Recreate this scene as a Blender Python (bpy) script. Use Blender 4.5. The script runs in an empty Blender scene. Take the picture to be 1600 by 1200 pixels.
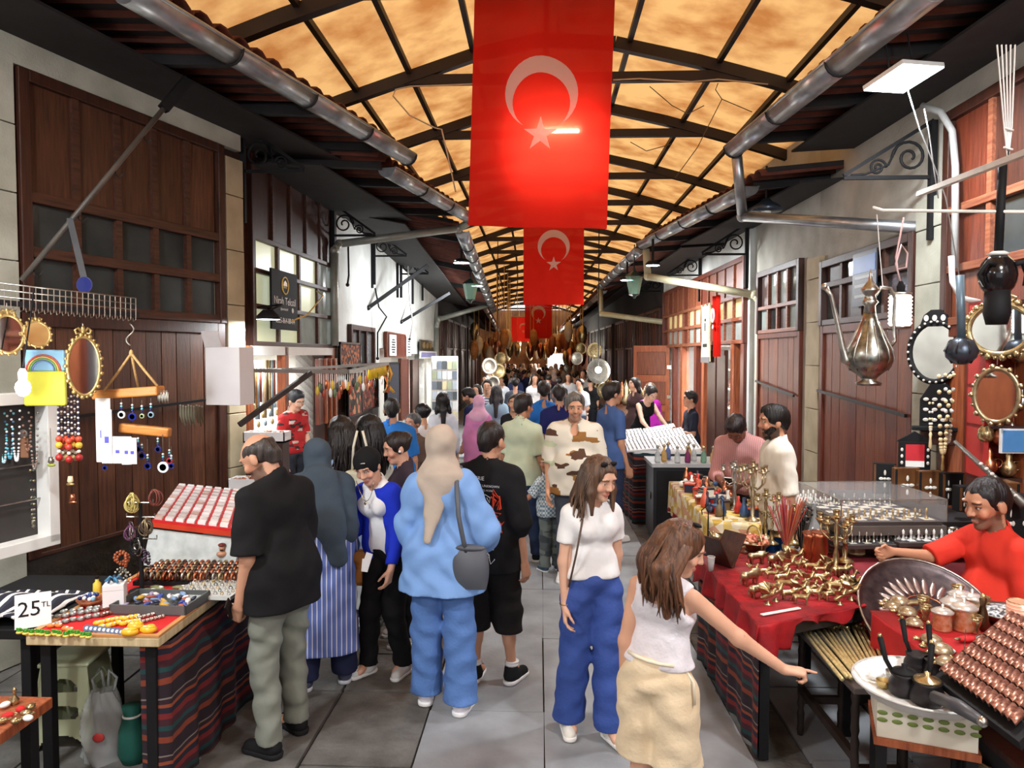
import bpy,math,random
import numpy as np
from mathutils import Vector as V,Matrix as MX,Euler
rnd=random.Random(11)
SC=bpy.context.scene
COL=SC.collection
PI=math.pi
# ---------------- camera, sky, exposure ----------------
F=1150.0
CAMZ=2.12
cd=bpy.data.cameras.new('camera');cam=bpy.data.objects.new('camera',cd);COL.objects.link(cam)
cd.sensor_width=36.0;cd.lens=36.0*F/1600.0;cd.clip_start=.05;cd.clip_end=300
cam.location=(0,0,CAMZ)
cam.rotation_euler=(PI/2-math.atan(45/F),0,math.atan(45/F))
SC.camera=cam
CAMR=cam.rotation_euler.to_matrix()
SC.view_settings.view_transform='Standard';SC.view_settings.look='None'
SC.view_settings.exposure=0.0;SC.view_settings.gamma=1.0
SC.view_settings.use_curve_mapping=False
w=bpy.data.worlds.new('sky');SC.world=w;w.use_nodes=True
w.node_tree.nodes['Background'].inputs[0].default_value=(.90,.95,1.0,1)
w.node_tree.nodes['Background'].inputs[1].default_value=1.5
def sun():
 l=bpy.data.lights.new('sun','SUN');l.energy=1.0;l.angle=.6;l.color=(1,.95,.85)
 o=bpy.data.objects.new('sun',l);COL.objects.link(o);o.rotation_euler=(math.radians(-14),math.radians(8),0)
sun()
def ray(px,py):
 return CAMR@V(((px-800)/F,(600-py)/F,-1.0))
def W(px,py,Y):
 d=ray(px,py);t=Y/d.y
 return V((d.x*t,Y,CAMZ+d.z*t))
def G(px,py,z=0.0):
 d=ray(px,py);t=(z-CAMZ)/d.z
 return V((d.x*t,d.y*t,z))
# ---------------- materials ----------------
MATS={}
def lin(c):
 return tuple((x/255/12.92 if x/255<=.04045 else((x/255+.055)/1.055)**2.4)for x in c[:3])
def newmat(name):
 m=bpy.data.materials.new(name);m.use_nodes=True
 return m,m.node_tree,m.node_tree.nodes,m.node_tree.links,m.node_tree.nodes['Principled BSDF']
def mat(name,col=(200,200,200),rough=.6,metal=0.0,var=.12,scale=6,stretch=(1,1,1),bump=0.0,bscale=60,emit=0,spec=.5,col2=None,trans=0,alpha=1):
 if name in MATS:return MATS[name]
 m,nt,N,L,b=newmat(name)
 c=lin(col)
 b.inputs['Roughness'].default_value=rough;b.inputs['Metallic'].default_value=metal
 b.inputs['Specular IOR Level'].default_value=spec
 if trans:b.inputs['Transmission Weight'].default_value=trans
 if alpha<1:b.inputs['Alpha'].default_value=alpha
 if emit:
  b.inputs['Emission Color'].default_value=(*c,1);b.inputs['Emission Strength'].default_value=emit
 b.inputs['Base Color'].default_value=(*c,1)
 if var or bump or col2:
  tc=N.new('ShaderNodeTexCoord');mp=N.new('ShaderNodeMapping');mp.inputs['Scale'].default_value=stretch
  L.new(tc.outputs['Object'],mp.inputs['Vector'])
  if var or col2:
   n=N.new('ShaderNodeTexNoise');n.inputs['Scale'].default_value=scale;n.inputs['Detail'].default_value=5
   L.new(mp.outputs['Vector'],n.inputs['Vector'])
   r=N.new('ShaderNodeValToRGB');r.color_ramp.elements[0].position=.3;r.color_ramp.elements[1].position=.7
   a=lin(col2)if col2 else tuple(x*(1-var)for x in c)
   z=c if col2 else tuple(min(1,x*(1+var))for x in c)
   r.color_ramp.elements[0].color=(*a,1);r.color_ramp.elements[1].color=(*z,1)
   L.new(n.outputs['Fac'],r.inputs['Fac']);L.new(r.outputs['Color'],b.inputs['Base Color'])
  if bump:
   n2=N.new('ShaderNodeTexNoise');n2 .inputs['Scale'].default_value=bscale;n2 .inputs['Detail'].default_value=4
   L.new(mp.outputs['Vector'],n2 .inputs['Vector'])
   bp=N.new('ShaderNodeBump');bp.inputs['Strength'].default_value=bump;bp.inputs['Distance'].default_value=.02
   L.new(n2 .outputs['Fac'],bp.inputs['Height']);L.new(bp.outputs['Normal'],b.inputs['Normal'])
 MATS[name]=m
 return m
def wood(name,c1,c2,rough=.5,axis='z',scale=5):
 st={'z':(9,9,.7),'x':(.7,9,9),'y':(9,.7,9)}[axis]
 return mat(name,c2,rough,col2=c1,scale=scale,stretch=st,bump=.15,bscale=20)
def stripes(name,cols,scale,axis=0,rough=.85,wob=.0,zig=0):
 """woven bands of the given (position, colour) repeating along one object axis"""
 if name in MATS:return MATS[name]
 m,nt,N,L,b=newmat(name)
 b.inputs['Roughness'].default_value=rough
 tc=N.new('ShaderNodeTexCoord');sp=N.new('ShaderNodeSeparateXYZ');L.new(tc.outputs['Object'],sp.inputs[0])
 mu=N.new('ShaderNodeMath');mu.operation='MULTIPLY';mu.inputs[1].default_value=scale
 src=sp.outputs[axis]
 if wob:
  n=N.new('ShaderNodeTexNoise');n.inputs['Scale'].default_value=3;L.new(tc.outputs['Object'],n.inputs['Vector'])
  a=N.new('ShaderNodeMath');a.operation='MULTIPLY_ADD';a.inputs[1].default_value=wob
  L.new(n.outputs['Fac'],a.inputs[0]);L.new(src,a.inputs[2]);src=a.outputs[0]
 L.new(src,mu.inputs[0])
 fr=N.new('ShaderNodeMath');fr.operation='FRACT';L.new(mu.outputs[0],fr.inputs[0])
 r=N.new('ShaderNodeValToRGB');r.color_ramp.interpolation='CONSTANT'
 while len(r.color_ramp.elements)<len(cols):r.color_ramp.elements.new(.5)
 for e,(p,c)in zip(r.color_ramp.elements,cols):e.position=p;e.color=(*lin(c),1)
 L.new(fr.outputs[0],r.inputs['Fac']);L.new(r.outputs['Color'],b.inputs['Base Color'])
 MATS[name]=m
 return m
def checker(name,c1,c2,scale,rough=.4):
 if name in MATS:return MATS[name]
 m,nt,N,L,b=newmat(name);b.inputs['Roughness'].default_value=rough
 tc=N.new('ShaderNodeTexCoord');ck=N.new('ShaderNodeTexChecker');ck.inputs['Scale'].default_value=scale
 ck.inputs['Color1'].default_value=(*lin(c1),1);ck.inputs['Color2'].default_value=(*lin(c2),1)
 L.new(tc.outputs['Object'],ck.inputs['Vector']);L.new(ck.outputs['Color'],b.inputs['Base Color'])
 MATS[name]=m;return m
def speckle(name,cols,scale,rough=.8,metal=0,bump=0):
 """patches of the listed colours, a cell each"""
 if name in MATS:return MATS[name]
 m,nt,N,L,b=newmat(name);b.inputs['Roughness'].default_value=rough;b.inputs['Metallic'].default_value=metal
 tc=N.new('ShaderNodeTexCoord');vo=N.new('ShaderNodeTexVoronoi');vo.inputs['Scale'].default_value=scale
 L.new(tc.outputs['Object'],vo.inputs['Vector'])
 sp=N.new('ShaderNodeSeparateColor');L.new(vo.outputs['Color'],sp.inputs[0])
 r=N.new('ShaderNodeValToRGB');r.color_ramp.interpolation='CONSTANT'
 while len(r.color_ramp.elements)<len(cols):r.color_ramp.elements.new(.5)
 for i,(e,c)in enumerate(zip(r.color_ramp.elements,cols)):e.position=i/len(cols);e.color=(*lin(c),1)
 L.new(sp.outputs[0],r.inputs['Fac']);L.new(r.outputs['Color'],b.inputs['Base Color'])
 if bump:
  bp=N.new('ShaderNodeBump');bp.inputs['Strength'].default_value=bump
  L.new(vo.outputs['Distance'],bp.inputs['Height']);L.new(bp.outputs['Normal'],b.inputs['Normal'])
 MATS[name]=m;return m
def cloth_thru(name,col,t=.5,var=.1,scale=3,col2=None,weave=0):
 """cloth that lets light through: diffuse plus translucent"""
 if name in MATS:return MATS[name]
 m,nt,N,L,b=newmat(name);N.remove(b)
 c=lin(col);c2=lin(col2)if col2 else tuple(x*(1-var)for x in c)
 tc=N.new('ShaderNodeTexCoord');n=N.new('ShaderNodeTexNoise');n.inputs['Scale'].default_value=scale;n.inputs['Detail'].default_value=6
 L.new(tc.outputs['Object'],n.inputs['Vector'])
 r=N.new('ShaderNodeValToRGB');r.color_ramp.elements[0].position=.32;r.color_ramp.elements[1].position=.6
 r.color_ramp.elements[0].color=(*c2,1);r.color_ramp.elements[1].color=(*c,1);L.new(n.outputs['Fac'],r.inputs['Fac'])
 d=N.new('ShaderNodeBsdfDiffuse');tr=N.new('ShaderNodeBsdfTranslucent');mx=N.new('ShaderNodeMixShader');mx.inputs[0].default_value=t
 L.new(r.outputs['Color'],d.inputs['Color']);L.new(r.outputs['Color'],tr.inputs['Color'])
 L.new(d.outputs[0],mx.inputs[1]);L.new(tr.outputs[0],mx.inputs[2])
 if weave:
  tp=N.new('ShaderNodeBsdfTransparent');m2=N.new('ShaderNodeMixShader');m2 .inputs[0].default_value=weave;L.new(mx.outputs[0],m2 .inputs[1]);L.new(tp.outputs[0],m2 .inputs[2]);mx=m2
 L.new(mx.outputs[0],N['Material Output'].inputs[0])
 MATS[name]=m;return m
def glass(name,tint=(255,255,255),op=.12,rough=.05):
 """thin clear pane: mostly clear, a little gloss"""
 if name in MATS:return MATS[name]
 m,nt,N,L,b=newmat(name)
 b.inputs['Base Color'].default_value=(*lin(tint),1);b.inputs['Roughness'].default_value=rough
 t=N.new('ShaderNodeBsdfTransparent');t.inputs[0].default_value=(*lin(tint),1);mx=N.new('ShaderNodeMixShader');mx.inputs[0].default_value=op
 L.new(t.outputs[0],mx.inputs[1]);L.new(b.outputs[0],mx.inputs[2]);L.new(mx.outputs[0],N['Material Output'].inputs[0])
 MATS[name]=m;return m
def vcol_mat(name,rough=.5,sss=0,bump=0):
 if name in MATS:return MATS[name]
 m,nt,N,L,b=newmat(name);b.inputs['Roughness'].default_value=rough
 a=N.new('ShaderNodeVertexColor');a.layer_name='Col';L.new(a.outputs['Color'],b.inputs['Base Color'])
 b.inputs['Specular IOR Level'].default_value=.35
 MATS[name]=m;return m
# ---------------- mesh building ----------------
def basis(d,up=V((0,0,1))):
 d=d.normalized()
 if abs(d.dot(up))>.98:up=V((1,0,0))if abs(d.x)<.9 else V((0,1,0))
 a=d.cross(up).normalized();b=a.cross(d).normalized()
 return a,b
class MB:
 def __init__(s,T=None):s.v=[];s.f=[];s.mi=[];s.T=T;s.m=0
 def add(s,vs,fs,m=None):
  o=len(s.v);T=s.T
  s.v+=[tuple(T@V(p))if T else tuple(p)for p in vs]
  s.f+=[tuple(i+o for i in f)for f in fs];s.mi+=[s.m if m is None else m]*len(fs);return s
 def box(s,x0,x1,y0,y1,z0,z1,m=None):
  vs=[(x,y,z)for z in(z0,z1)for x,y in((x0,y0),(x1,y0),(x1,y1),(x0,y1))]
  return s.add(vs,[(3,2,1,0),(4,5,6,7),(0,1,5,4),(1,2,6,5),(2,3,7,6),(3,0,4,7)],m)
 def cbox(s,c,size,rot=None,m=None):
  hx,hy,hz=[q/2 for q in size];r=rot if rot is not None else MX.Identity(3);c=V(c)
  vs=[c+r@V((x,y,z))for z in(-hz,hz)for x,y in((-hx,-hy),(hx,-hy),(hx,hy),(-hx,hy))]
  return s.add(vs,[(3,2,1,0),(4,5,6,7),(0,1,5,4),(1,2,6,5),(2,3,7,6),(3,0,4,7)],m)
 def bar(s,a,b,w,h=None,up=(0,0,1),m=None):
  a,b=V(a),V(b);h=h or w;p,q=basis(b-a,V(up));p=p*w/2;q=q*h/2
  vs=[a-p-q,a+p-q,a+p+q,a-p+q,b-p-q,b+p-q,b+p+q,b-p+q]
  return s.add(vs,[(0,1,2,3),(7,6,5,4),(4,5,1,0),(5,6,2,1),(6,7,3,2),(7,4,0,3)],m)
 def tube(s,pts,r,n=8,caps=True,m=None,closed=False):
  pts=[V(p)for p in pts];k=len(pts);rs=r if isinstance(r,(list,tuple))else[r]*k
  vs,fs=[],[];a=None
  for i,p in enumerate(pts):
   if closed:d=pts[(i+1)%k]-pts[i-1]
   else:d=pts[min(i+1,k-1)]-pts[max(i-1,0)]
   if d.length<1e-9:d=V((0,0,1))
   d.normalize()
   if a is None:a,b=basis(d)
   else:
    a=(a-d*a.dot(d))
    a=a.normalized()if a.length>1e-6 else basis(d)[0]
    b=a.cross(d).normalized()
   for j in range(n):
    t=2*PI*j/n;vs.append(p+(a*math.cos(t)+b*math.sin(t))*rs[i])
  for i in range(k if closed else k-1):
   i2=(i+1)%k
   for j in range(n):
    j2=(j+1)%n;fs.append((i*n+j,i*n+j2,i2*n+j2,i2*n+j))
  if caps and not closed:fs+=[tuple(range(n))[::-1],tuple((k-1)*n+j for j in range(n))]
  return s.add(vs,fs,m)
 def lathe(s,prof,c=(0,0,0),n=14,T=None,m=None,caps=True):
  c=V(c);vs,fs=[],[];k=len(prof)
  for r,z in prof:
   for j in range(n):
    t=2*PI*j/n;p=V((max(r,1e-4)*math.cos(t),max(r,1e-4)*math.sin(t),z));vs.append(c+(T@p if T else p))
  for i in range(k-1):
   for j in range(n):
    j2=(j+1)%n;fs.append((i*n+j,i*n+j2,(i+1)*n+j2,(i+1)*n+j))
  if caps:fs+=[tuple(range(n))[::-1],tuple((k-1)*n+j for j in range(n))]
  return s.add(vs,fs,m)
 def ell(s,c,r,T=None,n=10,k=6,m=None):
  if not isinstance(r,(tuple,list)):r=(r,r,r)
  c=V(c);vs,fs=[],[]
  for i in range(k+1):
   ph=-PI/2+PI*i/k
   for j in range(n):
    t=2*PI*j/n;p=V((r[0]*math.cos(ph)*math.cos(t),r[1]*math.cos(ph)*math.sin(t),r[2]*math.sin(ph)))
    vs.append(c+(T@p if T else p))
  for i in range(k):
   for j in range(n):
    j2=(j+1)%n;fs.append((i*n+j,i*n+j2,(i+1)*n+j2,(i+1)*n+j))
  return s.add(vs,fs,m)
 def prism(s,out,z0,z1,T=None,m=None):
  k=len(out);vs=[V((x,y,z0))for x,y in out]+[V((x,y,z1))for x,y in out]
  if T:vs=[T@p for p in vs]
  return s.add(vs,[tuple(range(k))[::-1],tuple(range(k,2*k))]+[(i,(i+1)%k,k+(i+1)%k,k+i)for i in range(k)],m)
 def grid(s,fn,nu,nv,m=None,thick=0):
  vs=[V(fn(u/nu,v/nv))for v in range(nv+1)for u in range(nu+1)]
  fs=[(v*(nu+1)+u,v*(nu+1)+u+1,(v+1)*(nu+1)+u+1,(v+1)*(nu+1)+u)for v in range(nv)for u in range(nu)]
  return s.add(vs,fs,m)
 def torus(s,c,R,r,T=None,n=20,k=6,sy=1.0,m=None):
  pts=[]
  for i in range(n):
   t=2*PI*i/n;p=V((R*math.cos(t),R*sy*math.sin(t),0));pts.append(V(c)+(T@p if T else p))
  return s.tube(pts,r,k,m=m,closed=True)
 def obj(s,name,mats,parent=None,smooth=False,bevel=0,solid=0,loc=None,sub=0):
  me=bpy.data.meshes.new(name);me.from_pydata(s.v,[],s.f)
  mats=mats if isinstance(mats,(list,tuple))else[mats]
  for m in mats:me.materials.append(m)
  if len(mats)>1:me.polygons.foreach_set('material_index',s.mi)
  if smooth:me.polygons.foreach_set('use_smooth',[True]*len(s.f))
  me.update()
  o=bpy.data.objects.new(name,me);COL.objects.link(o)
  if parent:o.parent=parent
  if loc is not None:o.location=loc
  if solid:
   q=o.modifiers.new('s','SOLIDIFY');q.thickness=solid;q.offset=0
  if sub:
   q=o.modifiers.new('d','SUBSURF');q.levels=sub;q.render_levels=sub
  if bevel:
   q=o.modifiers.new('b','BEVEL');q.width=bevel;q.segments=2;q.limit_method='ANGLE'
  return o
def tag(o,label=None,cat=None,group=None,kind=None):
 if label:o['label']=label
 if cat:o['category']=cat
 if group:o['group']=group
 if kind:o['kind']=kind
 return o
def thing(name,label,cat,loc=(0,0,0),rz=0,group=None,rot=None):
 o=bpy.data.objects.new(name,None);COL.objects.link(o);o.location=loc
 o.rotation_euler=rot if rot is not None else(0,0,rz);o.empty_display_size=.05
 return tag(o,label,cat,group)
def frame(a,b):
 a,b=V(a),V(b);x=(b-a).normalized();y=V((0,0,1)).cross(x)
 return MX(((x.x,y.x,0,a.x),(x.y,y.y,0,a.y),(0,0,1,a.z),(0,0,0,1)))
def FW(T,px,py,out=0.0):
 i=T.inverted();o=i@V((0,0,CAMZ));d=i.to_3x3()@ray(px,py);t=(out-o.y)/d.y;p=o+d*t
 return p.x,p.z
KIDS={}
def kids(o):return[c for c in bpy.data.objects if c.parent==o]
def dup(root,loc=None,rot=None,label=None,group=None,scale=None,ch=None):
 r=root.copy();COL.objects.link(r)
 if loc is not None:r.location=loc
 if rot is not None:r.rotation_euler=rot if isinstance(rot,(tuple,Euler))else(0,0,rot)
 if scale:r.scale=scale if isinstance(scale,tuple)else(scale,)*3
 if label:r['label']=label
 if group:r['group']=group
 for c in(root.children if ch is None else ch):
  d=c.copy();COL.objects.link(d);d.parent=r
  for g in c.children:
   e=g.copy();COL.objects.link(e);e.parent=d
 return r
TEXTS=[]
def text(body,size,T,m,parent=None,name='lettering',ext=.001,align='CENTER',proj=None):
 cu=bpy.data.curves.new(name,'FONT');cu.body=body;cu.size=size;cu.extrude=ext;cu.align_x=align;cu.align_y='CENTER'
 cu.resolution_u=2
 o=bpy.data.objects.new(name,cu);COL.objects.link(o);TEXTS.append((o,T,m,parent,proj));return o
def finish_texts():
 dg=bpy.context.evaluated_depsgraph_get();dg.update()
 for o,T,m,parent,proj in TEXTS:
  me=bpy.data.meshes.new_from_object(o.evaluated_get(dg));me.materials.clear();me.materials.append(m)
  if proj:
   for v in me.vertices:p=T@v.co;p.y=proj(p.x,p.z)-.003;v.co=T.inverted()@p
  q=bpy.data.objects.new('lettering',me);COL.objects.link(q);q.parent=parent;q.matrix_local=T
 for o,*_ in TEXTS:bpy.data.objects.remove(o)
def lamp(kind,loc,energy,size=.3,col=(1,1,1),rot=(0,0,0),name='lamp_light',parent=None,sy=None,spread=None):
 l=bpy.data.lights.new(name,kind);l.energy=energy;l.color=col
 if kind=='AREA':
  l.size=size
  if sy:l.shape='RECTANGLE';l.size_y=sy
 else:l.shadow_soft_size=size
 o=bpy.data.objects.new(name,l);COL.objects.link(o);o.location=loc;o.rotation_euler=rot
 if parent:o.parent=parent
 return o
# ---------------- palette ----------------
PLASTER=mat('plaster',(198,196,186),.85,col2=(160,157,146),scale=2.2,bump=.25,bscale=30)
PLWHITE=mat('white_plaster',(226,228,224),.85,col2=(188,188,182),scale=1.6,bump=.2,bscale=30)
BLOCK=mat('white_block',(196,198,184),.8,col2=(158,160,146),scale=3,bump=.15)
DADO=mat('rough_dado',(62,54,46),.9,col2=(34,30,27),scale=4,bump=.6,bscale=18)
WDARK=wood('dark_wood',(42,20,14),(74,38,24),.45)
WDARKX=wood('dark_wood_rail',(50,27,18),(86,50,34),.5,'x')
WBROWN=wood('brown_wood',(66,38,24),(108,66,42),.5);WBROWN2=wood('brown_wood_deep',(58,32,20),(92,54,34),.5)
WRED=wood('red_wood',(92,46,28),(140,76,48),.45)
WRED2=wood('red_wood_deep',(80,34,22),(116,54,34),.4)
WREDX=wood('red_wood_rail',(104,54,36),(150,92,64),.5,'x')
WORANGE=wood('orange_wood',(126,62,36),(176,98,58),.45)
WPALE=wood('pale_wood',(178,158,118),(208,190,150),.6)
IRON=mat('black_iron',(24,24,26),.45,.3,var=.2)
DIRON=mat('brown_iron',(52,42,38),.6,.3,var=.25,scale=12)
ZINC=mat('galvanised_zinc',(168,172,176),.34,.85,var=.2,scale=9,stretch=(1,1,1))
PIPE=mat('painted_pipe',(150,154,146),.45,.35,var=.15)
BEAM=mat('roof_beam_brown',(38,24,20),.55,.1,var=.25)
TILE=mat('clay_tile',(108,56,42),.85,col2=(76,40,32),scale=7)
DKBOARD=mat('dark_boards',(30,28,30),.8,var=.3)  # near-black boards for eave undersides, recesses and plain backing
STONE=mat('grey_stone',(154,158,162),.62,col2=(122,125,128),scale=3.2,bump=.12,bscale=40)
STONE2=mat('rough_dark_stone',(112,110,106),.7,col2=(74,72,68),scale=5,bump=.5,bscale=24)
JOINT=mat('joint_dirt',(78,76,72),.95,var=.3,scale=12)
PANEDK=mat('dark_pane',(58,62,62),.12,var=.25,scale=3)
PANELIT=mat('lit_pane',(206,212,176),.3,var=.1,emit=.55)
PANEGRN=mat('grey_green_pane',(150,160,154),.2,var=.15,emit=.12)
PANEYEL=mat('yellow_pane',(216,200,142),.4,var=.15,emit=.25)
WHITE=mat('white_paint',(232,232,228),.5,var=.05)
WHITEM=mat('white_card',(236,236,236),.7,var=.03)
BLACK=mat('matt_black',(20,20,22),.7,var=.2,spec=.25)
GLASS=glass('clear_glass')
MIRROR=mat('mirror_glass',(225,228,230),.04,1.0,var=0)
BRASS=mat('brass',(216,198,150),.27,.9,col2=(150,130,92),scale=30)
OLDBRASS=mat('old_brass',(176,160,126),.36,1.0,var=.3,scale=25)
GOLDP=mat('gold_paint',(178,152,98),.42,.8,var=.25,scale=30)
SILVER=mat('aged_silver',(178,176,168),.3,1.0,var=.25,scale=22)
COPPER=mat('copper',(196,124,92),.3,1.0,var=.2,scale=18)
ROPE=mat('jute_rope',(196,160,104),.9,var=.2,scale=60)
ROOFZ=[(-3.2,4.42),(-2.7,4.60),(-2.1,4.82),(-.72,5.27),(0,5.42),(.77,5.37),(1.6,5.18),(2.42,4.95),(2.9,4.80),(3.4,4.64)]
def rz(x):
 for(a,za),(b,zb)in zip(ROOFZ,ROOFZ[1:]):
  if x<=b:return za+(zb-za)*(x-a)/(b-a)
 return ROOFZ[-1][1]
def bend(y):return-.001*max(0,y-15)**2
# ---------------- floor ----------------
fl=MB();fl.box(-9,8,-10,75,-.12,-.025);floor=tag(fl.obj('floor',JOINT),kind='structure')
def slab(x0,x1,y0,y1,m,name='stone_slab',dz=0,j=.008):
 b=MB();g=j
 e=[rnd.uniform(-.006,.006)for _ in range(4)]
 z=dz+rnd.uniform(-.004,.004);zz=[z+rnd.uniform(-.003,.003)for _ in range(4)]
 P=[(x0+g+e[0],y0+g),(x1-g,y0+g+e[1]),(x1-g+e[2],y1-g),(x0+g,y1-g+e[3])]
 vs=[(x,y,-.06)for x,y in P]+[(x,y,q)for(x,y),q in zip(P,zz)]
 b.add(vs,[(4,5,6,7),(0,1,5,4),(1,2,6,5),(2,3,7,6),(3,0,4,7)])
 return b.obj(name,m,floor)
y=2.0;k=0
while y<15:
 for x0,x1 in((-.66,.02),(.02,.62),(.62,1.12)):
  L=1.15
  slab(x0+bend(y),x1+bend(y),y,y+L,STONE,'stone_slab',0,.003)
 y+=1.15
y=2.0
while y<14:
 L=rnd.uniform(.5,.7);slab(1.12,1.41,y,y+L,STONE2,'channel_stone',-.012,.006);y+=L
for x0,x1 in((-1.25,-.66),(-1.95,-1.25),(-2.7,-1.95),(-3.5,-2.7),(-4.4,-3.5),(1.41,1.95),(1.95,2.55),(2.55,3.25)):
 y=2+rnd.uniform(-.3,0)
 while y<14:
  L=rnd.uniform(.55,1.05);slab(x0,x1,y,y+L,STONE2 if x0<1 else STONE,'paving_stone',0,.010);y+=L
b=MB()
for i in range(26):
 for j in range(9):
  y=15.2+i*1.2;x=-3.4+j*.75+bend(y)+.2*(i%2)
  b.box(x,x+.73,y,y+1.18,-.05,0)
tag(b.obj('distant_paving',STONE,floor),kind='stuff')
# ---------------- canopy ----------------
MEMB=cloth_thru('canopy_membrane',(234,178,112),.72,scale=2.2,col2=(186,118,62))
FY=[-8.5,-6.4,-4.3,-2.2,-.1,1.9,3.95,5.95,7.85,9.8,12.1,14.2,16.3,18.5,20.8,23.2,25.6,28,30.5,33,36,39,42,46]
PX=[-3.1,-1.95,-1.39,-.72,.05,.92,1.84,2.55,3.3]
cb=MB();cb.tube([(-3.15+bend(q),q,rz(-3.15)+.05)for q in FY],.03,6)
ceiling=tag(cb.obj('ceiling',BEAM),kind='structure')
for i,ya in enumerate(FY[:-1]):
 yb=FY[i+1]
 for xa,xb in zip(PX,PX[1:]):
  q=MB();n=4
  sag=rnd.uniform(.02,.05)
  def fn(u,v):
   x=xa+(xb-xa)*u;y=ya+(yb-ya)*v
   return(x+bend(y),y,rz(x)+.09-sag*math.sin(PI*u)*math.sin(PI*v))
  q.grid(fn,n,n);q.obj('membrane_panel',MEMB,ceiling,True)
for i,y in enumerate(FY):
 r=MB();bx=bend(y)
 for(a,za),(c,zc)in zip(ROOFZ,ROOFZ[1:]):
  r.bar((a+bx,y,za),(c+bx,y,zc),.09,.12)
 r.obj('rafter',BEAM,ceiling)
 t=MB();t.bar((-1.5+bx,y,5.02),(2.12+bx,y,5.02),.07,.1);t.obj('tie_beam',BEAM,ceiling)
for x in PX:
 for i,ya in enumerate(FY[:-1]):
  yb=FY[i+1];p=MB()
  p.bar((x+bend(ya),ya,rz(x)+.05),(x+bend(yb),yb,rz(x)+.05),.05,.06);p.obj('purlin',BEAM,ceiling)
# ---------------- facades ----------------
WN=[0];DN=[0];TN=[0]
def wallseg(name,T,L,H,holes,m,thick=.25):
 ss=sorted({0,L,*[h[0]for h in holes],*[h[1]for h in holes]});zs=sorted({0,H,*[h[2]for h in holes],*[h[3]for h in holes]})
 b=MB()
 for a,c in zip(ss,ss[1:]):
  for p,q in zip(zs,zs[1:]):
   ms,mz=(a+c)/2,(p+q)/2
   if not any(h[0]<ms<h[1]and h[2]<mz<h[3]for h in holes):b.box(a,c,-thick,0,p,q)
 o=b.obj(name,m);o.matrix_world=T;return tag(o,kind='structure')
def room(T,s0,s1,z0,z1,d,m,parent,lit=None):
 """recess behind an opening: back, cheeks, floor and head"""
 b=MB()
 b.box(s0,s1,-d-.05,-d,z0,z1);b.box(s0-.04,s0,-d,-.02,z0,z1);b.box(s1,s1+.04,-d,-.02,z0,z1)
 b.box(s0,s1,-d,-.02,z0-.04,z0);b.box(s0,s1,-d,-.02,z1,z1+.04)
 o=b.obj('shop_recess',m,parent)
 if lit:
  p=T@V(((s0+s1)/2,-d*.45,z1-.08))
  lamp('AREA',p,lit,min(.8,(s1-s0)*.6),(1,.97,.92),(0,0,0),sy=.15)
 return o
def winwall(T,s0,s1,rows,fm,rm,rail=.07,out=.05,kind='window',edge=.08):
 """framed wall of boards and panes; rows = (z0, z1, piece, material, columns)"""
 if kind=='window':WN[0]+=1;nm='window_%d'%WN[0]
 else:DN[0]+=1;nm='door_%d'%DN[0]
 b=MB();zb,zt=min(r[0]for r in rows),max(r[1]for r in rows)
 b.box(s0,s0+edge,-.02,out+.02,zb,zt);b.box(s1-edge,s1,-.02,out+.02,zb,zt)
 b.box(s0+edge,s1-edge,-.02,out+.02,zt-edge,zt)
 root=b.obj(nm,fm,None,bevel=.006);root.matrix_world=T;tag(root,kind='structure')
 for z0,z1,pc,m,n in rows:
  q=MB();q.box(s0+edge,s1-edge,-.02,out+.012,z0,z0+rail);q.obj('rail',rm,root,bevel=.005)
  wd=(s1-s0-2*edge)/n
  top=z1-edge if z1==zt else z1
  for i in range(n):
   a=s0+edge+i*wd
   mm=m[i%len(m)]if isinstance(m,list)else m
   q=MB();mu=.055 if pc!='plank' else 0
   if i:q2=MB();q2 .box(a-mu/2,a+mu/2,-.02,out,z0+rail,top)if mu else None;(q2 .obj('mullion',rm,root)if mu else None)
   d=rnd.uniform(0,.006)
   if pc=='plank':q.box(a+.004,a+wd-.004,-.02,.02+d,z0+rail,top)
   else:q.box(a+.02,a+wd-.02,-.01,(.02 if pc=='panel' else .008)+d,z0+rail-.01,top+.01)
   q.obj(pc,mm,root)
 return root
def blocks(T,s0,s1,z0,z1,h,m,parent,out=.05,off=0):
 z=z0+off;b0=z0
 lev=[z0]
 while z<z1-.05:
  if z>z0+.05:lev.append(z)
  z+=h
 lev.append(z1)
 for a,c in zip(lev,lev[1:]):
  q=MB();q.box(s0,s1,-.02,out+rnd.uniform(0,.008),a+.004,c-.004);q.obj('stone_block',m,parent,bevel=.004)
TL1=frame((-3.02,6.9,0),(-4.60,1.55,0));L1=(V((-3.02,6.9,0))-V((-4.60,1.55,0))).length
wl=wallseg('wall_left',TL1,L1,5.15,[],PLASTER)
sa=FW(TL1,344,400)[0];sb=FW(TL1,22,300)[0]
q=MB();q.box(.0,sb+1.6,-.02,.03,0,.69);q.obj('dado',DADO,wl)
w1=winwall(TL1,sa,sb,[(3.18,4.08,'panel',[WBROWN,WBROWN2,WBROWN2,WBROWN2,WBROWN2],5),(2.80,3.18,'pane',PANEDK,5),(2.42,2.80,'pane',PANEDK,5)],WDARK,WDARKX,.075)
d1=winwall(TL1,sa,sb,[(.69,2.42,'plank',[WBROWN2,WBROWN,WBROWN2,WBROWN],11)],WDARK,WDARKX,.03,.03,'door',.1)
q=MB();q.bar((sa+.1,.06,1.72),(sb-.2,.06,1.66),.022,.022);q.obj('lock_bar',IRON,d1)
blocks(TL1,sb+.02,sb+.62,0,4.15,.46,BLOCK,wl)
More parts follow.
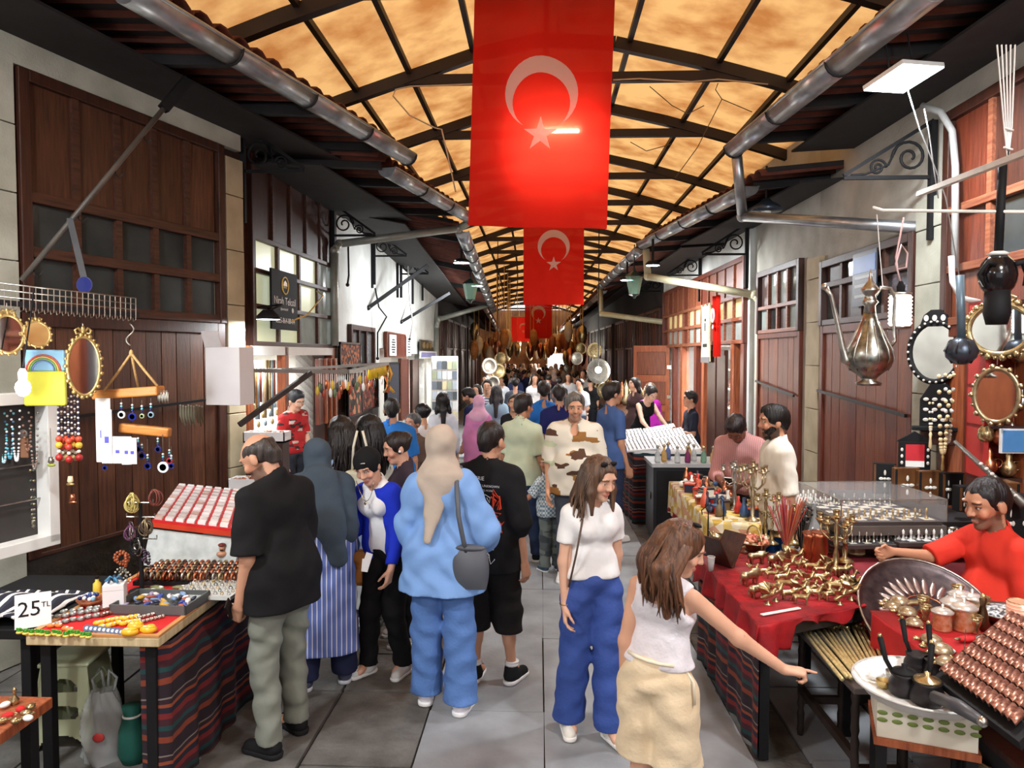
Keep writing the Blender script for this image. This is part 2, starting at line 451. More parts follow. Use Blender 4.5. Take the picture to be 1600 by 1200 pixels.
blocks(TL1,sa-.26,sa-.02,0,4.0,.52,mat('cream_block',(190,176,146),.8,col2=(160,146,118),scale=3),wl,.06)
q=MB();q.box(sa-.25,sb+.62,-.02,.05,4.09,4.30);q.obj('lintel',BLOCK,wl)
TL2=frame((-2.98,10.4,0),(-3.10,7.0,0));wl2=wallseg('wall_left',TL2,3.4,4.9,[(.75,3.0,.1,2.2)],WDARK)
a2=FW(TL2,520,500)[0];b2=FW(TL2,385,400)[0]
winwall(TL2,a2,b2,[(3.35,4.35,'panel',WDARK,5),(3.0,3.35,'pane',[PANEGRN,PANELIT,PANELIT,PANELIT],4),(2.62,3.0,'pane',[PANEGRN,PANELIT,PANELIT,PANELIT],4),(2.22,2.62,'pane',[PANEGRN,PANEGRN,PANELIT,PANELIT],4)],WDARK,WDARKX,.05)
room(TL2,.75,3.0,.1,2.2,1.3,WHITE,wl2,60)
TL3=frame((-2.98,13.2,0),(-2.98,10.4,0));wl3=wallseg('wall_left',TL3,2.8,4.7,[(.35,1.9,1.75,2.55)],PLWHITE)
q=MB();q.box(0,2.8,-.02,.04,0,1.6);q.obj('lower_boarding',WDARK,wl3)
room(TL3,.35,1.9,1.75,2.55,.5,DKBOARD,wl3)
winwall(TL3,.3,1.95,[(1.7,2.6,'pane',[GLASS,PANEDK,GLASS],3)],WDARK,WDARK,.05)
TL4=frame((-3.0,21.4,0),(-2.98,13.2,0));wl4=wallseg('wall_left',TL4,8.2,4.6,[(5.6,7.9,.1,2.25),(2.6,5.0,.1,2.15),(.3,2.2,.1,2.1)],PLWHITE)
for s0,s1,z1,e in((5.6,7.9,2.25,45),(2.6,5.0,2.15,60),(.3,2.2,2.1,60)):room(TL4,s0,s1,.1,z1,.9,WHITE,wl4,e)
def farfront(T,L,H,parent_name,m,seed):
 o=wallseg(parent_name,T,L,H,[],DKBOARD);r2=random.Random(seed);s=.1
 while s<L-1.2:
  wd=r2 .uniform(1.6,2.4);wd=min(wd,L-s-.05)
  winwall(T,s,s+wd,[(2.3,3.3,'panel',m,4),(.25,2.3,'plank',m,6)],WDARK,WDARKX,.06)
  s+=wd+.25
 return o
yb=[(21.4,-3.0),(30,-3.1),(38,-3.3),(47,-3.9)]
for i in range(3):
 (ya,xa),(yc,xc)=yb[i],yb[i+1]
 T=frame((xc,yc,0),(xa,ya,0));farfront(T,(V((xc,yc,0))-V((xa,ya,0))).length,4.4,'wall_left',[WDARK,WDARK,WRED2],i)
TR1=frame((3.2,1.5,0),(3.2,8.65,0));wr=wallseg('wall_right',TR1,7.15,5.1,[],PLASTER)
ra=FW(TR1,1436,500)[0];rb=FW(TR1,1288,500)[0]
winwall(TR1,ra,rb,[(2.86,3.17,'pane',[PANEDK,WDARK,PANEDK,WDARK],4),(2.45,2.86,'pane',[PANEDK,PANEDK,WDARK,PANEDK],4)],WDARK,WDARKX,.06)
d2=winwall(TR1,ra,rb,[(.2,2.45,'plank',[WRED,WRED2,WRED,WRED],9)],WRED2,WREDX,.05,.03,'door',.09)
q=MB();q.bar((ra+.05,.07,1.60),(rb-.02,.07,1.72),.025,.03);q.obj('lock_bar',IRON,d2)
blocks(TR1,rb+.02,rb+.42,0,3.25,.5,mat('cream_block',(190,176,146),.8,col2=(160,146,118),scale=3),wr,.05)
blocks(TR1,ra-.42,ra-.02,0,3.4,.45,BLOCK,wr,.05)
rc=ra-.44
winwall(TR1,.3,rc,[(3.2,4.0,'panel',[WDARK,WRED2],8),(2.75,3.2,'pane',[PANEDK,PANEYEL,PANEDK,WRED2],8),(2.35,2.75,'panel',[WRED2,WRED],8)],WDARK,WREDX,.06)
winwall(TR1,.3,rc,[(.2,2.35,'plank',[WORANGE,WRED,WRED2,WORANGE],20)],WRED2,WREDX,.05,.03,'door',.09)
TR2=frame((3.2,8.65,0),(3.15,11.0,0));wr2=wallseg('wall_right',TR2,2.35,4.9,[],PLASTER)
winwall(TR2,.45,2.1,[(2.75,3.3,'pane',[PANEDK,PANEGRN,PANEGRN,WDARK],4),(2.42,2.75,'pane',[PANEGRN,WDARK,PANEDK,PANEGRN],4)],WDARK,WREDX,.05)
d3=winwall(TR2,.45,2.1,[(.2,2.42,'plank',[WRED2,WRED,WRED2],8)],WRED2,WREDX,.05,.03,'door',.07)
q=MB();q.bar((.55,.07,1.62),(2.05,.07,1.75),.025,.03);q.obj('lock_bar',IRON,d3)
TR3=frame((3.1,11.1,0),(3.0,18.2,0));wr3=wallseg('wall_right',TR3,7.1,4.9,[(.15,6.9,.1,2.3)],PLWHITE)
winwall(TR3,.1,6.9,[(3.0,3.62,'panel',[WRED,WRED2,WRED],12),(2.65,3.0,'pane',[PANEYEL,PANEYEL,PANEYEL,WRED2],12),(2.3,2.65,'pane',[PANEGRN,PANEGRN,PANEGRN,WRED2],12)],WRED2,WREDX,.06)
room(TR3,.15,6.9,.1,2.3,1.2,WHITE,wr3,110)
yb=[(18.3,3.0),(28,2.75),(38,2.5),(47,2.2)]
for i in range(3):
 (ya,xa),(yc,xc)=yb[i],yb[i+1]
 T=frame((xa,ya,0),(xc,yc,0));farfront(T,(V((xc,yc,0))-V((xa,ya,0))).length,4.4,'wall_right',[WDARK,WRED2,WDARK],9+i)
b=MB();b.box(-6,4,47.2,47.5,0,5);tag(b.obj('wall_back',mat('amber_back',(150,100,60),.8,var=.5,scale=1.5)),kind='structure')
# ---------------- eaves, gutters, downpipes ----------------
def lerp(a,b,t):return a+(b-a)*t
def eave(a,b,wa,wb,label,n=None):
 """tiled lean-to roof from the gutter line a-b up to the wall line wa-wb"""
 a,b,wa,wb=V(a),V(b),V(wa),V(wb);L=(b-a).length
 m=MB();m.add([a,b,wb,wa,a+V((0,0,.05)),b+V((0,0,.05)),wb+V((0,0,.05)),wa+V((0,0,.05))],[(0,1,2,3),(7,6,5,4),(0,4,5,1),(1,5,6,2),(2,6,7,3),(3,7,4,0)])
 o=tag(m.obj('eave_roof',DKBOARD),label,'roof',kind='structure')
 n=n or max(4,int(L/.2));sl=(wa-a).normalized()
 for i in range(n):
  t=(i+.5)/n;p=lerp(a,b,t);q=lerp(wa,wb,t);d=(q-p).normalized();u=(b-a).normalized()
  nn=d.cross(u);nn=nn if nn.z>0 else-nn
  k=MB();r=L/n*.5;p0=p-d*.07;vs=[]
  for e in(p0,q):
   for j in range(6):
    th=PI*j/5;vs.append(e+u*r*math.cos(th)+nn*(r*.8*math.sin(th)-.035))
  k.add(vs,[(j,j+1,7+j,6+j)for j in range(5)]);k.obj('roof_tile',TILE,o,True,solid=.014)
 k=MB();lo_=V((0,0,-.14));k.add([lerp(a,wa,.42)+lo_,lerp(b,wb,.42)+lo_,wb+lo_,wa+lo_],[(0,1,2,3)]);k.obj('soffit_board',DKBOARD,o,solid=.02)
 for t in(.08,.36,.64,.92):
  k=MB();k.bar(lerp(a,b,t)+V((0,0,-.06)),lerp(wa,wb,t)+V((0,0,-.06)),.07,.1);k.obj('eave_rafter',DKBOARD,o)
 return o
def gutter(a,b,r,label,seg=1.0,group='roof gutters'):
 a,b=V(a),V(b);d=b-a;L=d.length;u=d.normalized();s=u.cross(V((0,0,1))).normalized();up=s.cross(u)
 root=thing('gutter',label,'gutter',a,group=group);n=max(1,round(L/seg))
 for i in range(n):
  m=MB();vs=[];p0,p1=d*(i/n),d*((i+1)/n)
  for e in(p0,p1):
   for j in range(11):
    th=PI*1.06*(j/10)-PI*.03;vs.append(e-s*r*math.cos(th)-up*r*math.sin(th))
  m.add(vs,[(j,j+1,12+j,11+j)for j in range(10)]);m.obj('gutter_segment',ZINC,root,True,solid=.006)
  m=MB();pts=[p1-s*r*1.05*math.cos(PI*j/8)-up*r*1.05*math.sin(PI*j/8)for j in range(9)]
  m.tube(pts,.011,5);m.obj('joint_ring',IRON,root,True)
 for e in(0,L):
  m=MB();c=u*e;vs=[c]+[c-s*r*math.cos(PI*j/8)-up*r*math.sin(PI*j/8)for j in range(9)]
  m.add(vs,[(0,j,j+1)for j in range(1,9)]);m.obj('end_cap',ZINC,root,solid=.006)
 for sd in(-1,1):
  m=MB();m.tube([s*r*sd,s*r*sd+d],.014,6);m.obj('rim_bead',ZINC,root,True)
 return root
def pipe(pts,r,label,m=PIPE):
 o=V(pts[0]);P=[V(p)-o for p in pts];root=thing('downpipe',label,'pipe',o,group='downpipes')
 for a,b in zip(P,P[1:]):
  q=MB();q.tube([a,b],r,10);q.obj('pipe_length',m,root,True)
 for c in P[1:-1]:
  q=MB();q.ell(c,r*1.18,None,10,6);q.obj('pipe_elbow',m,root,True)
 return root
gl1=(W(196,-20,4.4),W(637,243,7.96));gl2=(W(604,262,8.0),W(733,338,10.9));gl3=(W(722,362,11.1),W(770,482,21.5))
gutter(*gl1,.10,'long zinc gutter over the planked shop with the tall boarded window')
gutter(*gl2,.10,'short zinc gutter just beyond the first on the side of the black sign')
gutter(*gl3,.10,'zinc gutter sloping along the white plaster wall with the street lamps')
gr1=(W(1462,-26,4.3),W(1147,230,7.7));gr2=(W(1172,291,8.3),W(1004,380,12.5));gr3=(W(1000,388,12.8),W(938,447,19.8))
gutter(*gr1,.10,'long zinc gutter above the square lit lamp panel')
gutter(*gr2,.10,'zinc gutter above the row of red wood and yellow panes')
gutter(*gr3,.10,'far zinc gutter beyond the cream downpipe')
def eave_for(g,wx0,wx1,dz,lab):
 a,b=g;s=-1 if a.x<0 else 1
 a2=a+V((.1*s,-.3,.08));b2=b+V((.1*s,.05,.08))
 return eave(a2,b2,(wx0,a2 .y,a.z+dz),(wx1,b2 .y,b.z+dz),lab)
eave_for(gl1,-3.95,-2.9,.12,'tiled eave over the planked shop')
eave_for(gl2,-3.05,-2.95,.14,'tiled eave over the shop with the black sign')
eave_for(gl3,-2.98,-3.02,.4,'tiled eave along the white plaster wall')
eave_for(gr1,3.3,3.25,.14,'tiled eave above the lit lamp panel')
eave_for(gr2,3.2,3.1,.15,'tiled eave above the red wood and yellow panes')
eave_for(gr3,3.1,3.05,.15,'far tiled eave beyond the cream downpipe')
eave((-1.75,21.6,3.72),(-2.6,46,3.5),(-3.05,21.6,4.2),(-3.9,46,4.0),'farthest tiled eave beyond the white wall',60)
eave((1.75,20,3.95),(1.0,46,3.5),(3.0,20,4.4),(2.2,46,4.0),'farthest tiled eave beyond the cream pipes',60)
gutter((-1.7,21.6,3.62),(-2.55,46,3.4),.08,'farthest zinc gutter beyond the white plaster wall',3)
gutter((1.7,20,3.86),(.95,46,3.4),.08,'farthest zinc gutter beyond the hanging goods',3)
x,z=FW(TL3,523,384);wp=TL3@V((2.75,.1,0))
e=gl2[1]
pipe([e+V((-.02,0,-.1)),W(716,357,10.95),W(530,381,10.3),W(522,392,10.2),W(523,540,10.2)],.055,'grey downpipe running from the short gutter to the white wall')
e=gl3[1]
pipe([e+V((0,0,-.08)),W(768,475,21),W(685,499,20.6),W(682,510,20.6),W(682,630,20.6)],.07,'pale green downpipe at the end of the white wall')
e=gr1[1]
pipe([e+V((.03,0,-.1)),W(1160,338,8.1),W(1452,357,6.35),W(1453,368,6.35),W(1453,640,6.35)],.055,'grey downpipe crossing to the pale block pier',ZINC)
e=gr2[1]
CREAM=mat('cream_pipe_paint',(188,182,150),.5,.1,var=.12)
pipe([e+V((.06,0,-.1)),W(1012,432,12.5),W(1180,461,10.95),W(1187,470,10.9),W(1187,770,10.9)],.06,'cream downpipe beside the red wood shop',CREAM)
e=gr3[1]
pipe([e+V((.0,0,-.08)),W(939,490,19.6),W(1042,504,18.2),W(1043,510,18.2),W(1043,700,18.2)],.07,'cream downpipe beside the open orange door',CREAM)
# ---------------- organic shapes: signed distance fields turned into one continuous skin ----------------
class Field:
 def __init__(s,lo,hi,h):
  s.h=h;s.lo=np.array(lo,np.float32);n=np.ceil((np.array(hi)-s.lo)/h).astype(int)+1
  s.n=n;s.d=np.full(tuple(n),.2,np.float32)
  s.ax=[s.lo[i]+h*np.arange(n[i],dtype=np.float32)for i in range(3)]
 def win(s,lo,hi):
  i0=np.maximum(0,np.floor((np.array(lo)-s.lo)/s.h).astype(int));i1=np.minimum(s.n,np.ceil((np.array(hi)-s.lo)/s.h).astype(int)+1)
  if(i1<=i0).any():return None
  sl=tuple(slice(a,b)for a,b in zip(i0,i1))
  g=[s.ax[i][i0[i]:i1[i]].reshape([-1 if j==i else 1 for j in range(3)])for i in range(3)]
  return sl,g
 def mix(s,w,p,k,op):
  sl=w[0];d=s.d[sl]
  if op=='u':
   if k>0:
    hh=np.clip(.5+.5*(d-p)/k,0,1);s.d[sl]=d*(1-hh)+p*hh-k*hh*(1-hh)
   else:s.d[sl]=np.minimum(d,p)
  else:
   if k>0:
    hh=np.clip(.5-.5*(d+p)/k,0,1);s.d[sl]=d*(1-hh)-p*hh+k*hh*(1-hh)
   else:s.d[sl]=np.maximum(d,-p)
 def cone(s,a,b,ra,rb,k=.02,flat=None,op='u',sq=False):
  """tapered limb a-b; flat = (axis, factor) squeezes the section along that axis"""
  a,b=np.array(a,np.float32),np.array(b,np.float32);m=max(ra,rb)*1.15+k+2*s.h
  w=s.win(np.minimum(a,b)-m,np.maximum(a,b)+m)
  if w is None:return
  X,Y,Z=w[1];ab=b-a;L=max(1e-9,float(ab@ab))
  px,py,pz=X-a[0],Y-a[1],Z-a[2]
  t=np.clip((px*ab[0]+py*ab[1]+pz*ab[2])/L,0,1)
  dx,dy,dz=px-ab[0]*t,py-ab[1]*t,pz-ab[2]*t
  q=dx*dx+dy*dy+dz*dz
  if flat is not None:
   ax,f=flat;e=dx*ax[0]+dy*ax[1]+dz*ax[2];q=q+e*e*(1/f/f-1)
  r=ra+(rb-ra)*t;d=np.sqrt(q)-r
  if flat is not None:d=d*(.5+.5*flat[1])
  if sq:d=np.maximum(d,((px*ab[0]+py*ab[1]+pz*ab[2])/L-1)*math.sqrt(L))
  s.mix(w,d.astype(np.float32),k,op)
 def ell(s,c,r,Rm=None,k=.02,op='u'):
  c=np.array(c,np.float32);r=np.array(r,np.float32)*np.ones(3,np.float32);m=r.max()+k+2*s.h
  w=s.win(c-m,c+m)
  if w is None:return
  X,Y,Z=w[1];p=[X-c[0],Y-c[1],Z-c[2]]
  if Rm is not None:
   A=np.array(Rm.transposed(),np.float32);p=[A[i][0]*p[0]+A[i][1]*p[1]+A[i][2]*p[2]for i in range(3)]
  k0=np.sqrt(sum((p[i]/r[i])**2 for i in range(3)));k1=np.sqrt(sum((p[i]/r[i]**2)**2 for i in range(3)))
  s.mix(w,(k0*(k0-1)/np.maximum(k1,1e-6)).astype(np.float32),k,op)
 def cut(s,n,c,k=.004):
  g=[s.ax[i].reshape([-1 if j==i else 1 for j in range(3)])for i in range(3)]
  p=n[0]*g[0]+n[1]*g[1]+n[2]*g[2]-c
  s.d=np.maximum(s.d,p.astype(np.float32))
 def fold(s,amp,fx,fz,seed=0):
  X,Y,Z=[s.ax[i].reshape([-1 if j==i else 1 for j in range(3)])for i in range(3)]
  s.d=s.d+amp*(np.sin(X*fx+1.7*np.sin(Z*fz+seed)+seed)*np.sin(Y*fx*.9+1.3*np.sin(Z*fz*1.3+seed*2))+.6*np.sin(Z*fz*2.1+3*np.sin(X*fx*.5+seed)+Y*fx*.4)).astype(np.float32)
 def shell(s,t):s.d=np.abs(s.d+t/2)-t/2
 def mesh(s):
  d=s.d;S=d<0
  for ax in range(3):
   sl=[slice(None)]*3;sl[ax]=0;S[tuple(sl)]=False;d[tuple(sl)]=np.abs(d[tuple(sl)])+1e-4
   sl[ax]=-1;S[tuple(sl)]=False;d[tuple(sl)]=np.abs(d[tuple(sl)])+1e-4
  c=sum(S[i:S.shape[0]-1+i,j:S.shape[1]-1+j,k:S.shape[2]-1+k].astype(np.int8)for i in(0,1)for j in(0,1)for k in(0,1))
  act=np.argwhere((c>0)&(c<8))
  if len(act)==0:return np.zeros((0,3)),np.zeros((0,4),int)
  idx=np.full(c.shape,-1,np.int32);idx[tuple(act.T)]=np.arange(len(act))
  acc=np.zeros((len(act),3));cnt=np.zeros(len(act));cs=[(i,j,k)for i in(0,1)for j in(0,1)for k in(0,1)]
  val={q:d[act[:,0]+q[0],act[:,1]+q[1],act[:,2]+q[2]]for q in cs}
  for q in cs:
   for ax in range(3):
    if q[ax]:continue
    r=list(q);r[ax]=1;r=tuple(r);a,b=val[q],val[r];mk=(a<0)!=(b<0)
    t=np.where(mk,a/np.where(mk,a-b,1),0)
    for e in range(3):acc[:,e]+=np.where(mk,q[e]+(t if e==ax else 0),0)
    cnt+=mk
  vs=s.lo+s.h*(act+acc/np.maximum(cnt,1)[:,None])
  fs=[]
  for ax in range(3):
   u,v=(ax+1)%3,(ax+2)%3
   A=S[tuple(slice(0,-1)if e==ax else slice(1,-1)for e in range(3))];B=S[tuple(slice(1,None)if e==ax else slice(1,-1)for e in range(3))]
   e=np.argwhere(A!=B)
   if len(e)==0:continue
   fl=A[tuple(e.T)];e[:,u]+=1;e[:,v]+=1
   def at(du,dv):
    q=e.copy();q[:,u]+=du;q[:,v]+=dv;return idx[tuple(q.T)]
   quad=np.stack([at(-1,-1),at(0,-1),at(0,0),at(-1,0)],1);quad[~fl]=quad[~fl][:,::-1];fs.append(quad)
  return vs,np.concatenate(fs)
def cluster(vs,fs,keep,g):
 """merge vertices outside the KEEP mask onto a coarser grid"""
 key=np.floor(vs/g).astype(np.int64)+2048;kk=(key[:,0]*4096+key[:,1])*4096+key[:,2]
 kk=np.where(keep,np.arange(len(vs))+(1<<52),kk)
 u,inv=np.unique(kk,return_inverse=True);cnt=np.bincount(inv)
 nv=np.stack([np.bincount(inv,vs[:,i])/cnt for i in range(3)],1);f=inv[fs]
 tri=np.concatenate([f[:,[0,1,2]],f[:,[0,2,3]]])
 ok=(tri[:,0]!=tri[:,1])&(tri[:,1]!=tri[:,2])&(tri[:,0]!=tri[:,2])
 return nv,tri[ok]
def npmesh(name,vs,fs,m,parent=None,col=None):
 me=bpy.data.meshes.new(name);k=fs.shape[1]if len(fs)else 3
 me.vertices.add(len(vs));me.vertices.foreach_set('co',np.asarray(vs,np.float32).ravel())
 me.loops.add(fs.size);me.loops.foreach_set('vertex_index',fs.astype(np.int32).ravel())
 me.polygons.add(len(fs));me.polygons.foreach_set('loop_start',np.arange(0,fs.size,k,dtype=np.int32))
 me.polygons.foreach_set('use_smooth',np.ones(len(fs),bool));me.update(calc_edges=True);me.validate()
 if col is not None:
  at=me.color_attributes.new('Col','FLOAT_COLOR','POINT');at.data.foreach_set('color',np.concatenate([col,np.ones((len(col),1))],1).astype(np.float32).ravel())
 me.materials.append(m);o=bpy.data.objects.new(name,me);COL.objects.link(o)
 if parent:o.parent=parent
 return o
SKIN=vcol_mat('skin',.48)
HAIRM={}
def hairmat(c):
 if c not in HAIRM:
  HAIRM[c]=mat('hair_%d_%d_%d'%c,c,.38,col2=tuple(x*.45 for x in c),scale=9,stretch=(6,6,.5),bump=.5,bscale=14,spec=.4)
 return HAIRM[c]
CLOTHM={}
def clothmat(c):
 if not isinstance(c,tuple):return c
 if c not in CLOTHM:CLOTHM[c]=mat('cloth_%d_%d_%d'%c,c,.85,var=.07,scale=7,bump=.12,bscale=25,spec=.2)
 return CLOTHM[c]
def nrm(v):v=V(v);return v.normalized()
def person(label,px,Y,H=1.7,rz=0,x=None,z0=0.0,fem=False,bulk=1.0,skin=(206,158,128),hair=None,top=None,bottom=None,head=(0,0,0),lean=(0,0,0),arms=None,legs=None,shoes=(235,235,232),beard=None,res=None,hs=1.0,group=None,sit=0,hands=(.5,.5),extra=None,socks=None,handres=False,face=True):
 """One clothed figure. rz = 0 looks up the street away from the viewer, 180 looks at the viewer.
    arms = ((upper dir, fore dir), (same)) as (out, forward, up); legs = ((out, fwd) of knee, (out, fwd) of ankle) per side, in metres."""
 if x is None:x=W(px,600,Y).x
 s=H/1.7;h=res or min(.03,max(.0065,.0017*Y));hb=h
 fh=h*1.25
 pel=V((0,0,.53*H));Rm=Euler((-lean[0],lean[1],lean[2]),'ZXY').to_matrix()if len(lean)>2 else Euler((-lean[0],lean[1],0)).to_matrix()
 def up(p):return pel+Rm@(V(p)-pel)
 wsh=(.172 if fem else .195)*s*(1+.35*(bulk-1));whp=.088*s
 sh=[up((sd*(wsh-.034*s),-.005*s,.787*H))for sd in(-1,1)]
 neck=up((0,-.005*s,.845*H));hc0=up((0,.02*s,.845*H));
 HR=Rm@Euler((-head[0],head[2]if len(head)>2 else 0,head[1]),'XYZ').to_matrix()if False else Rm@(MX.Rotation(head[1],3,'Z')@MX.Rotation(-head[0],3,'X')@MX.Rotation(head[2]if len(head)>2 else 0,3,'Y'))
 S=s*hs if hs!=1 else s
 hc=neck+HR@V((0,.022*S,.125*S))
 def hp(p):return hc+HR@(V(p)*S)
 arms=arms or(((.16,.02,-1),(.06,.22,-1)),((.16,.02,-1),(.06,.22,-1)))
 el,wr,hd,pm=[],[],[],[]
 for i,sd in enumerate((-1,1)):
  ua,fa=arms[i][0],arms[i][1]
  d1=nrm((ua[0]*sd,ua[1],ua[2]));d2=nrm((fa[0]*sd,fa[1],fa[2]))
  e=sh[i]+d1*.172*H*(.97 if fem else 1.0);w_=e+d2*.148*H
  dh=arms[i][2]if len(arms[i])>2 else None
  dd=nrm((dh[0]*sd,dh[1],dh[2]))if dh else nrm(d2*1.0+V((0,.12,-.25)))
  el.append(e);wr.append(w_);hd.append(dd);pm.append(arms[i][3]if len(arms[i])>3 else None)
 legs=legs or(((.0,.01),(.01,0)),((.0,.01),(.01,0)))
 hip,kn,an=[],[],[]
 for i,sd in enumerate((-1,1)):
  q=V((sd*whp,0,.50*H));(ko,kf),(ao,af)=legs[i][0][:2],legs[i][1][:2];az=legs[i][1][2]if len(legs[i][1])>2 else 0
  hip.append(q);kn.append(V((sd*(whp+ko),kf,.282*H)));an.append(V((sd*(whp+ao),af,.048*H+az)))
  if sit:kn[-1]=q+V((sd*.06,.24*H,-.02));an[-1]=kn[-1]+V((0,.02,-.24*H))
 if sit:z0=sit-.46*H
 allp=sh+el+wr+hip+kn+an+[hc]
 lo=np.array([min(p[i]for p in allp)for i in range(3)])-.24*s;hi=np.array([max(p[i]for p in allp)for i in range(3)])+.24*s
 lo[2]=-.02
 fx_=Rm@V((0,1,0))
 bf=tuple(fx_)
 def torso(f,g,k=.05):
  B=bulk;W_=wsh/.195
  cw=(.092 if fem else .104)*s;fl=(bf,.74 if not fem else .78)
  f.cone(up((-.062*W_,.0,.745*H)),up((.062*W_,.0,.745*H)),cw*B+g,cw*B+g,k,fl)
  f.cone(up((-.10*W_*s,-.005,.770*H)),up((.10*W_*s,-.005,.770*H)),.066*s+g,.066*s+g,k,(bf,.85))
  for sd in(-1,1):f.cone(up((sd*.030*s,-.012*s,.826*H)),up((sd*.125*W_*s,-.008*s,.795*H)),.036*s+g*.7,.036*s+g*.7,.03)
  f.cone(up((-.045,.0,.64*H)),up((.045,.0,.64*H)),(.078 if fem else .095)*s*B+g,(.078 if fem else .095)*s*B+g,k,(bf,.82))
  f.cone(up((-.06*s,-.005,.56*H)),up((.06*s,-.005,.56*H)),(.104 if fem else .1)*s*B+g,(.104 if fem else .1)*s*B+g,k,(bf,.86))
  if fem:
   for sd in(-1,1):f.ell(up((sd*.062*s,.068*s,.738*H)),(.042*s+g*.8,.038*s+g*.8,.048*s+g*.8),None,.045)
  if B>1.08:f.ell(up((0,.05*s*B,.62*H)),(.12*s*B+g,.085*s*B+g,.11*s+g),None,.05)
 def arm(f,i,g,t=1.0,k=.02,fl=1.0,sq=False):
  f.cone(sh[i],el[i]if t>=.5 else sh[i].lerp(el[i],t*2),.047*s*(.9 if fem else 1.05)+g*.7,(.036 if t>=.5 else .041)*s+g*fl,k,None,'u',sq and t<=.5)
  if t>.5:f.cone(el[i],el[i].lerp(wr[i],(t-.5)*2),.037*s+g*fl,(.024+.012*(1-(t-.5)*2))*s+g*fl,k,None,'u',sq)
 def leg(f,i,g,t=1.0,k=.03,kg=None,ag=None):
  kg=g if kg is None else kg;ag=g if ag is None else ag
  f.cone(hip[i],kn[i],.082*s*(.6+.4*bulk)+g,.054*s+kg,k)
  if t>.5:f.cone(kn[i],kn[i].lerp(an[i],(t-.5)*2),.056*s+kg,.036*s+ag,k);
  if t>.5 and ag<.02:f.cone(kn[i].lerp(an[i],.12),kn[i].lerp(an[i],.5),.054*s+kg,.046*s+kg,k)
 f=Field(lo,hi,hb)
 torso(f,-.012)
 for i in(0,1):
  arm(f,i,0);leg(f,i,-.008)
  f.cone(an[i],an[i]+V((0,.10*s,-.035*s)),.036*s,.026*s,.02)
 f.cone(up((0,-.01*s,.80*H)),hp((0,-.02,-.06)),.058*s,.05*s,.03)
 f.ell(hp((0,-.012,.035)),(.076*S,.096*S,.088*S),HR,0.01)
 f.cone(hp((0,.03,.02)),hp((0,.045,-.07)),.066*S,.042*S,.03,(tuple(HR@V((1,0,0))),.95))
 f.ell(hp((0,.068,-.094)),(.026*S,.024*S,.02*S),HR,.02)
 if face:
  for sd in(-1,1):
   f.ell(hp((sd*.078,-.008,-.008)),(.012*S,.022*S,.034*S),HR,.006)
   f.ell(hp((sd*.033,.098,.012)),(.021*S,.016*S,.015*S),HR,.014,'d')
   f.ell(hp((sd*.032,.078,.011)),.0135*S,None,.003)
   f.ell(hp((sd*.032,.085,.037)),(.024*S,.013*S,.007*S),HR,.012)
   f.ell(hp((sd*.042,.07,-.025)),(.022*S,.02*S,.022*S),HR,.02)
  f.cone(hp((0,.088,.020)),hp((0,.111,-.020)),.008*S,.0115*S,.012)
  for sd in(-1,1):f.ell(hp((sd*.012,0.100,-.024)),.0085*S,None,.006)
  f.ell(hp((0,.088,-.057)),(.023*S,.014*S,.0065*S),HR,.006);f.ell(hp((0,.086,-.068)),(.02*S,.013*S,.0075*S),HR,.005)
 kd=min(.012,.012*s)
 fr=max(.0078*s,h*.75)
 tips=[]
 for i,sd in enumerate((-1,1)):
  u=hd[i];n=V(pm[i])if pm[i]else V((-sd,.25,0));n=V((n[0],n[1],n[2]));n=(n-u*n.dot(u)).normalized();v=u.cross(n)*1.0
  v=v if(v.dot(V((0,1,.3)))>0 or pm[i])else-v
  if pm[i]and len(arms[i])>4:v=v*arms[i][4]
  w0=wr[i];cur=hands[i];pt=isinstance(cur,str)
  c0=.5 if pt else cur
  for q,(o,L,kl)in enumerate(((.031,.070,.088),(.011,.080,.092),(-.010,.074,.088),(-.029,.058,.080))):
   kn0=w0+(u*kl+v*o)*s
   f.cone(w0+(v*o*.55+u*.012)*s,kn0,.0155*s,.0125*s,.012)
   c=(0.05 if q==0 else 1.25)if pt else c0*(.8+.1*q)
   p=kn0;ang=c*.6
   for sg,(ll,aa)in enumerate(((.46,.9),(.30,1.0),(.24,.7))):
    ang+=c*aa*(.35 if sg==0 else 1);d=u*math.cos(ang)+n*math.sin(ang);p2=p+d*(L*ll*s)
    f.cone(p,p2,fr*(1.06-.06*sg),fr*(1-.08*sg),.004);p=p2
   tips.append(p)
  t0=w0+(u*.022+v*.022)*s;t1=t0+(u*.62+v*.62+n*.45)*.040*s;t2=t1+(u*.85+v*.25+n*(.35+.3*c0))*.032*s;t3=t2+(u*.9-v*.05+n*(.3+.5*c0))*.024*s
  f.cone(w0+u*.01*s,t1,.016*s,.0125*s,.012);f.cone(t1,t2,fr*1.2,fr*1.1,.005);f.cone(t2,t3,fr*1.1,fr*.9,.004)
 vs,fs=f.mesh()
 P=vs-np.array(hc);A=np.array(HR);q=P@A/S
 hm=(q[:,2]>-.13)&(np.linalg.norm(q,axis=1)<.16)
 wm=np.zeros(len(vs),bool)
 for i in(0,1):wm|=np.linalg.norm(vs-np.array(wr[i]+hd[i]*.07),axis=1)<.13*s
 sk=np.array(lin(skin));col=np.tile(sk,(len(vs),1))*(1+.05*np.sin(vs[:,:1]*40)*np.sin(vs[:,2:3]*37))
 def paint(mask,c,a=1.0):col[mask]=col[mask]*(1-a)+np.array(lin(c))*a
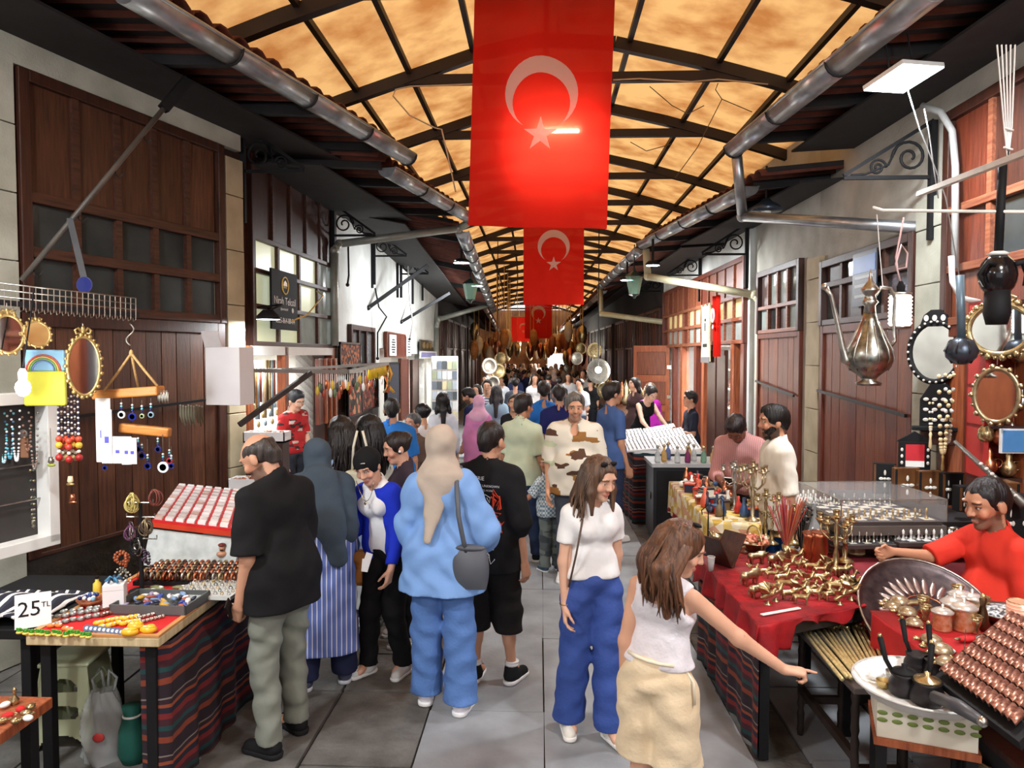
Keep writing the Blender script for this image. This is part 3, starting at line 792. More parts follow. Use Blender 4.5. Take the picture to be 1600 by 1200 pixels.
 if face:
  ax_=np.abs(q[:,0]);y_,z_=q[:,1],q[:,2];fr_=hm&(y_>.03)
  paint(fr_&(ax_>.028)&(np.abs(z_+.028)<.022)&(ax_<.06),(min(255,skin[0]+18),skin[1]-18,skin[2]-18),.4)
  paint(fr_&(((ax_/.024)**2+((z_+.062)/.0125)**2)<1)&(y_>.07),(176,92,84)if fem else(168,104,90),.8)
  if beard:
   bm=hm&(y_>-.02-0*z_)&(((z_<-.045-.25*(ax_<.0))&(ax_>=0)&(z_<-.03+.0))|((np.abs(z_+.046)<.009)&(ax_<.035)&(y_>.08)))
   bm&=~((((ax_/.021)**2+((z_+.062)/.009)**2)<1));paint(bm,beard[0],beard[1])
  bc=hair[1]if hair and len(hair)>1 else(40,30,25)
  paint(fr_&(np.abs(z_-.036+.25*np.maximum(0,ax_-.035))<.0055)&(ax_>.013)&(ax_<.052),tuple(min(90,c*.7)for c in bc),.85)
  e=((ax_-.032)/.0125)**2+((z_-.010)/.0052)**2
  paint(fr_&(e<1.7)&(z_>.009)&(y_>.05),(60,40,34));paint(fr_&(e<.8)&(y_>.05),(226,220,214));paint(fr_&(((ax_-.032)**2+(z_-.010)**2)<.0056**2)&(y_>.05),(38,24,16))
 if hair and hair[0]in('short','buzz','bald','cap','long','bun','pony'):
  hl=hm&(q[:,2]>.02+.9*np.maximum(0,q[:,1]-.0))&(q[:,1]<.075)
  if hair[0]!='bald':paint(hl,tuple(c*.8 for c in hair[1]),.9)
 for i in(0,1):
  pass
 keep=hm|wm
 vs2,fs2=cluster(vs,fs,keep,hb*2.0)
 key=np.floor(vs/(hb*2.0)).astype(np.int64)+2048
 from_=np.where(keep,np.arange(len(vs))+(1<<52),(key[:,0]*4096+key[:,1])*4096+key[:,2])
 _,inv=np.unique(from_,return_inverse=True);cnt=np.bincount(inv);col2=np.stack([np.bincount(inv,col[:,i])/cnt for i in range(3)],1)
 body=npmesh('person',vs2,fs2,SKIN,None,col2)
 body.location=(x,Y,z0);body.rotation_euler=(0,0,math.radians(rz));tag(body,label,'person',group)
 body['feet']=1;del body['feet']
 out={'root':body,'up':up,'hp':hp,'wr':wr,'hd':hd,'sh':sh,'el':el,'s':s,'H':H,'hip':hip,'kn':kn,'an':an,'HR':HR,'Rm':Rm}
 def finish(f,name,m,dec=0):
  v,t=f.mesh()
  if dec and len(v):v,t=cluster(v,t,np.zeros(len(v),bool),dec)
  if len(v):return npmesh(name,v,t,m,body)
 if hair:
  st=hair[0];hh=max(.006,h*1.1);hl=np.array(hc)-.30*S;hh_=np.array(hc)+.26*S
  if st in('long','pony'):hl[2]-=(hair[2]if len(hair)>2 else .3)*S
  if st=='hijab' and len(hair)>2:hl-=np.array([.12,.12,.5])*S;hh_[:2]+=.12*S
  f=Field(hl,hh_,hh);hm_=hairmat(hair[1])if isinstance(hair[1],tuple)and st not in('hijab','turban')else clothmat(hair[1])
  if st in('short','buzz','bald','bun','pony','long','cap'):
   t={'short':.012,'buzz':.0065,'bald':.003,'bun':.010,'pony':.010,'long':.017,'cap':.014}[st]
   f.ell(hp((0,-.014,.036)),((.077+t)*S,(.097+t)*S,(.088+t)*S),HR,.0)
   if st=='short':f.ell(hp((0,.035,.10)),(.058*S,.05*S,.034*S),HR,.03)
   if st in('short','buzz','bald'):f.cone(hp((0,-.07,-.01)),hp((0,-.055,-.055)),.052*S,.042*S,.02)
   f.ell(hp((0,.098,-.022)),(.069*S,.074*S,.104*S),HR,.008,'d')
   n=HR@V((0,.60,-1));c=n.dot(hp((0,.02,-.012 if st not in('long','pony','bun')else-.05)));f.cut(n,c)if st!='long' else None
   if st=='bald':f.ell(hp((0,.0,.125)),(.082*S,.135*S,.085*S),HR,.01,'d')
   if st=='bun':f.ell(hp((0,-.105,.05)),(.045*S,.04*S,.045*S),HR,.012)
   if st=='pony':f.cone(hp((0,-.10,.05)),hp((0,-.15,-.02)),.03*S,.035*S,.02);f.cone(hp((0,-.15,-.02)),hp((0,-.13,-.05))+V((0,0,-hair[2]*S)),.035*S,.014*S,.02)
   if st=='long':
    L=hair[2]if len(hair)>2 else .28;vol=hair[3]if len(hair)>3 else 1.0;spread=hair[4]if len(hair)>4 else 0
    for sd in(-1,1):
     a=hp((sd*.062,-.03,.02));b=hp((sd*(.085+spread),-.045,-.10));c_=b+V((0,-.015,-L))*S+(Rm@V((sd*spread,0,0)))
     f.cone(a,b,.036*S*vol,.040*S*vol,.03);f.cone(b,c_,.042*S*vol,.018*S,.02)
     if len(hair)>5 and hair[5]:
      a=hp((sd*.068,.028,.04));b=hp((sd*.082,.045,-.06));c_=b+V((0,.02,-L*.62))*S;f.cone(a,b,.02*S,.026*S,.02);f.cone(b,c_,.026*S,.010*S,.02)
    a=hp((0,-.07,.0));b=hp((0,-.09,-.11));c_=b+V((0,-.02,-L))*S
    f.cone(a,b,.06*S*vol,.058*S*vol,.03);f.cone(b,c_,.06*S*vol,.030*S,.03)
   f.fold(.0035*S,95,5,1)
  ho=None
  if st in('hijab','turban'):
   f.ell(hp((0,-.012,.036)),(.092*S,.112*S,.104*S),HR,0)
   if st=='hijab':
    f.cone(hp((0,.0,-.03)),hp((0,.0,-.12)),.085*S,.078*S,.03)
    f.cone(hp((0,-.01,-.11)),up((0,-.01,.815*H)),.082*S,.125*S,.05,(bf,.95));f.cone(up((-.06*s,-.01,.80*H)),up((.06*s,-.01,.80*H)),.105*s,.105*s,.05,(bf,.98))
    if len(hair)>2:
     for(a,b,r0,r1)in hair[2]:f.cone(up(a),up(b),r0*S,r1*S,.03,(bf,.5))
    f.ell(hp((0,.12,-.022)),(.058*S,.07*S,.088*S),HR,.012,'d')
   else:
    f.ell(hp((0,-.07,.03)),(.07*S,.06*S,.06*S),HR,.03)
    f.ell(hp((0,.10,-.05)),(.075*S,.08*S,.095*S),HR,.01,'d');n=HR@V((0,.35,-1));f.cut(n,n.dot(hp((0,-.02,-.045))))
   f.fold(.003*S,38,22,2)
  ho=finish(f,{'hijab':'headscarf','turban':'head_wrap','cap':'cap'}.get(st,'hair'),hm_)
  if st=='long' and h<.012:
   r2=random.Random(int(px));mb=MB();L=hair[2]if len(hair)>2 else .28;vol=hair[3]if len(hair)>3 else 1
   for j in range(120):
    a=r2 .uniform(-2.05,2.05);ph=a
    p0=hp((math.sin(ph)*.04,-.02-.03*math.cos(ph),.125-.01*abs(ph)));p1=hp((math.sin(ph)*.096,-.014-math.cos(ph)*.115,.04))
    sp=hair[4]if len(hair)>4 else 0
    p2=hp((math.sin(ph)*(.098+.02*vol+sp),-.03-math.cos(ph)*(.095+.02*vol),-.09));e=r2 .uniform(.75,1.1)
    p3=p2+V((r2 .uniform(-.02,.02)+math.sin(ph)*.012,r2 .uniform(-.02,.01),-L*e*.6))*S;p4=p3+V((r2 .uniform(-.02,.02),r2 .uniform(-.015,.015),-L*e*.4))*S
    wv=V((r2 .uniform(-1,1),r2 .uniform(-1,1),0))*.012*S;mb.tube([p0,p1,p2,p2 .lerp(p3,.5)+wv,p3,p3 .lerp(p4,.5)-wv,p4],[.004,.007,.008*vol,.008,.007,.005,.0015],4)
   mb.obj('hair_lock',hm_,body,True)['kind']='stuff'
 if top:
  c=top['c'];sl=top.get('sl',.42);hem=top.get('hem',.50)*H;g=top.get('fit',.012);fo=top.get('fold',.004);fla=top.get('flare',0)
  f=Field(lo,hi,fh);torso(f,g+.004)
  if hem<.50*H:
   for i in(0,1):f.cone(hip[i]+V((0,0,.06*H)),V((hip[i].x*(1+fla),0,hem-.03)),.10*s*bulk+g,(.10+.05*fla)*s*bulk+g,.06)
   f.cone(pel,V((0,0,hem-.03)),.12*s*bulk+g,(.12+.06*fla)*s*bulk+g,.05,((0,1,0),.85))
   if fla>.2:f.cone(V((-.05,0,.5*H)),V((-.05-.04*fla,0,hem-.02)),.13*s,.16*s*(1+.3*fla),.05);f.cone(V((.05,0,.5*H)),V((.05+.04*fla,0,hem-.02)),.13*s,.16*s*(1+.3*fla),.05)
  if sl>0:
   for i in(0,1):arm(f,i,g+top.get('sg',.002),sl,.022,1.2 if sl<.5 else 1.0,True)
  f.cone(up((0,-.01,.80*H)),up((0,-.012,(.845+top.get('collar',0))*H)),.066*s+g*.4,.060*s,.02)
  if fo:f.fold(fo,30,17,px)
  n=(0,0,-1);f.cut(n,-hem)
  nl=top.get('neck','crew')
  if nl=='tank':
   for i in(0,1):f.ell(sh[i]+(sh[i]-up((0,0,.815*H))).normalized()*.06*s,(.085*s,.2*s,.085*s),Rm,.01,'d')
   f.ell(up((0,.06*s,.84*H)),(.085*s,.11*s,.09*s),Rm,.01,'d');f.ell(up((0,-.09*s,.84*H)),(.10*s,.09*s,top.get('back',.13)*s),Rm,.01,'d')
  f.cone(up((0,-.01*s,.80*H)),hp((0,-.02,-.06)),.059*s,.056*s,.0,None,'d')
  if nl=='v':f.ell(up((0,.10*s,.80*H)),(.04*s,.07*s,.06*s),Rm,.01,'d')
  out['top']=finish(f,top.get('name','shirt'),clothmat(c))
  if top.get('band'):
   bnd=top['band'];mb=MB();
   for ya,za,w_,hh2,cc in bnd:pass
 if bottom:
  c=bottom['c'];ty=bottom.get('t','trousers');g=bottom.get('fit',.016);bh=fh;wl_=bottom.get('waist',min(.60,(top['hem']if top and 'hem' in top else .5)+.03))
  f=Field(lo,hi,bh)
  f.cone(V((-.06*s,-.005,.545*H)),V((.06*s,-.005,.545*H)),(.106 if fem else .102)*s*bulk+g*.3,(.106 if fem else .102)*s*bulk+g*.3,.04,((0,1,0),.84))
  f.cone(up((-.05*s,0,.61*H)),up((.05*s,0,.61*H)),(.074 if fem else .09)*s*bulk+g*.4,(.074 if fem else .09)*s*bulk+g*.4,.04,(bf,.84))
  f.cone(V((0,-.01,.54*H)),V((0,0,.50*H)),.09*s*bulk+g,.07*s,.04)
  end=bottom.get('len',.045)*H
  for i in(0,1):
   wk,wa=bottom.get('knee',g),bottom.get('ankle',g)
   leg(f,i,g,1.0,.02,wk,wa)
   if ty in('trousers',):f.cone(kn[i].lerp(an[i],.9),an[i]+V((0,-.005,-.03*s)),.038*s+wa,.040*s+wa,.02)
  if ty=='skirt':f.cone(pel,V((0,0,end)),.12*s,.2*s,.05)
  fo=bottom.get('fold',.005);f.fold(fo,26,21,px+3)
  f.cut((0,0,-1),-end);n=Rm@V((0,0,1));f.cut(n,n.dot(up((0,0,wl_*H))))
  out['bottom']=finish(f,bottom.get('name','trousers'),clothmat(c))
 if shoes is not None:
  sc,so=(shoes if isinstance(shoes[0],tuple)else(shoes,(225,225,222)))
  for i,sd in enumerate((-1,1)):
   a=an[i];base=a.z-.048*H;tx=sd*.025
   f=Field(np.array(a)-.2*s,np.array(a)+.22*s,max(.007,h))
   f.cone(a+V((0,-.025*s,-.03*s)),a+V((tx,.12*s,-.048*s)),.045*s,.036*s,.02);f.cone(a+V((0,-.01,.012*s)),a+V((0,.01,-.03)),.045*s,.045*s,.02)
   f.cut((0,0,-1),-(base+.02*s));f.cut((0,0,1),a.z+.03*s)
   sh_=finish(f,'shoe',clothmat(sc))
   if sh_:
    f=Field(np.array(a)-.2*s,np.array(a)+.22*s,max(.006,h));f.cone(a+V((0,-.03*s,-.06*s)),a+V((tx,.125*s,-.06*s)),.047*s,.041*s,.0)
    f.cut((0,0,-1),-(base+.002));f.cut((0,0,1),base+.03*s)
    v,t=f.mesh()
    if len(v):npmesh('sole',v,t,clothmat(so),sh_)
 if beard and len(beard)>2:
  f=Field(np.array(hc)-.2*S,np.array(hc)+.2*S,max(.006,h));f.cone(hp((0,.04,-.05)),hp((0,.055,-.10)),.062*S,.03*S,.02,(tuple(HR@V((1,0,0))),1.0))
  f.ell(hp((0,.09,-.02)),(.05*S,.08*S,.045*S),HR,.006,'d');f.ell(hp((0,.10,-.062)),(.02*S,.03*S,.008*S),HR,.003,'d');n=HR@V((0,0,1));f.cut(n,n.dot(hp((0,0,-.025))))
  f.fold(.002,120,60,4);finish(f,'beard',hairmat(beard[0]))
 return out
def strap(P,pts,w,m,name='strap'):
 b=MB();b.tube(pts,w,5);return b.obj(name,m,P['root'],True)
# ---------------- stalls on the planked-shop side ----------------
def col(r,g,b,**k):
 n='paint_%d_%d_%d%s'%(r,g,b,''.join(str(v)for v in k.values()));return mat(n,(r,g,b),k.pop('rough',.4),k.pop('metal',0),**k)
RED=mat('red_cloth',(196,26,30),.8,var=.12,scale=12);KNAVY=(24,26,48)
KILIM=stripes('kilim_bands',[(0,(34,22,30)),(.10,(122,54,34)),(.20,(40,26,36)),(.30,(24,60,62)),(.38,(60,24,34)),(.50,(112,30,32)),(.60,(28,24,40)),(.70,(136,66,40)),(.76,(44,24,34)),(.84,(120,112,104)),(.87,(36,22,32))],3.6,2,.95,.06)
def slabtable(name,label,x0,x1,y0,y1,z,t,topm,legm,lw=.05,legs=True,cat='table',ins=.04,group=None):
 cx,cy=(x0+x1)/2,(y0+y1)/2;o=thing(name,label,cat,(cx,cy,0),group=group);hx,hy=(x1-x0)/2,(y1-y0)/2
 b=MB();b.box(-hx,hx,-hy,hy,z-t,z);b.obj('table_top',topm,o,bevel=.006)
 if legs:
  for sx in(-1,1):
   for sy in(-1,1):
    b=MB();px,py=sx*(hx-ins-lw/2),sy*(hy-ins-lw/2);b.box(px-lw/2,px+lw/2,py-lw/2,py+lw/2,0,z-t);b.obj('leg',legm,o,bevel=.004)
 return o
def drape(name,label,pts,z0,z1,m,cat='cloth',wav=.012,n=60,parent=None,z0f=None,group=None):
 """hanging cloth following a ground line, with soft folds"""
 P=[V((p[0],p[1],0))for p in pts];L=[0]
 for a,b in zip(P,P[1:]):L.append(L[-1]+(b-a).length)
 def at(t):
  d=t*L[-1]
  for i in range(len(P)-1):
   if d<=L[i+1]+1e-9:
    u=(P[i+1]-P[i]).normalized();return P[i]+u*(d-L[i]),V((0,0,1)).cross(u)
  return P[-1],V((0,0,1)).cross((P[-1]-P[-2]).normalized())
 b=MB();ph=rnd.uniform(0,6)
 def fn(u,v):
  p,nn=at(u);d=wav*(math.sin(u*L[-1]*26+ph)+.6*math.sin(u*L[-1]*43+2*ph))*(v**.7)
  zz=z0+.015*math.sin(u*L[-1]*9+ph)if z0f is None else z0f(u)
  return p+nn*d*-1+V((0,0,z1+(zz-z1)*v))
 b.grid(fn,n,10);o=b.obj(name,m,parent,True,solid=.006)
 return tag(o,label,cat,group)if not parent else o
LT=slabtable('trinket_table','long wood-edged table of small souvenirs under the hanging mirrors',-2.42,-1.78,3.32,4.62,.80,.045,WPALE,BLACK,.05)
b=MB();b.box(-.30,.30,-.63,.35,.8005,.806);b.obj('red_felt',RED,LT)
b=MB();b.box(-.32,-.29,-.65,.65,.80,.812);b.box(.295,.32,-.65,.65,.80,.812);b.box(-.29,.295,-.65,-.625,.80,.812);b.obj('edge_strip',mat('edge_wood',(196,140,84),.5,var=.15),LT)
drape('striped_kilim','dark striped kilim hanging down the street side of the souvenir table',[(-1.90,3.37),(-1.765,3.40),(-1.765,4.62)],.02,.755,KILIM)
TZ=.807
def scatter(proto,pts,z,label,group,rots=None,sc=None,first=True):
 ch=list(proto.children);out=[]
 for i,(px,py)in enumerate(pts):
  p=G(px,py,z)if not isinstance(px,V)else px
  r=rnd.uniform(-.4,.4)if rots is None else(rots[i]if isinstance(rots,list)else rots)
  k=rnd.uniform(*sc)if sc else 1
  if i==0 and first:o=proto;o.location=p;o.rotation_euler=(0,0,r);o.scale=(k,)*3;tag(o,label,None,group)
  else:o=dup(proto,p,r,label,group,k,ch)
  out.append(o)
 return out
def line(a,b,n,j=0):
 return[(a[0]+(b[0]-a[0])*i/max(1,n-1)+rnd.uniform(-j,j),a[1]+(b[1]-a[1])*i/max(1,n-1)+rnd.uniform(-j,j))for i in range(n)]
def frog():
 t=thing('frog_figurine','x','figurine');b=MB();b.ell((0,0,.006),(.016,.014,.008));b.obj('base',col(226,200,90),t,True)
 b=MB();b.ell((0,0,.018),(.013,.011,.010));b.ell((-.006,-.008,.027),.005);b.ell((.006,-.008,.027),.005);b.obj('body',col(70,160,44),t,True);return t
scatter(frog(),line((32,990),(138,996),13,1.5),TZ,'tiny green frog figurine in the front row of the souvenir table','green frog figurines')
def shell(nm,lab,c,r=(.02,.015,.012),ridges=True):
 t=thing(nm,'x','trinket');b=MB();b.ell((0,0,r[2]*.8),r);b.obj('body',c,t,True)
 b=MB();b.ell((r[0]*.5,0,r[2]*1.4),(r[0]*.35,r[1]*.5,r[2]*.4));b.obj('stud',WHITE,t,True);return t
scatter(shell('orange_shell','',col(214,130,60)),line((58,976),(110,984),6,3),TZ,'small orange shell ornament behind the green frogs','orange shell ornaments')
scatter(shell('grey_shell','',mat('grey_shell',(140,144,140),.35,.3,var=.4,scale=90)),line((78,968),(150,957),7,1)+line((90,976),(150,964),6,1)+line((100,958),(165,950),6,1),TZ,'small grey striped shell in the rows beside the price card','grey striped shells')
scatter(shell('brown_shell','',mat('brown_shell',(110,62,48),.35,.2,var=.5,scale=90)),line((152,964),(186,956),6,2)+line((160,956),(188,950),4,2),TZ,'small brown shell beside the grey shells','brown shells')
scatter(shell('yellow_fruit_magnet','',col(236,186,40)),line((152,975),(212,966),9,2)+line((160,980),(216,972),8,2),TZ,'little yellow fruit magnet behind the blue discs','little yellow fruit magnets')
def disc(nm,c1,c2,r=.016):
 t=thing(nm,'x','trinket');T=MX.Rotation(math.radians(62),3,'X');b=MB();b.lathe([(r,-.004),(r,.004)],(0,0,r*.9),12,T);b.obj('disc',c1,t)
 b=MB();b.lathe([(r*.5,.004),(r*.45,.006)],(0,0,r*.9),10,T);b.obj('eye',c2,t);return t
scatter(disc('blue_disc_magnet',col(60,84,120),WHITE),line((136,986),(190,992),9),TZ,'blue and white disc magnet in the row of leaning discs','blue disc magnets',0.2)
def fruit():
 t=thing('yellow_cheese_magnet','x','trinket');b=MB()
 b.ell((0,0,.018),(.042,.030,.020));b.ell((.01,0,.030),(.026,.02,.012));b.obj('body',col(238,178,40,rough=.3),t,True)
 b=MB();b.ell((-.01,-.012,.035),(.012,.008,.006));b.obj('mark',col(240,226,150),t,True);return t
scatter(fruit(),[(203,993),(232,989),(212,984)],TZ,'large glossy yellow fruit magnet at the near corner of the red felt','large yellow fruit magnets')
def beadrow(n,L,r,ms,name,label,cat,a,b2,grp=None):
 t=thing(name,label,cat,a,group=grp);d=V(b2)-V(a)
 for i in range(n):
  q=MB();q.ell(d*((i+.5)/n),r,None,8,5);q.obj('bead',ms[i%len(ms)],t,True)
 return t
for i,(a,b2)in enumerate((((212,966),(252,956)),((218,972),(256,962)))):
 beadrow(12,0,.009,[SILVER,col(190,180,170)],'bead_string','pearly bead string lying %s the yellow magnets'%('just behind' if i==0 else 'beside'),'beads',G(*a,TZ+.01),G(*b2,TZ+.01))
def card(name,label,cat,c,w,h,lean,rz,body,m=WHITEM,tm=None,size=.05,t=.004,off=0):
 o=thing(name,label,cat,c,rz);T=MX.Rotation(-lean,4,'X')
 b=MB(T);b.box(-w/2,w/2,-t,0,0,h);b.obj('board',m,o)
 if body:
  for i,(s_,sz,x,z)in enumerate(body):text(s_,sz,T@MX.Translation((x,-t-.0012,z))@MX.Rotation(PI/2,4,'X'),tm or BLACK,o)
 return o
p=G(52,980,TZ);card('price_card','white hand-lettered 25 TL price card leaning among the shells','sign',p,.15,.16,math.radians(14),.55,[('25',.1,-.015,.085),('TL',.035,.052,.10)])
o=thing('white_gift_box','upright white gift box topped with blue ribbons by the grey tray','box',G(180,949,TZ),.35);b=MB();b.box(-.05,.05,-.045,.045,0,.13);b.obj('carton',WHITEM,o,bevel=.003)
b=MB();b.box(-.05,.05,-.0455,-.0445,.10,.102);b.obj('lid_seam',col(190,190,190),o)
o=thing('blue_ribbon_pile','crumpled blue ribbon on top of the white gift box','ribbon',G(180,949,TZ)+V((0,0,.131)))
for i in range(6):
 b=MB();a=i*1.05;b.tube([(0,0,.008),(.025*math.cos(a),.025*math.sin(a),.03),(.045*math.cos(a+.3),.04*math.sin(a+.3),.008)],.007,5);b.obj('ribbon_loop',col(60,130,170)if i%2 else col(36,60,90),o,True)
o=thing('yellow_bottle','small yellow bottle behind the white gift box','bottle',G(152,928,TZ));b=MB();b.lathe([(.02,0),(.022,.01),(.02,.06),(.009,.07),(.009,.085)],n=12);b.obj('body',col(216,190,60),o,True);b=MB();b.lathe([(.011,.085),(.011,.10)],n=10);b.obj('cap',BLACK,o)
o=thing('bead_bowl','wooden bowl heaped with blue evil-eye beads by the price card','bowl',G(142,947,TZ));b=MB();b.lathe([(.03,0),(.055,.02),(.07,.04),(.066,.04),(.05,.022),(.01,.012)],n=18);b.obj('bowl_body',WORANGE,o,True)
for i in range(22):
 a,r=rnd.uniform(0,6.3),rnd.uniform(0,.052);q=MB();q.ell((r*math.cos(a),r*math.sin(a),.045+.018*(1-r/.06)),.011,None,8,5);q.obj('bead',[col(40,70,150),WHITE,col(30,40,90),col(120,170,200)][i%4],o,True)
o=thing('trinket_tray','shallow dark grey tray full of blue and white wrapped trinkets','tray',G(252,948,TZ),-.03)
b=MB();b.box(-.2,.2,-.13,.13,0,.006);b.box(-.2,.2,-.13,-.122,0,.05);b.box(-.2,.2,.122,.13,0,.05);b.box(-.2,-.192,-.13,.13,0,.05);b.box(.192,.2,-.13,.13,0,.05);b.obj('tray_body',mat('tray_grey',(88,92,92),.5),o)
tr_pal=[col(60,80,160),WHITE,col(120,150,190),col(150,140,170),col(190,150,60),col(40,44,70),col(170,90,70)]
for i in range(46):
 b=MB();T=Euler((rnd.uniform(-.4,.4),rnd.uniform(-.4,.4),rnd.uniform(0,3))).to_matrix();b.ell((rnd.uniform(-.17,.17),rnd.uniform(-.1,.1),.025+rnd.uniform(0,.02)),(rnd.uniform(.018,.035),rnd.uniform(.01,.02),.009),T,8,5);b.obj('wrapped_trinket',tr_pal[i%7],o,True)
o=thing('ring_tray','flat pale tray of rings behind the grey trinket tray','tray',G(335,922,TZ+.005),-.05);b=MB();b.box(-.17,.17,-.16,.2,0,.02);b.obj('tray_body',col(206,210,206),o)
for i in range(9):
 for j in range(7):
  b=MB();T=Euler((1.2,0,rnd.uniform(-.5,.5))).to_matrix();b.torus((-.15+i*.037,-.13+j*.05,.026),.009,.003,T,8,4);b.obj('ring',[SILVER,GOLDP,SILVER,col(70,80,90)][(i*3+j)%4],o,True)
scatter(shell('olive_wrap','',col(120,124,84),(.05,.02,.014)),[(232,926),(246,922),(262,928),(280,920),(296,925)],TZ,'olive green wrapped trinket between the two trays','olive wrapped trinkets',None,(.8,1.1))
A,B_,C_=W(238,812,4.62),W(376,828,4.45),W(392,768,5.5);D_=A+(C_-B_)
o=thing('card_display','slanting red board covered in rows of small white boxed charms','display',A);u,v=B_-A,C_-B_;nz=u.cross(v).normalized()
b=MB();b.add([(0,0,0),u,u+v,v,-nz*.04,u-nz*.04,u+v-nz*.04,v-nz*.04],[(0,1,2,3),(7,6,5,4),(0,4,5,1),(1,5,6,2),(2,6,7,3),(3,7,4,0)]);b.obj('board',RED,o)
for i in range(8):
 for j in range(11):
  c=u*((i+.5)/8)+v*((j+.5)/11);b=MB();a1,a2=u/8*.34,v/11*.34;T=(-a1-a2,a1-a2,a1+a2,-a1+a2)
  b.add([c+q for q in T]+[c+q+nz*.014 for q in T],[(4,5,6,7),(0,1,5,4),(1,2,6,5),(2,3,7,6),(3,0,4,7)]);b.obj('charm_box',WHITEM if(i*7+j*3)%9 else col(226,200,190),o)
b=MB();b.bar((0,0,-.03),u+V((0,0,-.03)),.02,.03);b.obj('front_lip',col(200,60,34),o)
o=thing('white_riser','white painted riser panel under the slanting card display','panel',A+V((0,-.03,0)));b=MB();uu=u+V((0,0,0));b.add([(0,0,-.06),uu+V((0,0,-.06)),uu+V((-.01,-.06,-.27)),(-.02,-.06,-.27)]+[V(q)+V((0,.03,0))for q in((0,0,-.06),uu+V((0,0,-.06)),uu+V((-.01,-.06,-.27)),(-.02,-.06,-.27))],[(0,1,2,3),(7,6,5,4),(0,4,5,1),(1,5,6,2),(2,6,7,3),(3,7,4,0)]);b.obj('board',mat('chalky_white',(206,212,212),.8,col2=(176,184,184),scale=14),o)
b=MB();b.box(-.03,.62,.02,.9,-1.09,-.28);b.obj('stand_body',DKBOARD,o)
o=thing('souvenir_bust','small painted bust of a moustached man on the white riser','figurine',W(347,868,4.42),.3);b=MB();b.ell((0,0,.01),(.035,.025,.02));b.ell((0,0,.045),(.018,.02,.024));b.obj('body',col(190,140,110),o,True);b=MB();b.ell((0,0,.066),(.024,.024,.012));b.obj('cap',col(110,40,36),o,True);b=MB();b.ell((0,-.018,.038),(.012,.005,.004));b.obj('moustache',BLACK,o,True)
o=thing('bracelet_tray','dark tray of ridged copper and dark bracelets below the white riser','tray',G(310,899,.83));b=MB();b.box(-.32,.3,-.13,.16,-.025,0);b.obj('tray_body',BLACK,o)
for j in range(5):
 for i in range(17):
  b=MB();T=MX.Rotation(PI/2,3,'Y');b.torus((-.29+i*.036,-.10+j*.058,.024),.025,.0085,T,10,5);b.obj('bracelet',[COPPER,OLDBRASS,mat('dark_bead',(60,36,30),.3),COPPER,SILVER][(i*2+j)%5],o,True)
CT=slabtable('corner_table','small wooden corner table of red and gold trinkets',-2.95,-2.17,2.62,3.14,.60,.05,WORANGE,BLACK,.05)
for i,(px,py,m)in enumerate(((8,1105,WHITE),(22,1098,BRASS),(32,1112,RED),(12,1122,RED),(40,1118,BRASS),(48,1108,BRASS),(25,1130,BRASS),(3,1130,BRASS),(44,1126,WHITE))):
 o=thing('charm',['white','gold','red','red','gold','gold','gold','gold','white'][i]+' glossy charm lying on the small corner table','trinket',G(px,py,.605),rnd.uniform(0,3),'charms on the corner table');b=MB();b.ell((0,0,.012),(.024,.018,.012));b.obj('body',m,o,True);b=MB();b.torus((.028,0,.01),.008,.002);b.obj('loop',BRASS,o,True)
o=thing('gold_bottle','tiny gold perfume bottle at the back of the corner table','bottle',G(23,1100,.602));b=MB();b.lathe([(.016,0),(.018,.02),(.007,.035),(.006,.055),(.010,.06),(.002,.075)],n=10);b.obj('body',BRASS,o,True)
BT=slabtable('black_side_table','black framed side table with a zigzag cloth by the price card',-3.1,-2.46,3.42,4.3,.79,.05,BLACK,BLACK,.05)
b=MB();b.grid(lambda u_,v_:V((-2.50-.5*u_,3.44+.5*v_,.80+.05*abs(math.sin(u_*7))*abs(math.cos(v_*5)))),20,20);tag(b.obj('zigzag_cloth',stripes('zigzag',[(0,(24,26,40)),(.45,(226,226,226)),(.75,(40,44,60))],18,0,.9,.1),None,True,solid=.01),'rumpled navy and white zigzag cloth on the black side table','cloth')
def pierced(w0,w1,h,holes,nx=44,nz=70,d=0):
 b=MB();keep={}
 def ps(i,k):
  t=k/nz;w_=w1+(w0-w1)*t;return V((w_*(i/nx-.5),d-.05*(1-t),h*t))
 for k in range(nz):
  for i in range(nx):
   c=(ps(i,k)+ps(i+1,k+1))/2
   if not any(f(c.x,c.z)for f in holes):b.add([ps(i,k),ps(i+1,k),ps(i+1,k+1),ps(i,k+1)],[(0,1,2,3)])
 return b
STOOLM=mat('pale_green_plastic',(186,192,156),.45,var=.04)
o=thing('plastic_stool','pale green plastic stool with rounded cut-outs under the souvenir table','stool',G(120,1150,0),.12)
holes=[lambda x,z:(x/.075)**2+((z-.31)/.07)**2<1 and z>.31,lambda x,z:(x/.085)**4+((z-.20)/.035)**4<1,lambda x,z:(x/.12)**2+(z/.085)**2<1]
for k in range(4):
 q=pierced(.24,.36,.45,holes,d=-.115);T=MX.Rotation(k*PI/2,4,'Z');q.v=[tuple(T@V(p))for p in q.v];q.obj('side_panel',STOOLM,o,False,solid=.008)
b=MB();b.box(-.135,.135,-.135,.135,.44,.465);b.obj('seat',STOOLM,o,bevel=.012)
BAGM=glass('bag_film',(232,234,234),.34,.2)
o=thing('plastic_bag','crumpled clear plastic carrier bag with a red print beside the stool','bag',G(166,1182,0),.2)
b=MB();r2=random.Random(3)
def bagf(u_,v_):
 a=2*PI*u_;z=.36*v_;r=(.12+.02*math.sin(3*a+5*v_))*(1-.55*v_**2)+.012*math.sin(7*a+13*v_)
 return V((r*math.cos(a),r*.75*math.sin(a),z))
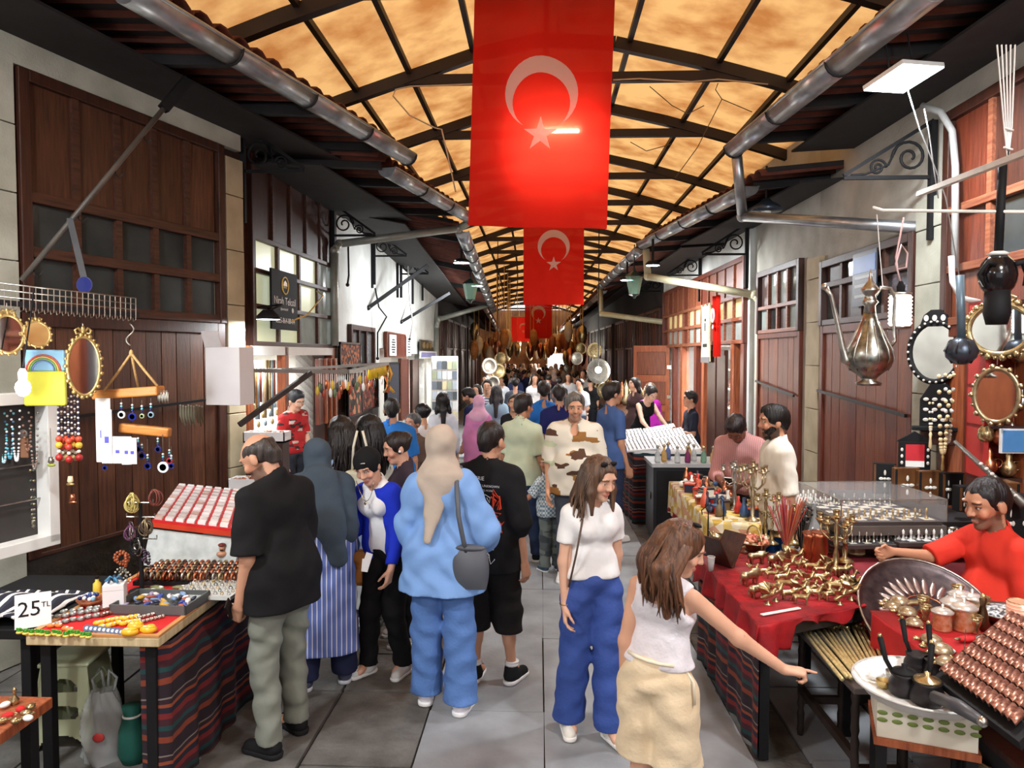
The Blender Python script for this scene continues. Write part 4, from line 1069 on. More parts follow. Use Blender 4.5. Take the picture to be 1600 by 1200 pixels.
b.grid(bagf,36,16);b.obj('film',BAGM,o,True)
for sx in(-1,1):b=MB();b.tube([(sx*.045,0,.35),(sx*.06,0,.42),(sx*.02,.01,.46),(sx*.01,.02,.37)],.008,5);b.obj('handle',BAGM,o,True)
b=MB();b.ell((.0,-.095,.15),(.03,.004,.025));b.obj('red_print',col(196,60,56),o,True)
b=MB();b.ell((0,0,.09),(.08,.06,.085));b.obj('packed_goods',col(150,150,150),o,True)
o=thing('teal_pouch','teal cloth pouch standing against the kilim','bag',G(208,1190,0));b=MB();b.lathe([(.05,0),(.07,.05),(.065,.17),(.04,.25),(.05,.30)],n=14);b.obj('body',col(22,90,78,rough=.8),o,True);b=MB();b.torus((0,0,.25),.043,.006);b.obj('drawstring',WHITE,o,True)
# ---------------- things hung in front of the planked shop ----------------
ra_,rb_=W(-14,441,3.75),W(212,466,4.35)
o=thing('wire_rack','long wire rack of hooks above the hanging mirrors','rack',ra_);d=rb_-ra_;nx=d.normalized()
for dz in(0,-.035,-.07):
 b=MB();b.tube([(0,0,dz),d+V((0,0,dz))],.004,5);b.obj('long_wire',SILVER,o,True)
b=MB();b.bar((0,.03,-.10),d+V((0,.03,-.10)),.012,.03);b.obj('rack_rail',IRON,o)
for i in range(26):
 p=d*(i/25);b=MB();b.tube([p,p+V((0,-.004,-.13)),p+V((0,-.03,-.14)),p+V((0,-.035,-.12))],.0028,4);b.obj('hook_wire',SILVER,o)
def ovalframe(name,label,c,w,h,m,bits,rz=0,tilt=0,crest=None,mirror=MIRROR,cat='mirror'):
 o=thing(name,label,cat,c,rot=(tilt,0,rz));T=MX.Rotation(PI/2,3,'X')
 b=MB();pts=[(w*math.cos(2*PI*i/32),0,h*math.sin(2*PI*i/32))for i in range(32)];b.tube(pts,min(w,h)*.13,7,closed=True);b.obj('frame',m,o,True)
 b=MB();b.add([(w*math.cos(2*PI*i/32),-.004,h*math.sin(2*PI*i/32))for i in range(32)],[tuple(range(32))]);b.obj('glass',mirror,o)
 b=MB();b.add([(w*math.cos(2*PI*i/32),.01,h*math.sin(2*PI*i/32))for i in range(32)],[tuple(range(32))]);b.obj('backing',WDARK,o)
 for i in range(bits):
  a=2*PI*i/bits;b=MB();k=1+.13*min(w,h)/w;k2=1+.13*min(w,h)/h
  b.ell((w*k*math.cos(a),-.004,h*k2*math.sin(a)),min(w,h)*(.10+.05*(i%2)),None,7,5);b.obj('ornament',m,o,True)
 if crest:
  for sx in(-1,1):
   b=MB();b.tube([(0,0,h*1.1),(sx*w*.3,0,h*1.3),(sx*w*.5,0,h*1.22),(sx*w*.42,0,h*1.1),(sx*w*.2,0,h*1.12)],min(w,h)*.08,6);b.obj('crest_scroll',m,o,True)
  b=MB();b.ell((0,0,h*1.22),(w*.16,.012,h*.16));b.obj('crest',m,o,True)
 b=MB();b.tube([(0,0,h*1.15),(0,.005,h*1.15+.05)],.003,5);b.obj('hanger',SILVER,o)
 return o
ovalframe('oval_mirror','tall gilt oval mirror with beaded frame on the wire rack',W(131,572,4.05),.083,.165,GOLDP,26,.85,0,True)
ovalframe('bow_mirror','small round mirror topped by a gilt bow',W(58,522,3.9),.062,.07,GOLDP,14,.9,-.25,True)
ovalframe('round_mirror','gilt round mirror cut by the edge of the view beside the bow mirror',W(12,522,3.8),.075,.10,GOLDP,16,.95,0,True)
o=thing('gift_pouch','yellow gift pouch printed with a rainbow behind the lit bulb','bag',W(72,634,4.1),.2);b=MB();b.box(-.11,.11,-.02,.02,0,.2);b.obj('yellow_body',col(216,214,70),o,bevel=.012);b=MB();b.box(-.10,.11,-.02,.02,.2,.32);b.obj('sky_panel',col(140,190,226),o,bevel=.01)
for i,c in enumerate(((206,90,80),(226,190,90),(120,180,110),(120,140,200))):
 b=MB();r=.09-i*.011;b.tube([(r*math.cos(PI*j/10),-.024,.2+r*math.sin(PI*j/10))for j in range(11)],.005,5);b.obj('rainbow_band',col(*c),o,True)
o=thing('bare_bulb','glowing bare bulb in front of the yellow pouch','lamp',W(36,606,3.7));b=MB();b.ell((0,0,0),(.036,.036,.045));b.obj('bulb',mat('bulb_glow',(255,246,226),emit=28,var=0),o,True);b=MB();b.lathe([(.02,.04),(.022,.08),(.012,.10)],n=12);b.obj('socket',WHITE,o);b=MB();b.tube([(0,0,.1),(.02,.05,.4),(0,.1,.52)],.004,5);b.obj('cord',BLACK,o)
lamp('POINT',W(36,606,3.62),16,.05,(1,.97,.9))
TD=TL1 .copy();TD.translation=V(TL1 .translation)+TL1 .to_3x3()@V((0,.62,0))
s1,z1=FW(TD,86,700);s2=FW(TD,-60,700)[0];zb=FW(TD,86,845)[1]
o=thing('necklace_case','white framed display case of hanging necklaces','display case',TD@V((s1,0,0)));o.rotation_euler=TD.to_euler();w_=s2-s1
b=MB();b.box(0,.07,-.08,.03,zb,zb+.95);b.obj('frame_post',WHITE,o,bevel=.004);b=MB();b.box(0,w_,-.08,.03,zb-.02,zb+.05);b.obj('bottom_rail',WHITE,o,bevel=.004);b=MB();b.box(0,w_,-.08,.03,zb+.88,zb+.95);b.obj('top_rail',WHITE,o,bevel=.004)
b=MB();b.box(.03,w_,-.10,-.08,zb,zb+.92);b.obj('dark_back',mat('case_back',(52,48,46),.8),o)
for zz in(.28,.5):b=MB();b.tube([(.07,-.05,zb+zz),(w_,-.05,zb+zz)],.006,5);b.obj('shelf_wire',SILVER,o)
def strand(name,label,c,drop,w,r,ms,cat='necklace',grp=None,extra=None,tassel=None):
 o=thing(name,label,cat,c,group=grp);n=max(6,int(2*drop/(r*2.3)))
 for i in range(n):
  t=i/(n-1);x=-w+2*w*t;z=-drop*(1-abs(2*t-1)**3);b=MB();b.ell((x*(1-.3*math.sin(PI*t)),0,z),r,None,6,4);b.obj('bead',ms[i%len(ms)],o,True)
 if tassel:b=MB();b.lathe([(.002,-drop-.14),(.013,-drop-.12),(.008,-drop-.05),(.012,-drop-.03),(.003,-drop)],n=8);b.obj('tassel',tassel,o,True)
 return o
CY=col(110,200,214);WHB=col(236,236,240)
for i,(px,py,dr,ms,lab)in enumerate(((4,650,.28,[CY,WHB],'turquoise and white bead necklace at the edge of the case'),(14,646,.27,[CY,col(60,110,150)],'turquoise and blue bead necklace in the white case'),(24,642,.30,[WHB],'long white bead necklace in the white case'),(42,652,.2,[col(120,80,60),col(150,110,90)],'brown bead necklace in the white case'),(52,645,.34,[SILVER,col(140,110,100)],'silver and brown bead necklace by the white post'))):
 strand('bead_necklace',lab,W(px,py,4.28),dr,.028,.0075,ms)
o=thing('clay_pendant','carved brown clay pendant hanging between the necklaces','pendant',W(38,700,4.3));b=MB();b.box(-.025,.025,-.006,.006,-.06,.06);b.obj('plaque',col(130,90,64,rough=.8),o,bevel=.006);b=MB();b.ell((0,-.006,.085),(.03,.008,.028));b.obj('medallion',col(90,80,74),o,True)
strand('chain_pendants','hanging string of keys and pendants under the necklaces',W(50,735,4.2),.34,.01,.009,[OLDBRASS,col(60,70,60),SILVER])
for i in range(7):
 px=90+i*5.2;Y=4.15+.03*(i%3);top=W(px,612+3*(i%2),Y)
 o=thing('bead_keychain','hanging string of dark and pale beads ending in large red and yellow beads','keychain',top,group='bead key chains under the oval mirror')
 b=MB();b.tube([(0,0,.06),(0,0,-.36)],.002,4);b.obj('cord',BLACK,o)
 for k in range(16):b=MB();b.ell((0,0,-.012-k*.0155),.007 if k<13 else .009,None,6,4);b.obj('bead',[KN if False else col(30,34,66),WHB,SILVER][(k+i)%3 if i%2 else k%2],o,True)
 for k,(r,c)in enumerate(((.018,(200,74,50)),(.02,(214,180,60)if i%2==0 else(190,60,50)),(.011,(230,226,210)),(.021 if i%3==0 else .014,(176,40,40)if i%3==0 else(206,186,130)))):
  b=MB();b.ell((0,0,-.275-k*.036),r,None,9,6);b.obj('large_bead',col(*c),o,True)
for(px,py,lab,m1,m2)in((80,722,'thimble charm with a green base beside the key chains',SILVER,col(150,160,60)),(110,752,'cream crescent charm under the key chains',col(230,214,170),GOLDP),(113,780,'small copper charm hanging lowest under the key chains',COPPER,COPPER)):
 o=thing('hanging_charm',lab,'charm',W(px,py,4.2));b=MB();b.lathe([(.012,.03),(.017,0),(.008,-.012)],n=10);b.obj('body',m1,o,True);b=MB();b.ell((0,0,-.018),(.026,.012,.010));b.obj('foot',m2,o,True);b=MB();b.tube([(0,0,.03),(0,0,.2)],.0015,4);b.obj('thread',BLACK,o)
Y=4.3;hk=W(203,522,Y)
o=thing('rope_hanger','rope-slung wooden bars hung with blue evil-eye charms','hanger',hk)
b=MB();b.tube([V((.012*math.sin(2*PI*t)*2,0,.062-.13*t))for t in[i/14 for i in range(15)]],.004,6);b.obj('hook',SILVER,o,True)
kn_=W(205,552,Y)-hk;ends=[W(162,612,Y-.05)-hk,W(216,606,Y+.1)-hk,W(246,603,Y)-hk]
b=MB();b.ell(kn_,(.012,.012,.022));b.obj('knot',ROPE,o,True)
for e in ends:b=MB();b.tube([kn_,kn_.lerp(e,.5)+V((0,0,-.004)),e],.0075,6);b.obj('rope',ROPE,o,True)
HON=mat('honey_wood',(206,140,66),.45,col2=(176,108,44),scale=6,stretch=(1,8,8))
for(a,c)in(((150,617),(252,610)),((188,668),(266,676))):
 p0,p1=W(*a,Y)-hk,W(*c,Y)-hk;b=MB();b.bar(p0,p1,.10 if a[1]<640 else .05,.055);b.obj('wooden_bar',HON,o,bevel=.01)
EB,EW=col(24,40,130,rough=.15),col(226,236,240,rough=.2)
def eye(px,py,r,hang,lab,m=EB):
 q=thing('evil_eye_charm',lab,'charm',W(px,py,Y-.07),group='evil-eye charms');T=MX.Rotation(PI/2,3,'X')
 b=MB();b.lathe([(.001,-.005),(r,-.005),(r,.004),(.001,.006)],n=16,T=T);b.obj('disc',m,q)
 for k,(f,mm)in enumerate(((.62,EW),(.40,col(110,180,220)),(.22,BLACK))):b=MB();b.lathe([(.001,.006+k*.0006),(r*f,.006+k*.0006)],n=14,T=T,caps=True);b.obj('eye_ring',mm,q)
 b=MB();b.tube([(0,0,r),(0,0,r+hang)],.003,4);b.obj('cord',SILVER,q);
 for k in range(3):b=MB();b.ell((0,0,r+.012+k*.016),.007,None,7,5);b.obj('bead',[EB,CY,EW][k],q,True)
for i,(px,py,r,hg,m)in enumerate(((190,648,.022,.07,EW),(207,651,.024,.09,EB),(222,650,.014,.08,col(150,170,120)),(236,648,.018,.08,col(110,140,160)),(231,728,.020,.14,EB),(255,730,.033,.16,EW),(265,720,.018,.12,col(170,36,50)),(216,702,.02,.05,EB),(222,712,.02,.06,EB),(247,702,.018,.06,EB),(164,731,.014,.05,EB),(268,728,.016,.1,EB))):
 eye(px,py,r,hg,'blue glass evil-eye charm hanging from the honey wood bars' if m is EB else['white','','green','grey','','large white','red'][i]+' eye charm hanging from the honey wood bars',m)
for i,(x0,y0,x1,y1)in enumerate(((149,622,174,722),(158,640,176,724),(176,682,192,724),(190,682,206,726),(200,684,214,725))):
 a,c=W(x0,y0,Y-.1-i*.008),W(x1,y1,Y-.1-i*.008);q=thing('charm_card',['tall white card','second tall white card','short white card next to the tall ones','middle short white card','outermost short white card'][i]+' of charms on the wooden bars','card',V((a.x,a.y,a.z)),group=None)
 b=MB();b.box(0,c.x-a.x,-.002,.002,c.z-a.z,0);b.obj('card',WHITEM,q);b=MB();b.box((c.x-a.x)*.3,(c.x-a.x)*.7,-.004,-.002,(c.z-a.z)*.62,(c.z-a.z)*.5);b.obj('print',col(90,90,190),q)
for i in range(8):
 o=thing('metal_tag','thin metal tag hanging in a bunch on the bar of the planked shop','tag',W(247+i*2.2,612+(i%2)*3,Y-.02),group='metal tags at the end of the wooden bar');b=MB();b.ell((0,0,-.03),(.004,.003,.03),None,6,5);b.obj('blade',SILVER,o,True);b=MB();b.torus((0,0,.002),.005,.0012,MX.Rotation(PI/2,3,'X'),8,4);b.obj('ring',SILVER,o,True)
for i in range(9):
 o=thing('leaf_strip','grey-green strip in the bunch tied to the lock bar','strip',W(282+i*4.2,638+(i%3),5.4),group='strips tied to the lock bar');b=MB();b.tube([(0,0,.02),(.004,-.01,-.05),(.012,0,-.11-.02*(i%2))],[.006,.009,.004],5);b.obj('strip',col(120,120,100,rough=.8)if i<6 else col(90,80,60,rough=.8),o,True);b=MB();b.ell((0,0,.022),.008,None,6,4);b.obj('tie',col(150,150,140),o)
base=G(222,925,.805);Yb=base.y
o=thing('bracelet_tree','tall black stand loaded with bracelets at the corner of the souvenir table','stand',base);b=MB();b.lathe([(.07,0),(.07,.012),(.012,.02),(.010,.50)],n=14);b.obj('post',BLACK,o);
for z,dx in((.30,.09),(.42,.08),(.50,.07)):b=MB();b.tube([(-dx,0,z+.02),(-dx,0,z),(dx,0,z),(dx,0,z+.02)],.004,5);b.obj('arm',SILVER,o)
def loops(px,py,n,R_,r,m,lab,nm='hanging_bracelets',sp=.5,beads=False):
 q=thing(nm,lab,'bracelets',W(px,py,Yb-.02))
 for i in range(n):
  T=Euler((PI/2,0,rnd.uniform(-1.2,1.2))).to_matrix();b=MB()
  if beads:
   for k in range(12):a=2*PI*k/12;b.ell(T@V((R_*math.cos(a),R_*math.sin(a)-R_*.5,0))+V((i*.014-n*.007,0,-.01*i)),r,None,6,4)
  else:b.torus((rnd.uniform(-.01,.01),rnd.uniform(-.01,.01),-R_*.4+rnd.uniform(-.02,.02)),R_,r,T,18,5,1.15)
  b.obj('loop',m if not isinstance(m,list)else m[i%len(m)],q,True)
loops(206,782,9,.034,.0035,col(196,182,110,rough=.7),'hanging bunch of pale yellow cord bracelets')
loops(242,776,7,.036,.003,col(120,60,50,rough=.7),'hanging bunch of rust red cord bracelets')
loops(204,826,8,.032,.003,[col(110,60,100),SILVER,col(60,40,60)],'purple and silver cord bracelets hanging mid-height')
loops(228,822,8,.032,.003,[OLDBRASS,col(80,70,60)],'bronze coloured bracelets hanging mid-height')
loops(194,866,3,.03,.0085,col(160,84,50),'brown wooden bead bracelets hanging low',beads=True)
loops(229,862,3,.032,.008,col(54,42,56,rough=.2),'dark plum bead bracelets hanging low',beads=True)
loops(194,892,3,.034,.006,[col(190,190,170),col(110,120,110)],'grey bead bracelets resting at the foot of the stand',beads=True)
loops(212,850,5,.03,.004,[BLACK,SILVER],'black and silver bracelets between the bead ones')
a,c=W(34,438,4.6),W(272,150,5.4)
o=thing('awning_strut','long diagonal iron strut with hooks in front of the boarded window','strut',a);d=c-a;b=MB();b.tube([(0,0,0),d],.018,8);b.obj('bar',mat('strut_paint',(92,86,80),.5,.3,var=.25),o,True);b=MB();b.bar(d*.92,d*1.1,.06,.07);b.obj('end_plate',BLACK,o)
for t in(.07,.34,.58,.78):b=MB();p=d*t;b.tube([p,p+V((.0,0,-.05)),p+V((.03,0,-.075)),p+V((.06,0,-.04))],.005,5);b.obj('hook',IRON,o,True)
a,c=W(109,342,4.75),W(134,447,4.45);o=thing('hanging_strut','grey flat bar hanging from the diagonal strut','bar',a);b=MB();b.bar((0,0,0),c-a,.035,.012);b.obj('bar',mat('grey_bar',(110,116,122),.45,.4),o)
o=thing('blue_eye_disc','dark blue glass disc at the foot of the grey hanging bar','charm',W(132,445,4.42));T=MX.Rotation(PI/2,3,'X');b=MB();b.lathe([(.001,-.004),(.047,-.004),(.047,.004),(.001,.004)],n=20,T=T);b.obj('disc',glass('blue_glass',(60,70,150),.5),o);b=MB();b.torus((0,0,0),.047,.004,T,24,5);b.obj('rim',col(60,66,120),o,True)
o=thing('white_carton','white cardboard box with an open flap hanging beside the pale pier','box',W(360,632,5.3),-.2);b=MB();b.box(-.14,.14,-.09,.09,0,.42);b.obj('carton',mat('carton_white',(222,220,222),.8,var=.03),o,bevel=.004);b=MB(MX.Translation((-.05,-.09,.42))@MX.Rotation(.35,4,'X'));b.box(-.09,.05,-.003,.003,0,.12);b.obj('flap',mat('carton_flap',(206,200,200),.8),o)
FP=[W(396,579,5.6),W(543,581,6.0),W(606,568,8.6),W(455,577,8.2)]
o=thing('hanging_rack','rectangular steel frame of dangling trinkets held out over the shop step','rack',FP[0])
for a,c in zip(FP,FP[1:]+FP[:1]):b=MB();b.bar(a-FP[0],c-FP[0],.03,.03);b.obj('frame_bar',mat('steel_bar',(120,116,110),.4,.6),o)
q0,q1=W(374,664,5.3),W(486,582,5.75);b=MB();b.bar(q0-FP[0],q1-FP[0],.035,.035);b.obj('brace',DIRON,o)
pal=[col(200,170,60),col(150,60,40),col(226,226,220),col(60,60,60),col(190,110,60),col(90,110,70),COPPER]
for i in range(30):
 t=i/29;p=FP[1].lerp(FP[2],t)if i%2 else FP[1].lerp(FP[0],t*.35)
 q=thing('dangling_trinket','small coloured trinket on a thread under the steel frame','trinket',p,group='trinkets dangling from the steel frame');L=rnd.uniform(.06,.16)
 b=MB();b.tube([(0,0,0),(0,0,-L)],.0025,4);b.obj('thread',WHITE,q);b=MB();b.ell((0,0,-L-.03),(.016,.014,.04),None,7,5);b.obj('body',pal[i%7],q,True)
q=thing('yellow_tassel_fringe','bright yellow tassels in a row under the far corner of the frame','tassels',FP[1].lerp(FP[2],.45))
dd=FP[2]-FP[1]
for i in range(14):b=MB();b.lathe([(.002,0),(.014,-.03),(.02,-.12)],dd*(i*.035),6);b.obj('tassel',col(226,190,30),q,True)
q=thing('orange_garland','curled orange and gold ribbon garland at the far frame corner','garland',FP[2])
for i in range(8):b=MB();b.tube([(0,0,0),(.05*math.cos(i),.05*math.sin(i),-.12),(.02*math.cos(i+2),.04*math.sin(i),-.26),(.07*math.cos(i*2),.03,-.34)],.012,5);b.obj('ribbon',[col(226,170,40),col(206,90,40),BRASS][i%3],q,True)
p=TL2@V((FW(TL2,444,470,.14)[0],.14,0));zz=FW(TL2,444,470,.14)[1]
o=thing('shop_sign','black hanging shop sign with a yellow round emblem and white script','sign',(p.x,p.y,zz));o.rotation_euler=TL2 .to_euler();wS,hS=.38,.33
b=MB();b.box(-wS,wS,-.012,.012,-hS,hS);b.obj('board',BLACK,o);RX=MX.Rotation(PI/2,4,'X');face=lambda x,z:MX.Translation((x,.0135,z))@MX.Rotation(PI,4,'Z')@RX
YE=col(226,180,50);T=MX.Rotation(-PI/2,3,'X')
b=MB();b.torus((0,.014,.17),.095,.008,T,24,5);b.obj('emblem_ring',YE,o,True);b=MB();b.prism([(-.06,0),(-.045,.04),(0,.065),(.045,.04),(.06,0)],.0,.004,MX.Translation((0,.013,.165))@MX.Rotation(PI,4,'Z')@RX);b.obj('emblem_dome',YE,o);text('NIRAH',.035,face(0,.15),YE,o)
text('Nirah Tekstil',.122,face(0,-.01),WHITEM,o);text('@nirahtekstil',.04,face(.03,-.10),WHITEM,o);text('0535-864-88-84',.088,face(0,-.23),WHITEM,o)
b=MB();b.lathe([(.03,0),(.03,.004)],(-.22,.013,-.10),14,T);b.obj('phone_badge',WHITEM,o)
sl=W(419,494,7.1);o=thing('flood_lamp','lit round flood lamp clipped under the black sign','lamp',sl);b=MB();b.lathe([(.12,-.03),(.11,0),(.05,.06)],n=18);b.obj('housing',BLACK,o,True);b=MB();b.lathe([(.001,-.031),(.112,-.032)],n=18);b.obj('lens',mat('lamp_glow',(246,250,255),emit=14,var=0),o);b=MB();b.tube([(0,0,.05),(.1,.1,.12),(-.2,.25,.1)],.01,6);b.obj('bracket',BLACK,o,True)
lamp('AREA',sl+V((0,0,-.05)),40,.2,(.92,.97,1))
q=thing('yellow_cable','slack yellow cable looping between the sign and the downpipe','cable',W(455,502,7.6));P0=W(455,502,7.6);b=MB();b.tube([W(*a,7.6+i*.3)-P0 for i,a in enumerate(((455,502),(480,492),(500,468),(505,462),(495,455)))],.008,6);b.obj('cable',col(206,170,90),q,True)
SX=lambda px,out:FW(TL2,px,600,out)[0]
o=thing('entrance_posts','orange-brown wooden shop front posts under the black sign','posts',TL2@V((0,0,0)));o.rotation_euler=TL2 .to_euler()
for px in(388,445,518):b=MB();s_=SX(px,.05);b.box(s_-.06,s_+.06,-.02,.08,.1,2.22);b.obj('post',WORANGE,o,bevel=.006)
b=MB();b.box(SX(518,.05),SX(388,.05),-.02,.08,2.12,2.22);b.obj('transom',WHITE,o)
b=MB();s0,s1=SX(514,-.3),SX(470,-.3);b.box(s0,s1,-.34,-.30,.1,2.1);b.obj('white_door',WHITE,o)
sp_=[col(60,50,44),col(150,130,90),col(226,226,220),col(110,60,50),col(120,140,150),GOLDP]
for k in range(2):
 for i in range(13):
  s_=SX(396+i*3.6,-.3);q=thing('hanging_strand','beaded strand in the %s row inside the lit shop under the black sign'%('upper','lower')[k],'beads',TL2@V((s_,-.3,2.06-k*1.0)),group='%s strands inside the lit shop'%('upper','lower')[k])
  b=MB();b.tube([(0,0,0),(0,0,-.5-.1*(i%3))],.018,6);b.obj('strand',sp_[(i*5+k)%6],q,True);b=MB();b.ell((0,0,-.56-.1*(i%3)),(.022,.022,.04),None,7,5);b.obj('tassel',sp_[(i*3+1)%6],q,True)
for(px,py,Y,w_,lab)in((386,764,6.3,.13,'small open white box at the foot of the pale pier'),(418,690,7.0,.2,'white tray box of small goods beside the entrance posts')):
 o=thing('open_box',lab,'box',W(px,py,Y));b=MB();b.box(-w_,w_,-.1,.1,0,.015);b.box(-w_,w_,-.1,-.09,0,.1);b.box(-w_,w_,.09,.1,0,.1);b.box(-w_,-w_+.01,-.1,.1,0,.1);b.box(w_-.01,w_,-.1,.1,0,.1);b.obj('carton',WHITEM,o)
 for i in range(12):b=MB();b.ell((rnd.uniform(-w_*.8,w_*.8),rnd.uniform(-.07,.07),.08),(.03,.02,.03),None,7,5);b.obj('small_good',[COPPER,col(190,190,190),col(150,110,90)][i%3],o,True)
 b=MB();b.box(-w_*.9,w_*.9,-.09,.09,-o.location.z,-.002);b.obj('stand_body',WDARK,o)
# ---------------- stalls opposite: brass, copper, chess, cloth-covered tables ----------------
BZ=.76
VELVET=mat('red_velvet',(176,14,26),.7,col2=(120,6,16),scale=10,bump=.5,bscale=14)
WINE=mat('wine_cloth',(140,18,34),.75,col2=(92,8,20),scale=5)
def tabletop_cloth(name,label,pts,z,drop,m,cat='cloth',wav=.02,floorstand=True,standm=None,parent=None,zf=None):
 """cloth laid over a table with the outline PTS, falling over its edge"""
 b=MB();b.add([(x,y,z)for x,y in pts],[tuple(range(len(pts)))]);n=len(pts)
 o=tag(b.obj(name,m,None,True,solid=.008),label,cat)
 cl=pts+[pts[0]]
 drape('skirt','',cl,z-drop,z,m,wav=wav,n=110,parent=o,z0f=zf or(lambda u:z-drop+.03*math.sin(u*37)+.02*math.sin(u*91)))
 if standm:
  b=MB();cx=sum(p[0]for p in pts)/n;cy=sum(p[1]for p in pts)/n
  q=[(cx+(x-cx)*.93,cy+(y-cy)*.93)for x,y in pts];b.prism(q,0,z-.012);b.obj('table_body',standm,o)
 return o
bp_=[(1.10,3.70),(1.77,4.02),(1.86,5.05),(1.06,5.10)]
TB=tabletop_cloth('red_velvet_cloth','rumpled red velvet cloth over the table of brass animals',bp_,BZ,.17,VELVET,wav=.03,zf=lambda u:BZ-(.045 if .06<u<.2 else .15 if u<.07 else .16)-.02*math.sin(u*60)-.015*math.sin(u*140))
DARKBOX=mat('dark_lattice',(36,34,36),.6,var=.3)
o=thing('brass_table','dark table frame under the red velvet cloth','table',(1.45,4.45,0));b=MB();b.prism([(x*.9+.045*1+.1-1.45*.9-.15+.04,(yy-4.45)*.88)for x,yy in bp_],.66,.74);b.obj('table_top',DARKBOX,o)
for x,yy in bp_:
 b=MB();lx,ly=(x-1.45)*.8,(yy-4.45)*.8;b.box(lx-.025,lx+.025,ly-.025,ly+.025,0,.66);b.obj('leg',BLACK,o)
drape('striped_kilim','dark striped kilim hanging below the red velvet cloth',[(1.09,5.08),(1.125,3.78)],.04,.62,KILIM)
def sdfobj(name,lo,hi,h,fn,m,parent):
 f=Field(lo,hi,h);fn(f);v,t=f.mesh();return npmesh(name,v,t,m,parent)
def quad(nm,kind,m):
 t=thing(nm,'x','figurine')
 def fn(f):
  f.cone((-.05,0,.075),(.045,0,.078),.030 if kind!='horse' else .022,.026 if kind!='horse' else .024,.02)
  for x in(-.05,.045):
   for yy in(-.016,.016):f.cone((x,yy,.06),(x+.004,yy*1.1,.004),.012,.008,.012)
  if kind=='horse':f.cone((.05,0,.085),(.08,0,.135),.018,.011,.015);f.cone((.08,0,.137),(.108,0,.118),.012,.007,.008);f.cone((-.07,0,.085),(-.095,0,.03),.009,.006,.01);f.cone((.075,-.005,.145),(.072,-.005,.158),.004,.002,.003)
  elif kind=='bull':f.cone((.05,0,.085),(.085,0,.078),.024,.015,.02);f.cone((.07,0,.1),(.02,0,.105),.016,.012,.02);f.cone((.08,.012,.095),(.095,.03,.115),.006,.003,.004);f.cone((.08,-.012,.095),(.095,-.03,.115),.006,.003,.004);f.cone((-.075,0,.09),(-.09,0,.03),.006,.005,.01)
  else:f.cone((.05,0,.09),(.08,0,.10),.026,.02,.02);f.cone((.095,0,.095),(.11,0,.03),.011,.007,.01);f.cone((.11,0,.03),(.125,0,.035),.007,.005,.006);f.ell((.065,.026,.1),(.02,.005,.022),None,.008);f.ell((.065,-.026,.1),(.02,.005,.022),None,.008);f.cone((-.075,0,.08),(-.085,0,.04),.006,.004,.01)
 sdfobj('body',(-.12,-.06,-.004),(.15,.06,.17),.005,fn,m,t)
 if kind=='horse':b=MB();b.tube([(.062,0,.115),(.078,0,.147),(.09,0,.15)],[.008,.009,.004],5);b.obj('mane',OLDBRASS,t,True)
 else:b=MB();b.ell((.085,0,.1),(.008,.022,.006));b.obj('brow',OLDBRASS,t,True)
 return t
def bird(nm,m):
 t=thing(nm,'x','figurine');b=MB();b.lathe([(.03,0),(.032,.008),(.012,.014),(.012,.03)],n=12);b.obj('base',OLDBRASS,t,True)
 sdfobj('body',(-.09,-.1,.01),(.09,.1,.16),.005,lambda f:(f.cone((-.04,0,.05),(.03,0,.09),.016,.024,.01),f.cone((.035,0,.1),(.05,0,.125),.015,.012,.012),f.cone((.055,0,.125),(.075,0,.118),.007,.003,.005)),m,t)
 for sy in(-1,1):b=MB();b.grid(lambda u,v:V((-.05+.07*u-.03*v,sy*(.015+.03*v),.085+.06*v-.02*u*v)),4,4);b.obj('wing',m,t,True,solid=.005)
 return t
def stick(nm,h,m,cups=1):
 t=thing(nm,'x','candlestick');b=MB();b.lathe([(.05,0),(.052,.008),(.03,.02),(.012,.035),(.018,.06+h*.1),(.009,.1+h*.1),(.017,h*.5),(.008,h*.56),(.014,h*.75),(.008,h*.82),(.016,h*.9),(.010,h*.92)],n=14);b.obj('stem',m,t,True)
 sp=[(0,0)]if cups==1 else[(.09*math.cos(2*PI*i/cups),.09*math.sin(2*PI*i/cups))for i in range(cups)]+[(0,0)]
 for i,(x,yy)in enumerate(sp):
  z=h*.92 if(x,yy)==(0,0)else h*.84
  if(x,yy)!=(0,0):b=MB();b.tube([(0,0,h*.6),(x*.5,yy*.5,h*.55),(x*.95,yy*.95,h*.66),(x,yy,z)],.005,6);b.obj('arm',m,t,True)
  b=MB();b.lathe([(.008,z),(.03,z+.008),(.032,z+.013),(.012,z+.012),(.016,z+.045),(.019,z+.05),(.010,z+.046)],(x,yy,0),12);b.obj('cup',m,t,True)
 return t
def vase(nm,prof,m,n=16,cat='vase'):
 t=thing(nm,'x',cat);b=MB();b.lathe(prof,n=n);b.obj('body',m,t,True);r=max(prof,key=lambda q:q[1]);b=MB();b.torus((0,0,r[1]),r[0],.004,None,16,5);b.obj('rim',m,t,True);return t
hor,bul,ele,brd=quad('brass_horse','horse',BRASS),quad('brass_bull','bull',OLDBRASS),quad('brass_elephant','elephant',BRASS),bird('brass_bird',BRASS)
scatter(bul,[(1185,935),(1172,915),(1182,882),(1212,886)],BZ,'heavy brass bull with horns at the street edge of the velvet cloth','brass bulls',[.3,.5,.2,.6],(.72,.85))
scatter(ele,[(1242,905),(1282,912),(1252,888),(1300,925),(1195,900),(1262,930),(1318,900),(1232,938),(1206,925)],BZ,'small brass elephant standing on the red velvet cloth','brass elephants',None,(.45,.6))
scatter(hor,[(1222,912),(1206,905),(1268,895),(1325,915),(1312,900),(1228,925),(1270,938),(1300,940),(1252,945),(1282,898),(1240,892),(1308,930)],BZ,'brass horse standing among the animals on the velvet cloth','brass horses',None,(.5,.8))
